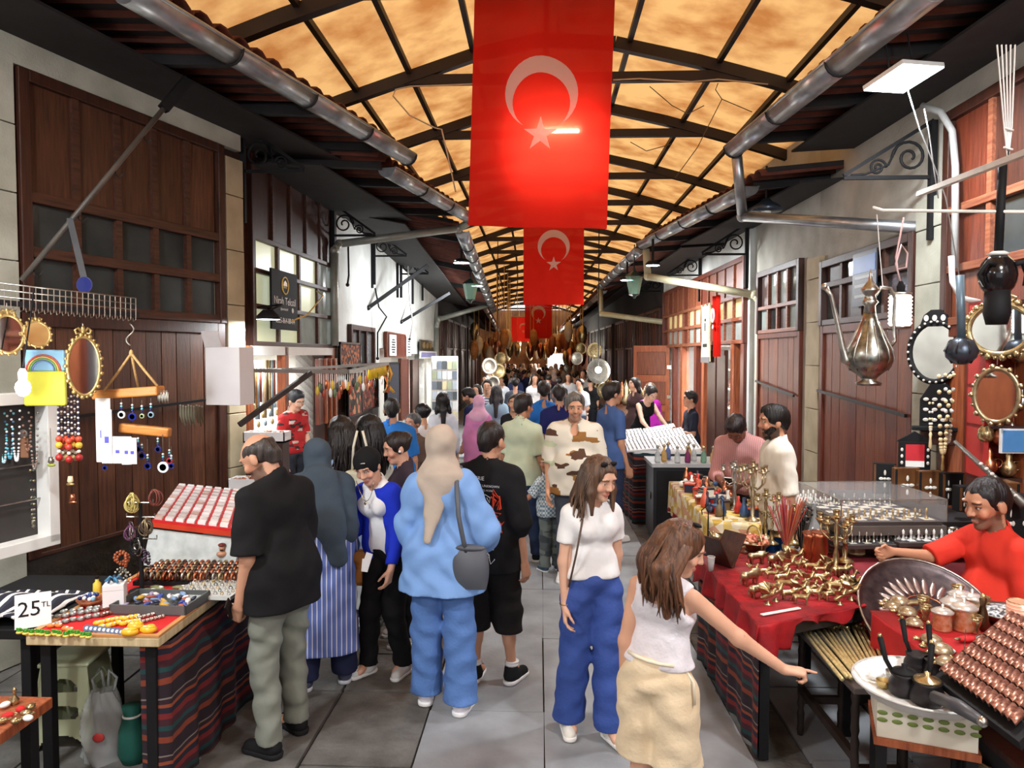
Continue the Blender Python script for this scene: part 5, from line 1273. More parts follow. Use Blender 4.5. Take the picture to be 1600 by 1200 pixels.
scatter(brd,[(1250,932),(1290,935),(1330,938),(1296,890),(1278,880),(1245,880),(1232,895),(1262,918),(1150,868),(1128,850),(1212,940),(1200,945),(1335,925),(1270,925),(1222,905),(1178,900),(1292,922),(1312,945)],BZ,'brass bird with raised wings on the velvet cloth','brass birds',None,(.5,.8))
st3,st1=stick('candelabrum',.34,BRASS,5),stick('candlestick',.22,BRASS)
scatter(st3,[(1306,892),(1196,842)],BZ,'branched brass candelabrum rising over the brass animals','branched candelabra',0,(1,1.1))
scatter(st1,[(1240,850),(1292,862),(1262,856),(1320,878),(1216,838),(1170,838),(1206,850)],BZ,'single brass candlestick at the back of the velvet table','single candlesticks',0,(.8,1.2))
cp_=vase('copper_jug',[(.05,0),(.055,.01),(.04,.06),(.05,.09),(.042,.17),(.05,.2),(.046,.2)],COPPER,cat='jug')
scatter(cp_,[(1266,880),(1280,884)],BZ,'copper waisted jug with tall sides beside the branched candelabrum','copper waisted jugs',0,(1,1.15))
gv=vase('glass_vase',[(.03,0),(.055,.03),(.055,.06),(.018,.12),(.014,.2),(.022,.23)],glass('smoked_glass',(200,204,204),.4),18)
gv.location=G(1271,838,.86);tag(gv,'long-necked frosted glass vase behind the copper jugs')
b=MB();b.lathe([(.06,0),(.06,.10)],n=14);q=thing('vase_plinth','low round plinth under the frosted glass vase','plinth',G(1271,838,.86)-V((0,0,.1)));b.obj('body',BLACK,q);b=MB();b.torus((0,0,.1),.06,.004);b.obj('rim',BRASS,q)
o=thing('incense_bunch','spreading bunch of orange and pink incense sticks in a brass holder','incense',G(1228,872,BZ));b=MB();b.lathe([(.03,0),(.04,.02),(.022,.05),(.03,.09)],n=12);b.obj('holder',BRASS,o,True)
for i in range(60):
 a,r=rnd.uniform(0,6.3),rnd.uniform(.01,.13);L=rnd.uniform(.24,.36);b=MB();b.tube([(0,0,.06),(r*.5*math.cos(a),r*.5*math.sin(a),.06+L*.5),(r*math.cos(a),r*math.sin(a),.06+L)],[.002,.003,.0035],4);b.obj('stick',[col(206,110,70,rough=.8),col(176,70,60,rough=.8),col(186,90,110,rough=.8),col(150,96,70,rough=.8)][i%4],o)
o=thing('black_bead_bunch','dark speckled bunch of dried stems next to the orange incense','stems',G(1252,862,BZ))
for i in range(40):
 a,r=rnd.uniform(0,6.3),rnd.uniform(.01,.07);L=rnd.uniform(.2,.32);b=MB();p=V((r*math.cos(a),r*math.sin(a),L));b.tube([(0,0,0),p*.6,p],.002,4);b.ell(p,.009,None,6,4);b.obj('stem',BLACK if i%3 else col(110,104,100),o)
o=thing('shell_basket','brass basket heaped with pink and orange shells','basket',G(1178,862,BZ),.2);b=MB();b.lathe([(.05,0),(.07,.02),(.115,.07),(.12,.075),(.10,.06),(.04,.015)],n=20);b.obj('basket_body',OLDBRASS,o,True)
b=MB();b.torus((0,0,.07),.11,.006,Euler((0,PI/2,0)).to_matrix(),20,5);b.obj('handle',BRASS,o,True)
for i in range(44):
 a,r=rnd.uniform(0,6.3),.1*math.sqrt(rnd.random());b=MB();T=Euler((rnd.uniform(-1,1),rnd.uniform(-1,1),rnd.uniform(0,3))).to_matrix();b.ell((r*math.cos(a),r*math.sin(a),.075+.04*(1-(r/.1)**2)),(.022,.015,.010),T,7,4);b.obj('shell',[col(226,150,120),col(206,116,90),col(236,206,186),col(190,100,80)][i%4],o,True)
o=thing('wooden_bookstand','dark folding wooden stand leaning at the near end of the velvet table','stand',G(1128,884,BZ),.6)
for sx in(-1,1):b=MB(MX.Rotation(sx*.55,4,'Y'));b.box(-.006,.006,-.09,.09,-.02,.24);b.obj('stand_board',WDARK,o,bevel=.004)
o=thing('brass_horn','curved brass horn lying across the wooden stand','horn',G(1118,868,BZ+.02));b=MB();b.tube([(-.03,0,.14),(.02,0,.12),(.08,0,.06),(.15,0,.05),(.2,0,.06)],[.03,.022,.016,.012,.009],10);b.obj('tube',OLDBRASS,o,True);b=MB();b.torus((-.032,0,.142),.03,.005,Euler((0,1.2,0)).to_matrix());b.obj('bell_rim',BRASS,o,True)
o=thing('glass_cup','small clear glass standing on the near corner of the velvet cloth','cup',G(1111,892,BZ));b=MB();b.lathe([(.016,0),(.024,.09),(.022,.088),(.014,.008)],n=14);b.obj('bowl',glass('cup_glass',(236,236,236),.35),o,True);b=MB();b.torus((0,0,.09),.024,.002);b.obj('rim',WHITEM,o)
for(px,py,lab)in((1106,868,'thin black hook stand at the near corner of the velvet cloth'),(1130,848,'second thin black hook stand further along the velvet cloth')):
 o=thing('hook_stand',lab,'stand',G(px,py,BZ));b=MB();b.lathe([(.03,0),(.03,.01),(.006,.02),(.005,.26)],n=10);b.obj('post',BLACK,o);b=MB();b.tube([(0,0,.26),(0,0,.30),(-.02,0,.33),(-.045,0,.31),(-.04,0,.28)],.004,6);b.obj('hook',BLACK,o,True)
o=thing('silver_tray_edge','flat white metal strip lying at the front edge of the velvet cloth','strip',G(1220,956,BZ+.012),.45);b=MB();b.box(-.13,.13,-.012,.012,0,.006);b.obj('strip',WHITE,o,bevel=.002)
o=thing('engraved_tray','huge dark engraved copper tray with a ring of petals leaning behind the red table','tray',W(1450,966,4.0),rot=(math.radians(-52),0,.05));RT=.37
DKC=mat('dark_copper',(96,84,84),.38,.85,col2=(58,50,52),scale=18)
b=MB();b.lathe([(.001,0),(RT*.9,0),(RT*.97,.02),(RT,.03),(RT*.985,.034),(RT*.95,.024),(RT*.88,.008),(.001,.008)],n=40,T=MX.Rotation(-PI/2,3,'X')@MX.Rotation(PI,3,'X'));b.obj('dish',DKC,o,True)
for i in range(30):
 a=2*PI*i/30;c=V((.20*math.cos(a),-.010,.20*math.sin(a)));T=MX.Rotation(-a,3,'Y');b=MB();b.ell(c,(.062,.006,.017),T,8,5);b.obj('petal',mat('petal_copper',(176,158,152),.35,.9,var=.2),o,True)
b=MB();b.torus((0,-.008,0),.135,.005,MX.Rotation(PI/2,3,'X'),30,5);b.obj('inner_ring',COPPER,o,True);b=MB();b.torus((0,-.03,0),RT*.985,.008,MX.Rotation(PI/2,3,'X'),44,6);b.obj('bright_rim',SILVER,o,True)
CZ=.60;cpt=[G(1312,1068,CZ),G(1412,1082,CZ),G(1372,972,CZ),G(1234,966,CZ)]
c0=V((1.44,3.42,0));TC=slabtable('cane_table','low dark table of gilded canes with turned legs',1.43,1.70,3.36,4.14,CZ,.03,mat('scuffed_top',(96,92,92),.5,var=.3),DIRON,.035,legs=False)
for sx in(-1,1):
 for sy in(-1,1):
  b=MB();b.lathe([(.016,0)]+[(.014+.008*abs(math.sin(k*1.3)),.03*k)for k in range(1,19)]+[(.018,CZ-.03)],(sx*.11,sy*.35,0),8);b.obj('turned_leg',DIRON,TC,True)
for a,c in(((-.11,-.35,.2),(.11,-.35,.2)),((-.11,.35,.2),(.11,.35,.2)),((-.11,-.35,.26),(-.11,.35,.26))):b=MB();b.bar(a,c,.03,.04);b.obj('stretcher',DIRON,TC)
CANE=mat('cane_gilt',(220,204,150),.4,.5,var=.25,scale=40)
for i in range(15):
 t=i/14;p0=G(1242+118*t,972+rnd.uniform(-3,3),CZ+.02);p1=G(1316+82*t**.9,1058+8*t+rnd.uniform(-6,4),CZ+.02)
 o=thing('gilded_cane','gilded carved walking cane lying in the row on the low dark table','cane',p1,group='gilded canes');d=p0-p1;d.z=.004*(i%3);b=MB();b.tube([V((0,0,0)),d*.5,d*.93],[.010,.008,.007],7);b.obj('shaft',CANE,o,True)
 b=MB();u=d.normalized();sd=u.cross(V((0,0,1)));b.tube([d*.93,d*.99,d*1.02+sd*.02,d*1.0+sd*.05,d*.95+sd*.055],[.011,.012,.012,.012,.009],7);b.obj('crook',CANE,o,True)
 b=MB();b.lathe([(.016,0),(.016,.03)],d*.88,8,u.to_track_quat('Z','Y').to_matrix());b.obj('collar',BRASS,o,True)
o=thing('inlaid_stick','dark stick with pale inlay lying beside the canes','cane',G(1352,968,CZ+.03));d=G(1412,1030,CZ+.03)-G(1352,968,CZ+.03);b=MB();b.tube([(0,0,0),d],.017,8);b.obj('shaft',BLACK,o,True)
for k in range(8):b=MB();b.ell(d*(.25+.09*k)+V((0,0,.014)),(.014,.014,.008));b.obj('inlay',GOLDP,o,True)
rp=[G(1358,956,.72),G(1492,1050,.72)];x1=2.75
RZ=.80
TRd=tabletop_cloth('red_table_cloth','bright red cloth over the table of brass turtles and glass jars',[(1.72,3.06),(2.95,3.0),(2.95,3.80),(1.70,3.82)],RZ,.16,mat('bright_red_cloth',(206,40,44),.8,col2=(176,26,32),scale=8),wav=.012)
slabtable('turtle_table','plain dark table under the bright red cloth',1.76,2.9,3.12,3.76,RZ-.014,.03,DARKBOX,BLACK,.04)
def turtle():
 t=thing('brass_turtle','x','figurine');b=MB();b.lathe([(.048,0),(.05,.008),(.044,.022),(.026,.034),(.001,.038)],(0,0,.010),12);b.obj('shell',mat('turtle_shell',(206,196,170),.3,.6,col2=(150,120,80),scale=60),t,True)
 for a in(.6,2.5,-.6,-2.5):b=MB();b.ell((.048*math.cos(a),.048*math.sin(a),.008),(.018,.010,.008),MX.Rotation(a,3,'Z'),7,5);b.obj('foot',BRASS,t,True)
 b=MB();b.ell((.066,0,.018),(.018,.012,.011));b.obj('head',BRASS,t,True);return t
scatter(turtle(),[(1395,952),(1418,962),(1428,978),(1455,1005),(1470,1022),(1478,1040),(1405,945)],RZ+.008,'brass turtle with a pale shell along the edge of the bright red cloth','brass turtles',[2.4,2.8,2.6,2.9,2.5,2.2,3],(.8,1.05))
GLJ=mat('amber_enamel',(196,130,70),.2,.4,col2=(226,206,170),scale=40)
jar=vase('lidded_jar',[(.04,0),(.048,.012),(.045,.09),(.05,.095)],GLJ,cat='jar');b=MB();b.lathe([(.054,.095),(.056,.105),(.03,.12),(.006,.125),(.008,.14),(.001,.146)],n=16);b.obj('lid',mat('silver_lid',(226,222,214),.25,.6),jar,True)
scatter(jar,[(1472,985),(1490,978),(1505,985),(1518,965),(1500,962)],RZ+.004,'amber enamelled jar with a silvery lid in the middle of the bright red cloth','amber lidded jars',0,(.9,1.15))
gcup=vase('gilt_cup',[(.02,0),(.026,.01),(.016,.03),(.028,.06),(.03,.09)],BRASS,12,'cup')
scatter(gcup,[(1442,958),(1446,970),(1530,978),(1524,990),(1535,962),(1512,955),(1496,940)],RZ+.004,'little gilt goblet beside the amber jars','gilt goblets',0,(.8,1.1))
o=thing('brass_fish','flat pale brass fish ornament lying by the turtles','figurine',G(1425,945,RZ+.012),.15);b=MB();b.ell((0,0,.012),(.11,.035,.012));b.obj('body',OLDBRASS,o,True);b=MB();b.prism([(-.1,0),(-.14,.03),(-.13,0),(-.14,-.03)],.006,.014);b.obj('tail',OLDBRASS,o)
o=thing('silver_bowl','wide patterned silver bowl at the back corner of the red table','bowl',G(1567,972,RZ+.004));b=MB();b.lathe([(.06,0),(.10,.02),(.14,.055),(.145,.06),(.13,.05),(.05,.012)],n=24);b.obj('bowl_body',SILVER,o,True);b=MB();b.ell((0,0,.05),(.12,.12,.018));b.obj('filling',speckle('grey_beads',[(226,226,226),(120,124,130),(70,74,80),(190,190,190)],90),o,True)
o=thing('bronze_bottle','dark bronze bottle figurine between the jars and the silver bowl','bottle',G(1535,985,RZ+.004));b=MB();b.lathe([(.025,0),(.032,.03),(.02,.09),(.012,.12),(.018,.15),(.006,.17)],n=12);b.obj('body',mat('bronze',(96,74,52),.35,.9),o,True);b=MB();b.ell((0,0,.165),.014);b.obj('stopper',BRASS,o,True)
o=thing('pink_glass','tall pink striped glass at the far end of the red table','glass',G(1592,985,RZ+.004));b=MB();b.lathe([(.04,0),(.05,.02),(.055,.14),(.05,.14)],n=16);b.obj('body',stripes('pink_stripes',[(0,(226,160,130)),(.5,(206,110,84)),(.7,(236,200,180))],60,2,.3),o,True);b=MB();b.torus((0,0,.14),.052,.003);b.obj('rim',BRASS,o)
o=thing('enamel_plate','white enamel plate behind the bracelet tray','plate',G(1560,1008,RZ+.01));b=MB();b.lathe([(.04,0),(.085,.012),(.09,.016),(.05,.008),(.001,.006)],n=22);b.obj('dish',WHITEM,o,True);b=MB();b.torus((0,0,.016),.088,.003);b.obj('rim',SILVER,o)
for(px,py,c,lab)in((1478,1022,WHITE,'pale bird-shaped dish by the last turtle'),(1500,1048,WHITE,'pale oval dish beside the blue tag'),(1510,1002,RED,'red enamel lid on the bright cloth')):
 o=thing('small_dish',lab,'dish',G(px,py,RZ+.01),.3);b=MB();b.ell((0,0,.012),(.05,.026,.012));b.obj('body',c,o,True);b=MB();b.ell((-.05,0,.016),(.02,.01,.006));b.obj('tip',OLDBRASS,o,True)
o=thing('blue_tag','small blue plastic tag clipped beside the bracelet tray','tag',G(1506,1042,RZ));b=MB();b.box(-.012,.012,-.004,.004,0,.06);b.obj('tag_body',col(50,40,140),o);b=MB();b.tube([(0,0,.06),(.004,0,.16)],.002,4);b.obj('pin',SILVER,o)
A,B_,D_=W(1468,1050,3.05),W(1585,1135,2.55),W(1560,975,3.35)
o=thing('copper_bracelet_tray','black tray of engraved copper bracelets in tight diagonal rows','tray',A);u,v=B_-A,D_-A;v=v*1.25;nz=u.cross(v).normalized();nz=nz if nz.z>0 else-nz
b=MB();q=[-u*.06-v*.05,u*1.08-v*.05,u*1.08+v*1.05,-u*.06+v*1.05];b.add([p-nz*.05 for p in q]+[p-nz*.02 for p in q],[(0,3,2,1),(4,5,6,7),(0,1,5,4),(1,2,6,5),(2,3,7,6),(3,0,4,7)]);b.obj('tray_body',BLACK,o)
ENG=mat('engraved_copper',(206,150,128),.38,.75,col2=(104,60,50),scale=80)
for j in range(7):
 for i in range(13):
  c=u*((i+.5)/13)+v*((j+.5)/7);b=MB();ax=v.normalized();wd=v.length/7*.44;pts=[]
  uu=u.normalized();r=u.length/13*.55
  vs=[]
  for e in(-1,1):
   for k in range(7):th=PI*k/6;vs.append(c+ax*(wd*e)+uu*(r*math.cos(th))+nz*(r*.85*math.sin(th)))
  b.add(vs,[(k,k+1,8+k,7+k)for k in range(6)]);b.obj('bracelet',ENG,o,True,solid=.004)
 b=MB();b.tube([v*((j+1)/7),u+v*((j+1)/7)],.004,5);b.obj('divider_rod',SILVER,o,True)
o=thing('bracelet_stand','dark wooden stand under the bracelet tray','stand',(2.05,2.9,0));b=MB();b.box(-.2,.45,-.25,.32,0,.52);b.obj('stand_body',DARKBOX,o);b=MB();b.box(-.22,.47,-.27,.34,.52,.55);b.obj('stand_top',WDARK,o)
o=thing('enamel_tray','round white enamel tray of black coffee pots','tray',W(1440,1085,3.1));b=MB();b.lathe([(.001,0),(.22,0),(.26,.045),(.27,.05),(.262,.052),(.225,.012),(.001,.01)],n=36);b.obj('tray_body',WHITE,o,True);b=MB();b.torus((0,0,.05),.266,.006,None,40,5);b.obj('rim',col(200,200,196),o,True)
tp=W(1440,1085,3.1)
for i,(px,py,dz,a,lab)in enumerate(((1412,1084,0,2.3,'lidded black coffee pot with a long upright handle on the enamel tray'),(1448,1098,0,1.2,'wide black coffee pot with a gold knob on the enamel tray'),(1432,1052,0,1.9,'black coffee pot behind the lidded one'),(1462,1062,0,1.6,'small black coffee pot nearest the bracelet rows'))):
 p=G(px,py,tp.z+.014);o=thing('coffee_pot',lab,'coffee pot',p);k=[1,1.1,.9,.9][i]
 b=MB();b.lathe([(.05*k,0),(.062*k,.02),(.058*k,.05),(.045*k,.075),(.052*k,.09),(.048*k,.09)],n=18);b.obj('body',mat('black_copper',(40,36,38),.4,.6,var=.2),o,True)
 b=MB();d=V((math.cos(a),math.sin(a)*.5,0));b.tube([d*.05*k+V((0,0,.075)),d*.09+V((0,0,.13)),d*.12+V((0,0,.22))],[.009,.010,.013],7);b.obj('handle',BLACK,o,True);b=MB();b.ell(d*.122+V((0,0,.228)),.010);b.obj('handle_tip',BRASS,o,True)
 if i<2:b=MB();b.lathe([(.05*k,.09),(.045*k,.10),(.01,.112),(.012,.125),(.001,.13)],n=16);b.obj('lid',BLACK if i==0 else BRASS,o,True)
for(px,py,m,lab)in((1368,1062,WHITE,'white porcelain cup at the rim of the enamel tray'),(1380,1075,GOLDP,'gilt saucer lying on the enamel tray'),(1395,1060,SILVER,'silver spoon dish on the enamel tray'),(1465,1104,WHITEM,'small white cup near the box edge')):
 o=thing('coffee_cup',lab,'cup',G(px,py,tp.z+.013));b=MB();b.lathe([(.015,0),(.026,.012),(.03,.035),(.027,.035),(.012,.006)],n=14);b.obj('cup_body',m,o,True);b=MB();b.torus((.03,0,.02),.010,.003,MX.Rotation(PI/2,3,'X'),10,4);b.obj('cup_handle',m,o,True)
o=thing('printed_carton','cream cardboard box with green printed pattern carrying the enamel tray','box',(tp.x+.02,tp.y+.02,0),-.35)
b=MB();h0=tp.z-.145;b.box(-.19,.17,-.17,.17,h0,tp.z-.004);b.obj('carton',mat('cream_card',(214,208,190),.8),o,bevel=.003)
for i in range(14):b=MB();b.ell((-.17+(i%7)*.055,-.172,tp.z-.04-.03*(i//7)),(.02,.003,.010));b.obj('green_print',col(110,130,60),o,True)
b=MB();b.box(-.2,.18,-.18,.18,h0-.03,h0);b.obj('shelf_board',WORANGE,o)
for sx in(-.17,.15):
 for sy in(-.15,.15):b=MB();b.box(sx-.02,sx+.02,sy-.02,sy+.02,0,h0-.03);b.obj('stand_leg',BLACK,o)
o=thing('black_sheath','dark grey leather sheath lying across the tray edge','sheath',W(1460,1088,2.9));b=MB();d=W(1535,1128,2.62)-W(1460,1088,2.9);b.tube([(0,0,0),d*.5+V((0,0,.01)),d],[.022,.028,.018],8);b.obj('body',mat('grey_leather',(70,70,74),.4),o,True);b=MB();b.ell(d,.02);b.obj('tip',SILVER,o,True)
o=thing('brass_cauldron','large polished brass bowl in the near corner by the bracelet rows','bowl',G(1585,1190,.42));b=MB();b.lathe([(.08,-.18),(.13,-.15),(.16,-.06),(.155,.0),(.165,.012),(.158,.014),(.145,-.02),(.1,-.13),(.001,-.15)],n=28);b.obj('bowl_body',BRASS,o,True);b=MB();b.torus((0,0,.012),.162,.006,None,30,6);b.obj('rim',BRASS,o,True)
o=thing('cauldron_stool','low wooden stool under the brass bowl','stool',G(1585,1190,.42)*V((1,1,0))if False else V((G(1585,1190,.42).x,G(1585,1190,.42).y,0)));b=MB();b.box(-.15,.15,-.15,.15,.2,.24);b.obj('seat',WDARK,o)
for sx in(-.12,.12):
 for sy in(-.12,.12):b=MB();b.box(sx-.02,sx+.02,sy-.02,sy+.02,0,.2);b.obj('leg',WDARK,o)
HZ=.88
WT=tabletop_cloth('wine_cloth','wine red satin cloth over the chess stall',[(1.90,4.42),(2.1,4.52),(2.95,4.56),(2.95,5.08),(2.42,5.1),(2.42,5.6),(2.08,5.6),(1.95,5.0)],.74,.5,WINE,wav=.03,standm=DARKBOX)
MARB=checker('chess_squares',(226,222,206),(70,74,84),8/.36)
def chessboard(px,py,z,rz,lab,m,lift,s=.36):
 c=G(px,py,z);o=thing('chess_board',lab,'board',c,rz,'chess boards');b=MB();b.box(-s/2-.03,s/2+.03,-s/2-.03,s/2+.03,-.03,0);b.obj('board_frame',mat('board_frame',(70,64,62),.4),o,bevel=.004)
 for i in range(8):
  for j in range(8):b=MB();q=s/8;b.box(-s/2+i*q+.001,-s/2+(i+1)*q-.001,-s/2+j*q+.001,-s/2+(j+1)*q-.001,0,.003);b.obj('square',m if(i+j)%2 else col(66,70,82,rough=.3),o)
 if lift:b=MB();b.lathe([(.06,-lift),(.055,-.03)],(0,0,0),14);b.obj('pedestal',WPALE,o)
 return c,rz,s
def pawn(nm,m,h):
 t=thing(nm,'x','chess piece');b=MB();b.lathe([(.014,0),(.014,.006),(.008,.012),(.006,h*.55),(.010,h*.6),(.007,h*.65),(.009,h*.8),(.001,h)],n=8);b.obj('body',m,t,True);return t
PAWN={n_:(pawn('chess_pawn',m,.05),pawn('chess_piece',m,.075))for n_,m in(('gold',GOLDP),('silver',SILVER),('white',WHITE))}
used=set()
def setup(board,a,bcol,lab):
 c,rz,s=board;q=s/8
 for side,cn in((0,a),(1,bcol)):
  for r in(0,1):
   for i in range(8):
    y_=-s/2+(r+.5)*q if side==0 else s/2-(r+.5)*q
    p=V((-s/2+(i+.5)*q,y_,.003));p=c+MX.Rotation(rz,3,'Z')@p;pr=PAWN[cn][1 if r==0 else 0];g='%s chess %s on the %s'%(cn,'pieces' if r==0 else 'pawns',lab)
    L='%s metal chess %s lined up on the %s'%(cn,'piece' if r==0 else 'pawn',lab)
    if pr.name in used:dup(pr,p,0,L,g)
    else:used.add(pr.name);pr.location=p;tag(pr,L,None,g)
b1=chessboard(1428,834,HZ,.08,'open marble chess board with white and gold men',WHITE,.14,.42);setup(b1,'white','gold','open marble board')
b2=chessboard(1338,838,HZ-.02,.1,'older chess board with silver men under the glass case',col(200,196,180),.12,.40);setup(b2,'silver','silver','board under the glass case')
b3=chessboard(1355,798,1.0,.06,'chess board inside the low glass case',col(210,206,190),0,.62);setup(b3,'gold','silver','board in the glass case')
b4=chessboard(1256,785,.92,.1,'small pale chess board next to the seated seller',WHITE,.18,.34);setup(b4,'white','white','small pale board')
c=b3[0];o=thing('glass_case','clear glass cover over the large chess board','case',c,.06);s=.36
for a,d in(((-s,-s),(s,-s)),((s,-s),(s,s)),((s,s),(-s,s)),((-s,s),(-s,-s))):
 b=MB();b.add([(a[0],a[1],.0),(d[0],d[1],.0),(d[0],d[1],.15),(a[0],a[1],.15)],[(0,1,2,3)]);b.obj('glass_pane',GLASS,o);b=MB();b.tube([(a[0],a[1],.15),(d[0],d[1],.15)],.004,5);b.obj('pane_edge',SILVER,o);b=MB();b.tube([(a[0],a[1],0),(a[0],a[1],.15)],.004,5);b.obj('pane_edge',SILVER,o)
b=MB();b.add([(-s,-s,.15),(s,-s,.15),(s,s,.15),(-s,s,.15)],[(0,1,2,3)]);b.obj('glass_top',GLASS,o)
b=MB();b.box(-s,s,-s,s,-.09,-.03);b.obj('case_base',mat('case_grey',(96,88,82),.5),o)
INW=mat('inlaid_wood',(112,74,40),.35,col2=(80,48,26),scale=6);PEARL=mat('pearl',(230,228,220),.2,.1,var=.06)
def inlaid(px,py,Y,w_,h,d,rz,lab,dark=False,n=1,nm='inlaid_box',cat='box'):
 o=thing(nm,lab,cat,W(px,py,Y),rz);b=MB();b.box(-w_/2,w_/2,0,d,0,h);b.obj('box_body',BLACK if dark else INW,o,bevel=.006)
 for x,z in((-w_*.44,h/2),(w_*.44,h/2)):b=MB();b.box(x-.008,x+.008,-.004,0,.01,h-.01);b.obj('border',BLACK if not dark else INW,o)
 for k in range(n):
  cx=-w_/2+w_*(k+.5)/n
  for i in range(4):a=i*PI/2;b=MB();b.ell((cx+w_*.16/n*math.cos(a),-.004,h/2+h*.2*math.sin(a)),(w_*.12/n if i%2==0 else w_*.06/n,.004,h*.05 if i%2==0 else h*.09),None,7,4);b.obj('inlay',PEARL,o)
  b=MB();b.ell((cx,-.005,h/2),.012);b.obj('inlay_centre',PEARL,o)
 return o
inlaid(1417,785,5.6,.19,.26,.05,.05,'upright inlaid wooden box with a large pearl cross')
inlaid(1453,788,5.55,.17,.25,.05,.05,'upright inlaid wooden box with a pearl star next to the cross')
inlaid(1490,790,5.5,.17,.24,.05,.05,'dark inlaid box with small pearl stars',True,2)
inlaid(1382,772,5.8,.16,.24,.05,-.3,'plain dark lacquer box standing at an angle',True)
inlaid(1520,800,5.2,.2,.18,.08,.1,'dark box dotted with pearl beside the red shirt',True,3)
inlaid(1568,830,4.6,.2,.3,.12,.1,'tall inlaid chest behind the red-shirted seller',False,2)
inlaid(1590,860,4.4,.2,.32,.12,.1,'second inlaid chest at the edge of the view',True,2)
for i,(px,py,m,lab)in enumerate(((1402,797,BLACK,'black inlaid dish'),(1430,800,BLACK,'black pearl-edged dish'),(1462,796,COPPER,'copper sugar bowl'),(1448,812,PEARL,'white shell box'),(1475,812,BLACK,'black lidded pot'),(1418,808,PEARL,'pearl trinket box'),(1488,830,SILVER,'silver platter'),(1505,838,WHITE,'white oval plate'))):
 o=thing('small_ware',lab+' in front of the inlaid boxes','ware',G(px,py,.90),rnd.uniform(0,1));b=MB();b.lathe([(.03,0),(.05,.015),(.052,.03),(.03,.04),(.01,.045)],n=14);b.obj('body',m,o,True);b=MB();b.torus((0,0,.03),.05,.004);b.obj('rim',PEARL if m is BLACK else OLDBRASS,o)
for z_,y0,y1 in((.855,4.5,5.4),):b=MB();o=thing('back_counter','dark back counter carrying the inlaid boxes','counter',(2.84,5.75,0));b.box(-.38,.25,-.6,.6,.85,.97);b.obj('counter_top',DARKBOX,o);b=MB();b.box(-.35,.25,-.55,.55,0,.85);b.obj('counter_body',WDARK,o)
Yw=5.9
o=ovalframe('inlaid_mirror','black oval mirror with pearl inlay and a crest on the plank wall',W(1461,550,Yw),.185,.235,BLACK,0,-.8,0)
for i in range(26):a=2*PI*i/26;b=MB();b.ell((.187*math.cos(a),-.034,.237*math.sin(a)),.010,None,6,4);b.obj('pearl_dot',PEARL,o)
b=MB();b.prism([(-.11,.2),(.11,.2),(.08,.29),(.03,.33),(-.03,.33),(-.08,.29)],-.02,.02,MX.Rotation(PI/2,4,'X'));b.obj('crest',BLACK,o)
for x in(-.06,0,.06):b=MB();b.ell((x,-.026,.265),(.018,.004,.025));b.obj('crest_inlay',PEARL,o)
o=ovalframe('gold_leaf_mirror','large round mirror with a wreath of gold leaves',W(1562,514,4.9),.18,.165,BRASS,30,-.85,0,True)
o=ovalframe('carved_mirror','smaller mirror in carved grey-gold frame below the wreath one',W(1557,618,4.8),.125,.17,OLDBRASS,18,-.8,0)
o=thing('inlaid_wall_shelf','dark inlaid wall bracket with a small shelf under the oval mirror','shelf',W(1466,668,5.85),-.35);b=MB();b.prism([(-.13,.0),(.13,.0),(.13,.22),(.06,.34),(-.06,.34),(-.13,.22)],-.01,.012,MX.Rotation(PI/2,4,'X'));b.obj('back_board',BLACK,o)
b=MB();b.box(-.19,.19,-.10,.01,-.02,.01);b.obj('shelf_board',BLACK,o,bevel=.004);b=MB();b.box(-.13,.13,-.07,0,-.13,-.02);b.obj('drawer',WDARK,o,bevel=.006)
for i in range(12):b=MB();b.ell((-.09+(i%4)*.06,-.016,.06+(i//4)*.08),(.02,.004,.014));b.obj('inlay',PEARL,o)
PB=col(226,206,160)
strand('long_bead_necklace','long cream bead necklace with a tassel over the dark wall shelf',W(1476,588,5.4),.55,.04,.017,[PB,col(206,186,140),PB],tassel=GOLDP)
strand('short_bead_necklace','second cream bead necklace beside the long one',W(1484,586,5.42),.48,.03,.015,[PB,WHITE])
strand('pale_pendant','pale beaded pendant hanging in front of the wall shelf',W(1455,630,5.5),.2,.012,.010,[PB,PEARL],tassel=PB)
o=thing('inlaid_picture','small dark inlaid frame holding a red picture','picture',W(1428,735,5.7),-.2);b=MB();b.box(-.11,.11,-.015,.015,0,.22);b.obj('picture_frame',BLACK,o,bevel=.004);b=MB();b.box(-.065,.065,-.02,-.015,.03,.2);b.obj('picture',col(190,40,50),o);b=MB();b.box(-.065,.065,-.022,-.02,.03,.075);b.obj('pale_strip',WHITE,o)
for i in range(6):b=MB();b.ell((-.09 if i<3 else .09,-.018,.06+(i%3)*.05),(.010,.004,.014));b.obj('inlay',PEARL,o)
b=MB();b.prism([(-.13,.22),(.13,.22),(.0,.30)],-.014,.014,MX.Rotation(PI/2,4,'X'));b.obj('gable',BLACK,o)
o=thing('red_shelf_unit','red-lined display shelves of silverware by the gold mirrors','shelves',W(1522,748,5.1),-.1);
b=MB();b.box(0,.9,.12,.14,0,1.2);b.obj('back_panel',mat('red_lining',(176,40,34),.6,var=.15),o)
for z in(0,.35,.62,1.18):b=MB();b.box(0,.9,-.12,.14,z,z+.025);b.obj('shelf_board',WDARK,o)
b=MB();b.box(0,.03,-.12,.14,0,1.2);b.obj('side_panel',mat('red_lining',(176,40,34)),o)
o=thing('inlaid_musket','long dark inlaid musket lying on the shelf edge','musket',W(1492,690,4.9));d=W(1602,790,4.3)-W(1492,690,4.9);b=MB();b.tube([(0,0,0),d*.6,d],[.012,.018,.03],8);b.obj('barrel',mat('grey_iron',(110,106,100),.4,.6),o,True)
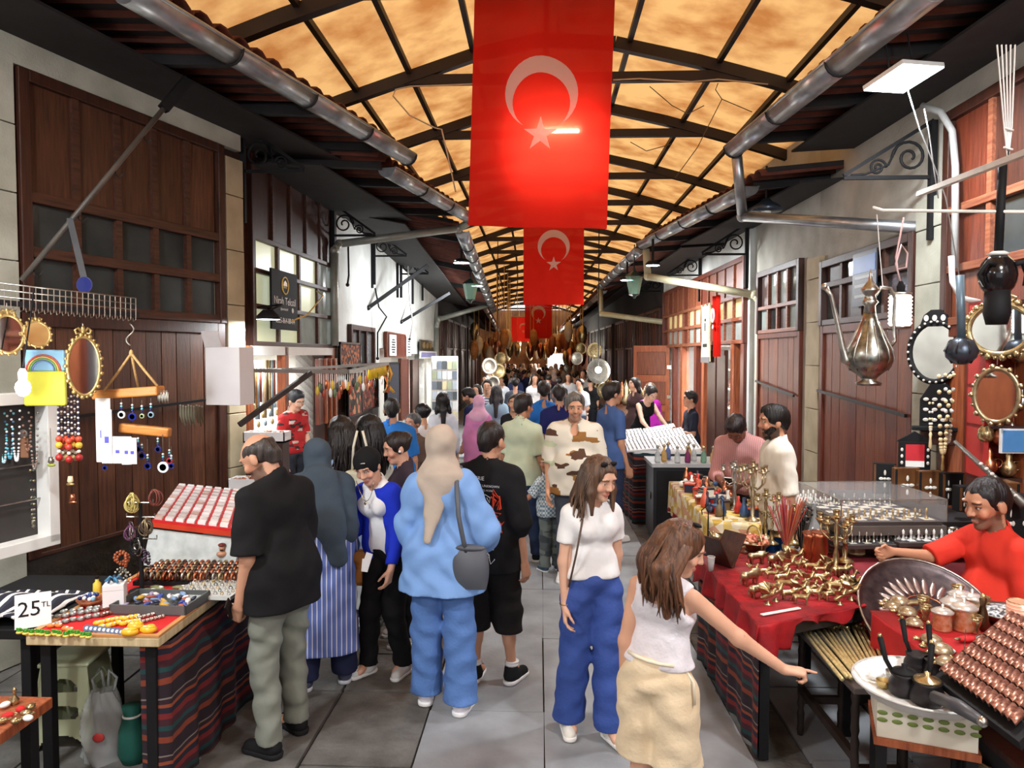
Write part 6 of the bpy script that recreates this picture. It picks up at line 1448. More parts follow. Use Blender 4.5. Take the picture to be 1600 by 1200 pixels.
for k in range(7):b=MB();b.ell(d*(.4+.08*k)+V((-.01,-.018,.012)),(.014,.006,.010));b.obj('inlay',PEARL,o)
for i,(px,py,m,lab)in enumerate(((1545,560,SILVER,'silver ewer'),(1572,556,SILVER,'silver goblet'),(1592,566,BRASS,'brass samovar'),(1540,690,BRASS,'brass coffee grinder'),(1560,695,COPPER,'copper tumbler'),(1580,700,SILVER,'silver sugar pot'),(1545,740,COPPER,'copper lantern'),(1575,744,BRASS,'brass urn'),(1595,640,SILVER,'silver tray stand'))):
 o=thing('metal_ware',lab+' on the red-lined shelves','ware',W(px,py,5.0));b=MB();b.lathe([(.03,0),(.05,.03),(.045,.08),(.02,.11),(.026,.14),(.01,.17),(.001,.18)],n=14);b.obj('body',m,o,True);b=MB();b.torus((.055,0,.07),.03,.005,MX.Rotation(PI/2,3,'X'),12,5);b.obj('handle',m,o,True)
o=thing('blue_photo','small blue framed photo on the red-lined shelf','picture',W(1588,706,4.9));b=MB();b.box(-.09,.09,-.01,.01,0,.14);b.obj('photo',col(80,140,200),o);b=MB();b.box(-.1,.1,.0,.02,-.01,.15);b.obj('photo_frame',WHITE,o)
ra_=[W(1436,303,4.9),W(1620,232,3.6)]
o=thing('hanging_rail','pale angled rail with strings crossing above the brass stall','rail',ra_[0]);d=ra_[1]-ra_[0];b=MB();b.bar((0,0,0),d,.035,.03);b.obj('rail_bar',mat('pale_bar',(206,206,200),.5),o)
rb2=[W(1364,324,4.4),W(1380,329,4.4),W(1612,331,3.9)]
o=thing('hook_rod','thin white rod with a bent tip carrying the lantern','rod',rb2[0]);b=MB();b.tube([p-rb2[0]for p in rb2],.009,6);b.obj('rod',col(226,222,210),o,True)
o=thing('string_bundle','knotted white strings running up from the rail','strings',W(1575,250,4.0))
for i in range(5):b=MB();b.tube([V((0,0,0)),W(1575+(i-2)*3,200,4.0)-W(1575,250,4.0),W(1572+(i-2)*7,70,4.0)-W(1575,250,4.0)],.004,5);b.obj('string',WHITE,o)
for z in(.06,.16):b=MB();b.torus((0,0,z),.02,.006,Euler((.4,.3,0)).to_matrix(),10,5);b.obj('knot',WHITE,o,True)
Y=4.3;c=W(1357,598,Y)
o=thing('silver_ewer','tall engraved silver ewer with a long spout hanging over the plank door','ewer',c)
SLV=mat('engraved_silver',(176,176,166),.3,1.0,col2=(110,110,104),scale=30)
b=MB();b.lathe([(.065,-.015),(.07,0),(.04,.015),(.045,.03),(.115,.09),(.13,.14),(.12,.19),(.075,.28),(.042,.36),(.034,.40)],n=26);b.obj('body',SLV,o,True)
b=MB();b.lathe([(.034,.40),(.03,.44),(.046,.46),(.034,.475),(.03,.50),(.05,.52),(.05,.535),(.03,.56),(.012,.585),(.006,.62),(.001,.65)],n=18);b.obj('lid',SILVER,o,True)
b=MB();b.tube([(-.10,0,.11),(-.135,0,.13),(-.15,0,.2),(-.185,0,.36),(-.22,0,.5),(-.25,0,.545)],[.03,.026,.018,.014,.011,.014],9);b.ell((-.258,0,.55),.02);b.obj('spout',SILVER,o,True)
b=MB();b.tube([(.03,0,.5),(.06,0,.545),(.115,0,.54),(.14,0,.48),(.135,0,.36),(.145,0,.24),(.11,0,.19)],.010,7);b.obj('handle',SILVER,o,True)
for k in range(12):a=2*PI*k/12;b=MB();b.tube([(r*math.cos(a),r*math.sin(a),z)for r,z in((.10,.07),(.131,.14),(.121,.19),(.077,.28),(.046,.35))],.004,5);b.obj('rib',SILVER,o,True)
b=MB();b.tube([(0.07,0,.545),W(1370,335,Y)-c],.003,5);b.obj('string',WHITE,o)
Y=4.35;c=W(1406,510,Y);o=thing('ribbed_lantern','lit ribbed white lantern hanging beside the ewer','lamp',c);b=MB();b.lathe([(.05,0)]+[(.058+(.006 if k%2 else-.003),.008+k*.0105)for k in range(17)]+[(.05,.19)],n=20);b.obj('shade',mat('lantern_glow',(255,252,240),emit=5,var=0),o,True)
for z in(0,.19):b=MB();b.lathe([(.058,z-.012),(.062,z),(.03,z+.006)],n=20);b.obj('cap',SILVER,o,True)
b=MB();b.lathe([(.02,.196),(.024,.23),(.01,.26)],n=10);b.obj('socket',BLACK,o)
b=MB();q=W(1412,340,Y)-c;b.tube([(0,0,.25),V((-.03,0,.36)),V((.0,0,.47)),V((.035,0,.42)),V((.03,0,.34)),V((-.02,0,.33)),V((-.03,0,.40)),q],.005,6);b.obj('cord',col(214,180,180),o,True)
lamp('POINT',c+V((0,0,.09)),3,.06,(1,.96,.88))
Y=4.0;c=W(1559,430,Y);o=thing('black_calabash','glossy black carved calabash hung on a dark tube','ornament',c);b=MB();b.ell((0,0,0),(.095,.085,.115),None,16,10);b.obj('body',mat('gloss_black',(20,18,20),.15),o,True);b=MB();b.lathe([(.05,-.26),(.065,-.2),(.06,-.08)],n=16);b.obj('lower_tube',BLACK,o,True);b=MB();b.tube([(0,0,.1),W(1567,250,Y)-c],.022,10);b.obj('dark_tube',BLACK,o,True);b=MB();b.lathe([(.03,.10),(.055,.112),(.03,.125)],n=12);b.obj('collar',PEARL,o,True)
for sx in(-1,1):b=MB();b.tube([(sx*.05,-.06,.05),(sx*.09,-.06,.06),(sx*.12,-.04,.0),(sx*.1,-.05,-.06)],[.016,.014,.01,.004],6);b.obj('horn',BLACK,o,True)
c=W(1502,548,4.6);o=thing('grey_tin_bell','dark grey ribbed bell lamp under a blue-grey pipe','bell',c);b=MB();b.lathe([(.03,.08),(.07,.06),(.092,.0),(.085,-.04),(.05,-.075),(.02,-.085)],n=18);b.obj('shell',mat('tin_grey',(72,80,92),.35,.7),o,True);b=MB();b.tube([(0,0,.07),W(1500,430,4.6)-c],.024,10);b.obj('pipe',mat('bluegrey_pipe',(96,116,130),.4,.3),o,True)
for k in range(8):a=2*PI*k/8;b=MB();b.tube([(.06*math.cos(a),.06*math.sin(a),.066),(.094*math.cos(a),.094*math.sin(a),.0),(.052*math.cos(a),.052*math.sin(a),-.076)],.006,5);b.obj('rib',IRON,o,True)
P0=W(1440,165,5.9);o=thing('white_conduit','curved white conduit pipe running down the pale block pier','conduit',P0);b=MB();b.tube([W(*a,yy)-P0 for*a,yy in((1440,165,5.9),(1470,175,5.8),(1488,205,5.75),(1493,260,5.7),(1492,420,5.6))],.026,10);b.obj('pipe',col(150,152,150),o,True);b=MB();b.tube([W(*a,5.4)-P0 for a in((1486,400),(1488,440),(1500,465),(1530,472))],.02,8);b.obj('hose',WHITE,o,True)
P0=W(1418,140,4.9);o=thing('lamp_cables','thin cables dropping from the square lamp to the rail','cable',P0)
for pts in(((1418,140),(1436,200),(1460,260),(1478,310),(1500,440)),((1444,170),(1452,210),(1460,270),(1466,310))):b=MB();b.tube([W(*a,4.9)-P0 for a in pts],.004,5);b.obj('cable',col(150,150,150),o,True)
c=W(1411,123,5.0);o=thing('square_lamp','bright square lamp panel under the tiled eave','lamp',c,rot=(-.16,-.06,.35));b=MB();b.box(-.17,.17,-.17,.17,0,.03);b.obj('housing',WHITE,o,bevel=.004);b=MB();b.box(-.165,.165,-.165,.165,-.006,0);b.obj('diffuser',mat('led_glow',(236,242,255),emit=16,var=0),o)
for sx in(-1,1):b=MB();b.tube([(sx*.1,0,.03),(sx*.1,0,.32)],.006,6);b.obj('suspension_rod',IRON,o)
lamp('AREA',c+V((0,0,-.04)),110,.34,(.94,.97,1),(.12,-.1,0))
YT=tabletop_cloth('yellow_patterned_cloth','yellow and cream patterned cloth on the table of coloured ornaments',[(1.22,5.35),(1.56,5.22),(1.62,5.5),(1.62,7.0),(1.22,7.0)],.92,.26,speckle('yellow_pattern',[(214,190,110),(222,206,160),(196,160,70),(226,216,190),(200,150,120)],16,.85),wav=.012,standm=None)
o=thing('ornament_table','dark cabinet under the yellow patterned cloth','table',(1.42,6.1,0));b=MB();b.box(-.16,.16,-.7,.85,.5,.9);b.obj('table_body',BLACK,o)
for sx in(-.14,.14):
 for sy in(-.66,.8):b=MB();b.box(sx-.02,sx+.02,sy-.02,sy+.02,0,.5);b.obj('leg',BLACK,o)
o=drape('fringe','',[(1.215,7.0),(1.215,5.345),(1.56,5.215)],.64,.68,WINE,parent=YT,n=60)
gp=[col(196,50,40),col(30,36,60),col(226,224,214),col(50,80,120),col(206,90,60),col(24,26,30),col(110,90,60),COPPER]
gl=['red','navy','cream','blue','orange','black','olive','copper']
ORN={}
for i in range(56):
 x,yy=1.27+rnd.random()*.3,5.45+rnd.random()*1.5;k=i%8;kind=i%3
 if(k,kind)not in ORN:
  t=thing('painted_ornament','%s painted ornament among the goods on the yellow patterned cloth'%gl[k]if kind==0 else('%s little bottle among the goods on the yellow patterned cloth'%gl[k]if kind==1 else '%s lidded box among the goods on the yellow patterned cloth'%gl[k]),'ornament',group='%s %s on the yellow cloth'%(gl[k],('ornaments','little bottles','lidded boxes')[kind]))
  b=MB()
  if kind==0:b.ell((0,0,.03),(.04,.03,.03));b.ell((.025,0,.06),(.02,.018,.022))
  elif kind==1:b.lathe([(.025,0),(.032,.03),(.02,.08),(.01,.1),(.012,.13)],n=10)
  else:b.box(-.04,.04,-.03,.03,0,.06)
  b.obj('body',gp[k],t,kind<2);b=MB();b.ell((0,0,.005),(.03,.028,.006))if kind!=2 else b.box(-.042,.042,-.032,.032,.06,.07);b.obj('base' if kind!=2 else 'lid',gp[(k+3)%8],t);ORN[(k,kind)]=t;t.location=(x,yy,.925)
 else:dup(ORN[(k,kind)],V((x,yy,.925)),rnd.uniform(0,3),scale=rnd.uniform(.9,1.3))
sc2=stick('tall_candelabrum',.42,OLDBRASS,6);tag(sc2,'tall many-armed brass candelabrum at the end of the yellow cloth',None);sc2 .location=(1.53,5.34,.925)
sc3=stick('tall_candelabrum',.36,SILVER,4);tag(sc3,'silver many-armed candelabrum behind the brass one on the yellow cloth');sc3 .location=(1.50,5.72,.925)
o=thing('black_cabinet','black metal cabinet with a lock and glass bottles on top','cabinet',(1.75,8.6,0));b=MB();b.box(-.48,.5,-.3,.3,.04,.86);b.obj('cabinet_body',mat('cabinet_grey',(44,46,50),.35,.3),o,bevel=.008);b=MB();b.box(-.5,.52,-.32,.32,.86,.90);b.obj('cabinet_top',mat('counter_grey',(170,172,172),.3),o);b=MB();b.box(-.44,.46,-.31,-.3,.1,.82);b.obj('door',BLACK,o);b=MB();b.ell((-.49,-.1,.5),(.012,.03,.05));b.obj('lock',SILVER,o,True)
BT_=[('clear',glass('clear_bottle',(226,230,230),.4)),('amber',glass('amber_bottle',(226,196,130),.5)),('blue',glass('blue_bottle',(130,150,200),.5)),('purple',glass('purple_bottle',(150,70,120),.6)),('green',glass('green_bottle',(150,190,170),.5))]
for i,(x,yy,k)in enumerate(((-.42,-.2,0),(-.33,-.1,1),(-.2,-.22,0),(-.08,-.2,3),(.02,-.05,0),(.1,-.2,4),(.2,-.22,1),(.3,-.1,2),(.38,-.22,2),(-.25,.1,2),(.0,.15,1))):
 o=thing('perfume_bottle','%s glass perfume bottle on the black cabinet'%BT_[k][0],'bottle',(1.75+x,8.6+yy,.9),group='%s bottles on the black cabinet'%BT_[k][0]);b=MB();b.lathe([(.03,0),(.035,.02),(.03,.1),(.012,.13),(.012,.16)],n=12);b.obj('body',BT_[k][1],o,True);b=MB();b.lathe([(.014,.16),(.02,.18),(.001,.2)],n=10);b.obj('stopper',[SILVER,BRASS][i%2],o,True)
T2=tabletop_cloth('white_display_cloth','white cloth covered in tiny jewellery on the kilim-sided stall',[(1.16,9.15),(2.0,9.15),(2.0,11.2),(1.0,11.2)],.93,.06,WHITEM,wav=.004,standm=None)
drape('striped_kilim','dark striped kilim wrapped around the white jewellery stall',[(1.0,11.2),(1.155,9.13),(2.0,9.13)],.03,.9,KILIM)
o=thing('jewellery_table','plain table hidden under the white jewellery cloth','table',(1.55,10.2,0));b=MB();b.box(-.34,.42,-1.0,.95,.85,.915);b.obj('table_top',BLACK,o)
for sx in(-.3,.38):
 for sy in(-.95,.9):b=MB();b.box(sx-.02,sx+.02,sy-.02,sy+.02,0,.85);b.obj('leg',BLACK,o)
o=thing('jewellery_boards','tilted white boards of earrings on the kilim-sided stall','display',(1.55,10.2,.97))
for i,(x,yy,rx)in enumerate(((-.3,-.8,.15),(-.3,-.2,.15),(-.3,.4,.15),(.22,-.7,.25),(.22,0,.3),(.22,.6,.3))):
 b=MB(MX.Translation((x,yy,0))@MX.Rotation(-rx*.6,4,'Y')@MX.Rotation(rx,4,'X'));b.box(-.23,.23,-.26,.26,0,.02);q=b.obj('board',WHITEM,o)
 e=MB(b.T)
 for a in range(9):
  for d in range(9):e.ell((-.2+a*.05,-.22+d*.055,.026),(.012,.009,.008),None,5,4,[0,1,2][(a*3+d*5+i)%3])
 e.obj('earrings',[SILVER,col(190,196,204),col(150,150,160)],q,True)['kind']='stuff'
o=thing('dome_lamp','unlit grey dome lamp under the near end of the second gutter','lamp',W(1197,330,8.4));b=MB();b.lathe([(.17,0),(.15,.05),(.07,.10),(.03,.14)],n=18);b.obj('shade',mat('tin_grey',(72,80,92)),o,True,solid=.006);b=MB();b.ell((0,0,.01),.06);b.obj('bulb',WHITE,o,True);b=MB();b.tube([(0,0,.14),(0,0,.5)],.012,6);b.obj('stem',IRON,o)
o=thing('window_poster','faded dark poster with a blue sky strip in the window above the ewer','poster',TR1@V((FW(TR1,1352,420,.07)[0],.07,2.62)));o.rotation_euler=TR1 .to_euler();b=MB();b.box(-.26,.26,0,.012,-.02,.5);b.obj('sheet',col(50,56,70),o);b=MB();b.box(-.24,.24,.012,.016,.3,.46);b.obj('blue_strip',col(80,120,190),o)
for z in(.06,.16,.24):b=MB();b.box(-.2,.2,.012,.016,z,z+.03);b.obj('printed_line',col(150,156,160),o)
# ---------------- people ----------------
def HT(ytop,Y,k=1.0):return(CAMZ-(ytop-555)*Y/F)*k
BLK=(24,24,26);DKH=(36,28,24);JEAN=(62,84,124)
STRIPED=stripes('striped_cotton',[(0,(92,112,176)),(.5,(206,206,222)),(.72,(84,104,170))],34,0,.85)
CHECK=checker('checked_cotton',(206,216,222),(112,136,150),46,.85)
def patterned(name,base,blobs,scale):
 if name in MATS:return MATS[name]
 m,nt,N,L,b=newmat(name);b.inputs['Roughness'].default_value=.85
 tc=N.new('ShaderNodeTexCoord');mp=N.new('ShaderNodeMapping');mp.inputs['Scale'].default_value=(1,.6,2.2);L.new(tc.outputs['Object'],mp.inputs[0])
 v=N.new('ShaderNodeTexVoronoi');v.distance='CHEBYCHEV';v.inputs['Scale'].default_value=scale;L.new(mp.outputs[0],v.inputs['Vector'])
 sp=N.new('ShaderNodeSeparateColor');L.new(v.outputs['Color'],sp.inputs[0]);r=N.new('ShaderNodeValToRGB');r.color_ramp.interpolation='CONSTANT'
 while len(r.color_ramp.elements)<1+len(blobs):r.color_ramp.elements.new(.5)
 r.color_ramp.elements[0].position=0;r.color_ramp.elements[0].color=(*lin(base),1)
 for e,(p,c)in zip(list(r.color_ramp.elements)[1:],blobs):e.position=p;e.color=(*lin(c),1)
 L.new(sp.outputs[0],r.inputs['Fac']);L.new(r.outputs['Color'],b.inputs['Base Color']);MATS[name]=m;return m
RELAX=((.13,.03,-1),(.05,.25,-1))
P=person('balding bearded man in a black T-shirt looking down at the souvenir table',436,3.87,1.74,62,bulk=1.13,skin=(200,150,122),hair=('bald',(78,70,66)),beard=((70,60,56),.75),head=(.5,.25),top=dict(c=BLK,hem=.45,sl=.46,fit=.026,sg=.012),bottom=dict(c=(126,130,120),knee=.022,ankle=.026,fold=.008),shoes=((26,26,28),(30,30,32)),arms=(((.16,-.10,-1),(.04,.24,-1),(-.15,.6,-.9)),((.10,.05,-1),(-.35,.6,-1))),legs=(((.01,.03),(.02,-.02)),((.03,.06),(.05,.05))),lean=(.08,0),hands=(.9,.9))
o=thing('black_phone','slim black phone held behind the hand of the man in black','phone',P['root'].matrix_basis@(P['wr'][0]+V((-.02,.04,-.02))));b=MB(MX.Rotation(.7,4,'X'));b.box(-.004,.004,-.03,.03,-.05,.07);b.obj('phone_body',BLACK,o,bevel=.003);b=MB(MX.Rotation(.7,4,'X'));b.box(-.0055,-.004,-.027,.027,-.045,.065);b.obj('screen',PANEDK,o)
P2=person('woman in a slate headscarf and long blue striped dress seen from behind',498,4.6,1.60,12,fem=True,hair=('hijab',(66,78,90),[((.0,-.08,1.28),(.07,-.15,1.04),.15,.10),((.07,-.15,1.06),(.12,-.14,.84),.10,.06),((-.12,-.04,1.28),(-.14,.02,1.05),.10,.08),((.13,-.04,1.28),(.16,-.06,1.0),.10,.09)]),top=dict(c=STRIPED,name='striped_dress',hem=.15,sl=.95,fit=.03,flare=.25,fold=.006),bottom=dict(c=KNAVY if False else(34,38,66),ankle=.045,knee=.04,waist=.5),shoes=((70,74,92),(190,192,200)),arms=(RELAX,((.18,.10,-1),(.0,.7,-.8))),head=(.25,.5),lean=(.08,0),legs=(((.0,.01),(.01,-.04)),((.02,.02),(.06,.04))))
person('woman with long wavy dark hair in a pale blue dress beside the striped dress',536,5.6,1.66,35,fem=True,hair=('long',(38,30,28),.30,1.0,.0),top=dict(c=(150,172,206),sl=.9,hem=.3,fit=.02,flare=.15),bottom=dict(c=(60,70,100),waist=.5),head=(.2,.2))
person('dark-haired woman in profile in a white skirt with a cream tote',582,5.75,1.66,62,fem=True,hair=('long',(28,24,26),.24,.9,.0),top=dict(c=(206,210,200),sl=.9,hem=.45,fit=.02),bottom=dict(c=(214,216,214),t='skirt',len=.09,waist=.5),head=(.2,.1),shoes=(200,190,180))
o=thing('cream_tote','cream fabric tote bag with dark print behind the cobalt cardigan','bag',W(563,760,5.45));b=MB();b.box(-.11,.11,-.05,.05,-.12,.12);b.obj('bag_body',speckle('tote_print',[(214,214,190),(220,218,200),(210,210,186),(60,64,56)],14),o,bevel=.02)
for sx in(-1,1):b=MB();b.tube([(sx*.06,0,.12),(sx*.05,0,.3),(sx*.02,0,.42)],.01,6);b.obj('strap',mat('tote_strap',(214,210,190)),o,True)
person('broad man in a blue polo shirt with a white collar line seen from behind',612,7.4,1.70,15,bulk=1.25,hair=('buzz',(30,26,24)),top=dict(c=(44,112,190),hem=.46,collar=.012,fit=.022),bottom=dict(c=(40,44,60)),skin=(190,140,112))
person('child in a grey cap among the shoppers by the blue polo',646,7.9,1.50,150,hair=('cap',(96,100,104)),top=dict(c=(90,70,60)),bottom=dict(c=(50,54,70)),skin=(186,134,108))
person('woman with a black topknot in a white blouse beyond the beige headscarf',660,8.3,1.58,60,fem=True,hair=('bun',(22,20,24)),top=dict(c=(226,228,232),sl=.9),bottom=dict(c=(60,60,70)))
person('woman with straight black hair in a thin white shirt walking away',692,9.6,1.64,10,fem=True,hair=('long',(26,24,28),.24,.7),top=dict(c=(214,222,236),sl=.9),bottom=dict(c=(90,100,130)))
CB=(30,52,190)
P=person('woman in a black turban and a cobalt cardigan leaning towards the stall',604,4.78,1.56,152,fem=True,skin=(214,164,138),hair=('turban',(22,22,24)),top=dict(c=(232,232,234),hem=.53,sl=0,fit=.008,fold=.003),bottom=dict(c=(22,22,24),knee=.022,ankle=.024,fold=.006),shoes=(206,206,206),head=(.38,.2),lean=(.14,.10),arms=(((.25,.1,-1),(.05,.4,-1)),((.26,.02,-1),(.06,.95,-.62),(.0,.8,-.75))),hands=(.6,.9),legs=(((.0,.04),(.0,-.06,.0)),((.02,.06),(.04,.06))))
f=Field((-.42,-.3,.58),(.42,.42,1.42),.0095);up_,s_,H_=P['up'],P['s'],P['H'];bf_=tuple(P['Rm']@V((0,1,0)))
f.cone(up_((-.07,-.01,.745*H_)),up_((.07,-.01,.745*H_)),.118*s_,.118*s_,.05,(bf_,.80));f.cone(up_((-.10,-.005,.77*H_)),up_((.10,-.005,.77*H_)),.085*s_,.085*s_,.05,(bf_,.85));f.cone(up_((-.06,0,.56*H_)),up_((.06,0,.56*H_)),.132*s_,.132*s_,.05,(bf_,.85));f.cone(up_((-.05,0,.64*H_)),up_((.05,0,.64*H_)),.11*s_,.11*s_,.05,(bf_,.82))
for i in(0,1):f.cone(P['sh'][i],P['el'][i],.062*s_,.052*s_,.03);f.cone(P['el'][i],P['el'][i].lerp(P['wr'][i],.88),.052*s_,.042*s_,.02,None,'u',True)
f.ell(up_((0,.17,.66*H_)),(.095,.16,.36),P['Rm'],.01,'d');f.ell(up_((0,0,.86*H_)),(.075,.09,.07),None,.01,'d');f.fold(.004,30,17,5);f.cut((0,0,-1),-.66)
v_,t_=f.mesh();npmesh('cardigan',v_,t_,clothmat(CB),P['root'])
b=MB();pts=[up_((x,.118-abs(x)*.35,1.335-.13*(1-(x/.075)**2)))for x in[(-.075+.0125*k)for k in range(13)]];b.tube(pts,.0025,4);b.ell(up_((0,.125,1.195)),(.010,.005,.012));b.obj('necklace',BRASS,P['root'],True)
b=MB();b.ell(P['hp']((-.03,.085,.085)),(.02,.006,.006),P['HR']);b.obj('brooch',SILVER,P['root'],True)
o=thing('tan_bag','tan leather handbag hanging between the striped dress and the cardigan','bag',W(556,884,4.85));b=MB();b.box(-.085,.085,-.05,.05,-.13,.11);b.obj('bag_body',mat('tan_leather',(196,128,62),.5,var=.12),o,bevel=.03)
b=MB();b.box(-.087,.087,-.056,-.05,.0,.11);b.obj('flap',mat('tan_leather',(196,128,62)),o,bevel=.01);b=MB();b.tube([(-.07,0,.1),(-.05,0,.35),(.03,.03,.5)],.010,6);b.obj('strap',mat('tan_leather',(196,128,62)),o,True)
o=thing('white_paper','small folded white paper in the hand of the woman in the cobalt cardigan','paper',W(571,878,4.45));b=MB(MX.Rotation(.3,4,'Y'));b.box(-.012,.03,-.003,.003,-.05,.06);b.obj('sheet',WHITEM,o);b=MB(MX.Rotation(.1,4,'Y'));b.box(-.02,.02,-.006,-.003,-.06,.02);b.obj('folded_sheet',WHITEM,o)
P9=person('woman with tied dark hair and a white earbud between the turban and the beige scarf',630,5.35,1.58,112,fem=True,hair=('bun',(44,32,28)),top=dict(c=(60,50,60),sl=.9),bottom=dict(c=BLK),head=(.3,.1),skin=(208,158,132))
b=MB();b.ell(P9['hp']((.086,.01,-.015)),.010);b.ell(P9['hp']((-.086,.01,-.015)),.010);b.obj('earbud',WHITEM,P9['root'],True)
LB=(126,166,222)
P=person('woman in a beige headscarf with a loose sky blue shirt and flared jeans',690,4.35,1.71,-8,fem=True,bulk=1.05,skin=(212,168,142),hair=('hijab',(186,172,158),[((.0,-.07,1.40),(-.04,-.165,1.05),.095,.022)]),top=dict(c=LB,hem=.42,sl=.82,fit=.042,sg=.022,flare=.22,fold=.008),bottom=dict(c=mat('light_denim',(88,126,188),.85,col2=(72,108,166),scale=5,bump=.2),knee=.040,ankle=.058,fold=.006,waist=.52),shoes=((226,224,230),(238,238,238)),head=(.1,.45),arms=(((.22,.12,-1),(-.15,.8,-.6)),((.42,.0,-1),(-.2,.75,-.55))),legs=(((.01,.01),(.02,.03)),((.02,-.01),(.04,-.06))))
r_=P['root'];up_=P['up']
b=MB();b.tube([up_((.11,.09,1.41)),up_((.115,.0,1.455)),up_((.115,-.10,1.38)),up_((.145,-.17,1.20)),up_((.17,-.16,1.06)),up_((.185,-.14,.98))],.014,6);
o=thing('grey_shoulder_bag','dark grey shoulder bag on the hip of the sky blue shirt','bag',r_.matrix_basis@V((.20,-.13,.90)));o.rotation_euler=(0,0,math.radians(-8));BAGG=mat('grey_leather_bag',(82,86,94),.5,var=.1)
e=MB();e.grid(lambda u,v:V((.115*math.cos(2*PI*u)*(.72+.28*math.sin(PI*(.15+.7*v))),.05*math.sin(2*PI*u)*math.sin(PI*(.08+.84*v)),-.13+.24*v)),24,10);e.obj('bag_body',BAGG,o,True);e=MB();e.ell((0,0,.11),(.10,.035,.02));e.obj('bag_top',BAGG,o,True)
Mi=o.matrix_basis.inverted()@r_.matrix_basis;b.v=[tuple(Mi@V(p))for p in b.v];b.obj('shoulder_strap',BAGG,o,True)
P=person('young man in a printed black T-shirt and long black shorts',763,4.69,1.71,-22,bulk=1.06,skin=(196,146,118),hair=('buzz',(40,32,30)),top=dict(c=BLK,hem=.44,sl=.52,fit=.03,sg=.016),bottom=dict(c=(28,26,26),t='shorts',len=.20,knee=.045,ankle=.04,fit=.03),shoes=((30,32,34),(236,236,238)),arms=(RELAX,((.18,-.02,-1),(.10,.12,-1))),legs=(((.0,.02),(.0,-.02)),((.02,.04),(.05,.06))),head=(.15,-.1))
r_=P['root'];up_=P['up'];H_=P['H']
WP,ORG=mat('print_white',(206,206,206),.8),mat('print_orange',(226,70,36),.8)
r2=random.Random(5);b=MB();c=MB()
q_=np.empty(len(P['top'].data.vertices)*3,np.float32);P['top'].data.vertices.foreach_get('co',q_);q_=q_.reshape(-1,3)
def surf(x,z):
 m_=(np.abs(q_[:,0]-x)<.014)&(np.abs(q_[:,2]-z)<.014);return float(q_[m_,1].min())if m_.any()else-.17
for i,(s,z,sz,x)in enumerate((('MYSTERIE',1.345,.034,-.05),('COMES FROM THE UNKNOWN',1.300,.021,-.02),('ALWAYS SOMETHING MORE',1.272,.018,-.03))):text(s,sz,MX.Translation((x,0,z))@MX.Rotation(PI/2,4,'X'),WP,r_,ext=0,proj=surf)
for g in range(46):
 x0,z0_=r2 .uniform(-.15,.13),r2 .uniform(.86,1.23);n=r2 .randint(3,6);p=[(x0,z0_)]
 for _ in range(n):q=p[-1];p.append((q[0]+r2 .uniform(-.035,.035),q[1]+r2 .uniform(-.04,.04)))
 (c if x0>.08 and z0_>1.0 else b).tube([V((x,surf(x,z)-.004,z))for x,z in p],.0026,4)
for g in range(8):
 x0,z0_=r2 .uniform(.09,.15),r2 .uniform(1.02,1.28);c.tube([V((x,surf(x,z),z))for x,z in[(x0+r2 .uniform(-.03,.03),z0_+r2 .uniform(-.05,.05))for _ in range(4)]],.006,4)
b.obj('white_print',WP,r_)['kind']='stuff';c.obj('orange_print',ORG,r_)['kind']='stuff'
for i in(0,1):b=MB();a=P['an'][i];b.lathe([(.046,.035),(.045,.05)],(a.x,a.y-.002,a.z-.0),12);b.lathe([(.047,.055),(.046,.062)],(a.x,a.y,a.z),12);b.obj('sock_band',WHITEM,r_,True)
person('man in a pale sage polo shirt and dark jeans holding the hand of the boy',815,7.45,1.74,-28,skin=(176,124,96),hair=('short',(40,32,32)),top=dict(c=(196,206,178),hem=.47,collar=.012,fit=.022),bottom=dict(c=(44,56,84),knee=.024,ankle=.03),shoes=((28,30,32),(230,230,228)),arms=(RELAX,((.20,.0,-1),(.25,.35,-1))),legs=(((.0,.02),(.01,-.08)),((.02,.06),(.03,.12))),head=(.1,-.2))
person('small boy in a blue checked shirt walking beside the sage polo',862,7.17,1.14,25,hs=1.22,skin=(170,116,90),hair=('short',(34,26,24)),top=dict(c=CHECK,hem=.48,fit=.022,sl=.45),bottom=dict(c=patterned('camouflage',(74,82,84),[(.4,(100,108,104)),(.7,(56,62,66))],9),ankle=.03,knee=.024),shoes=((60,80,100),(226,226,226)),arms=(((.6,.05,-.7),(.55,.1,-.5)),RELAX),head=(.05,.9))
person('grey-haired man with a moustache in a white and ochre printed shirt',898,6.9,1.79,176,bulk=1.2,skin=(204,150,118),hair=('short',(120,116,110)),beard=((96,90,86),.45),top=dict(c=patterned('ochre_print',(222,214,196),[(.62,(150,104,50)),(.74,(222,216,200)),(.84,(84,54,36)),(.92,(200,206,170))],8),hem=.46,sl=.5,fit=.03,sg=.012,collar=.01,neck='v'),bottom=dict(c=(70,76,86)),head=(.2,.1),arms=(((.2,.0,-1),(.0,.3,-1)),((.2,.0,-1),(.0,.3,-1))))
P=person('young woman in a white T-shirt and wide royal blue trousers',926,4.06,1.585,-166,fem=True,skin=(216,170,144),hair=('long',(112,84,64),.20,.72,.0,True),top=dict(c=(230,230,230),hem=.565,sl=.30,fit=.010,fold=.0035,sg=.004),bottom=dict(c=mat('royal_blue_cotton',(52,82,158),.8,col2=(40,66,136),scale=6,bump=.2),knee=.036,ankle=.055,fit=.022,fold=.006,waist=.59),shoes=((228,226,216),(240,238,232)),head=(.32,.42),arms=(((.14,-.22,-1),(-.02,-.1,-1)),((.12,.02,-1),(.02,.16,-1),(.05,.25,-1))),hands=(.6,.55),legs=(((.0,.05),(.0,.08)),((.01,-.02),(.03,-.07))))
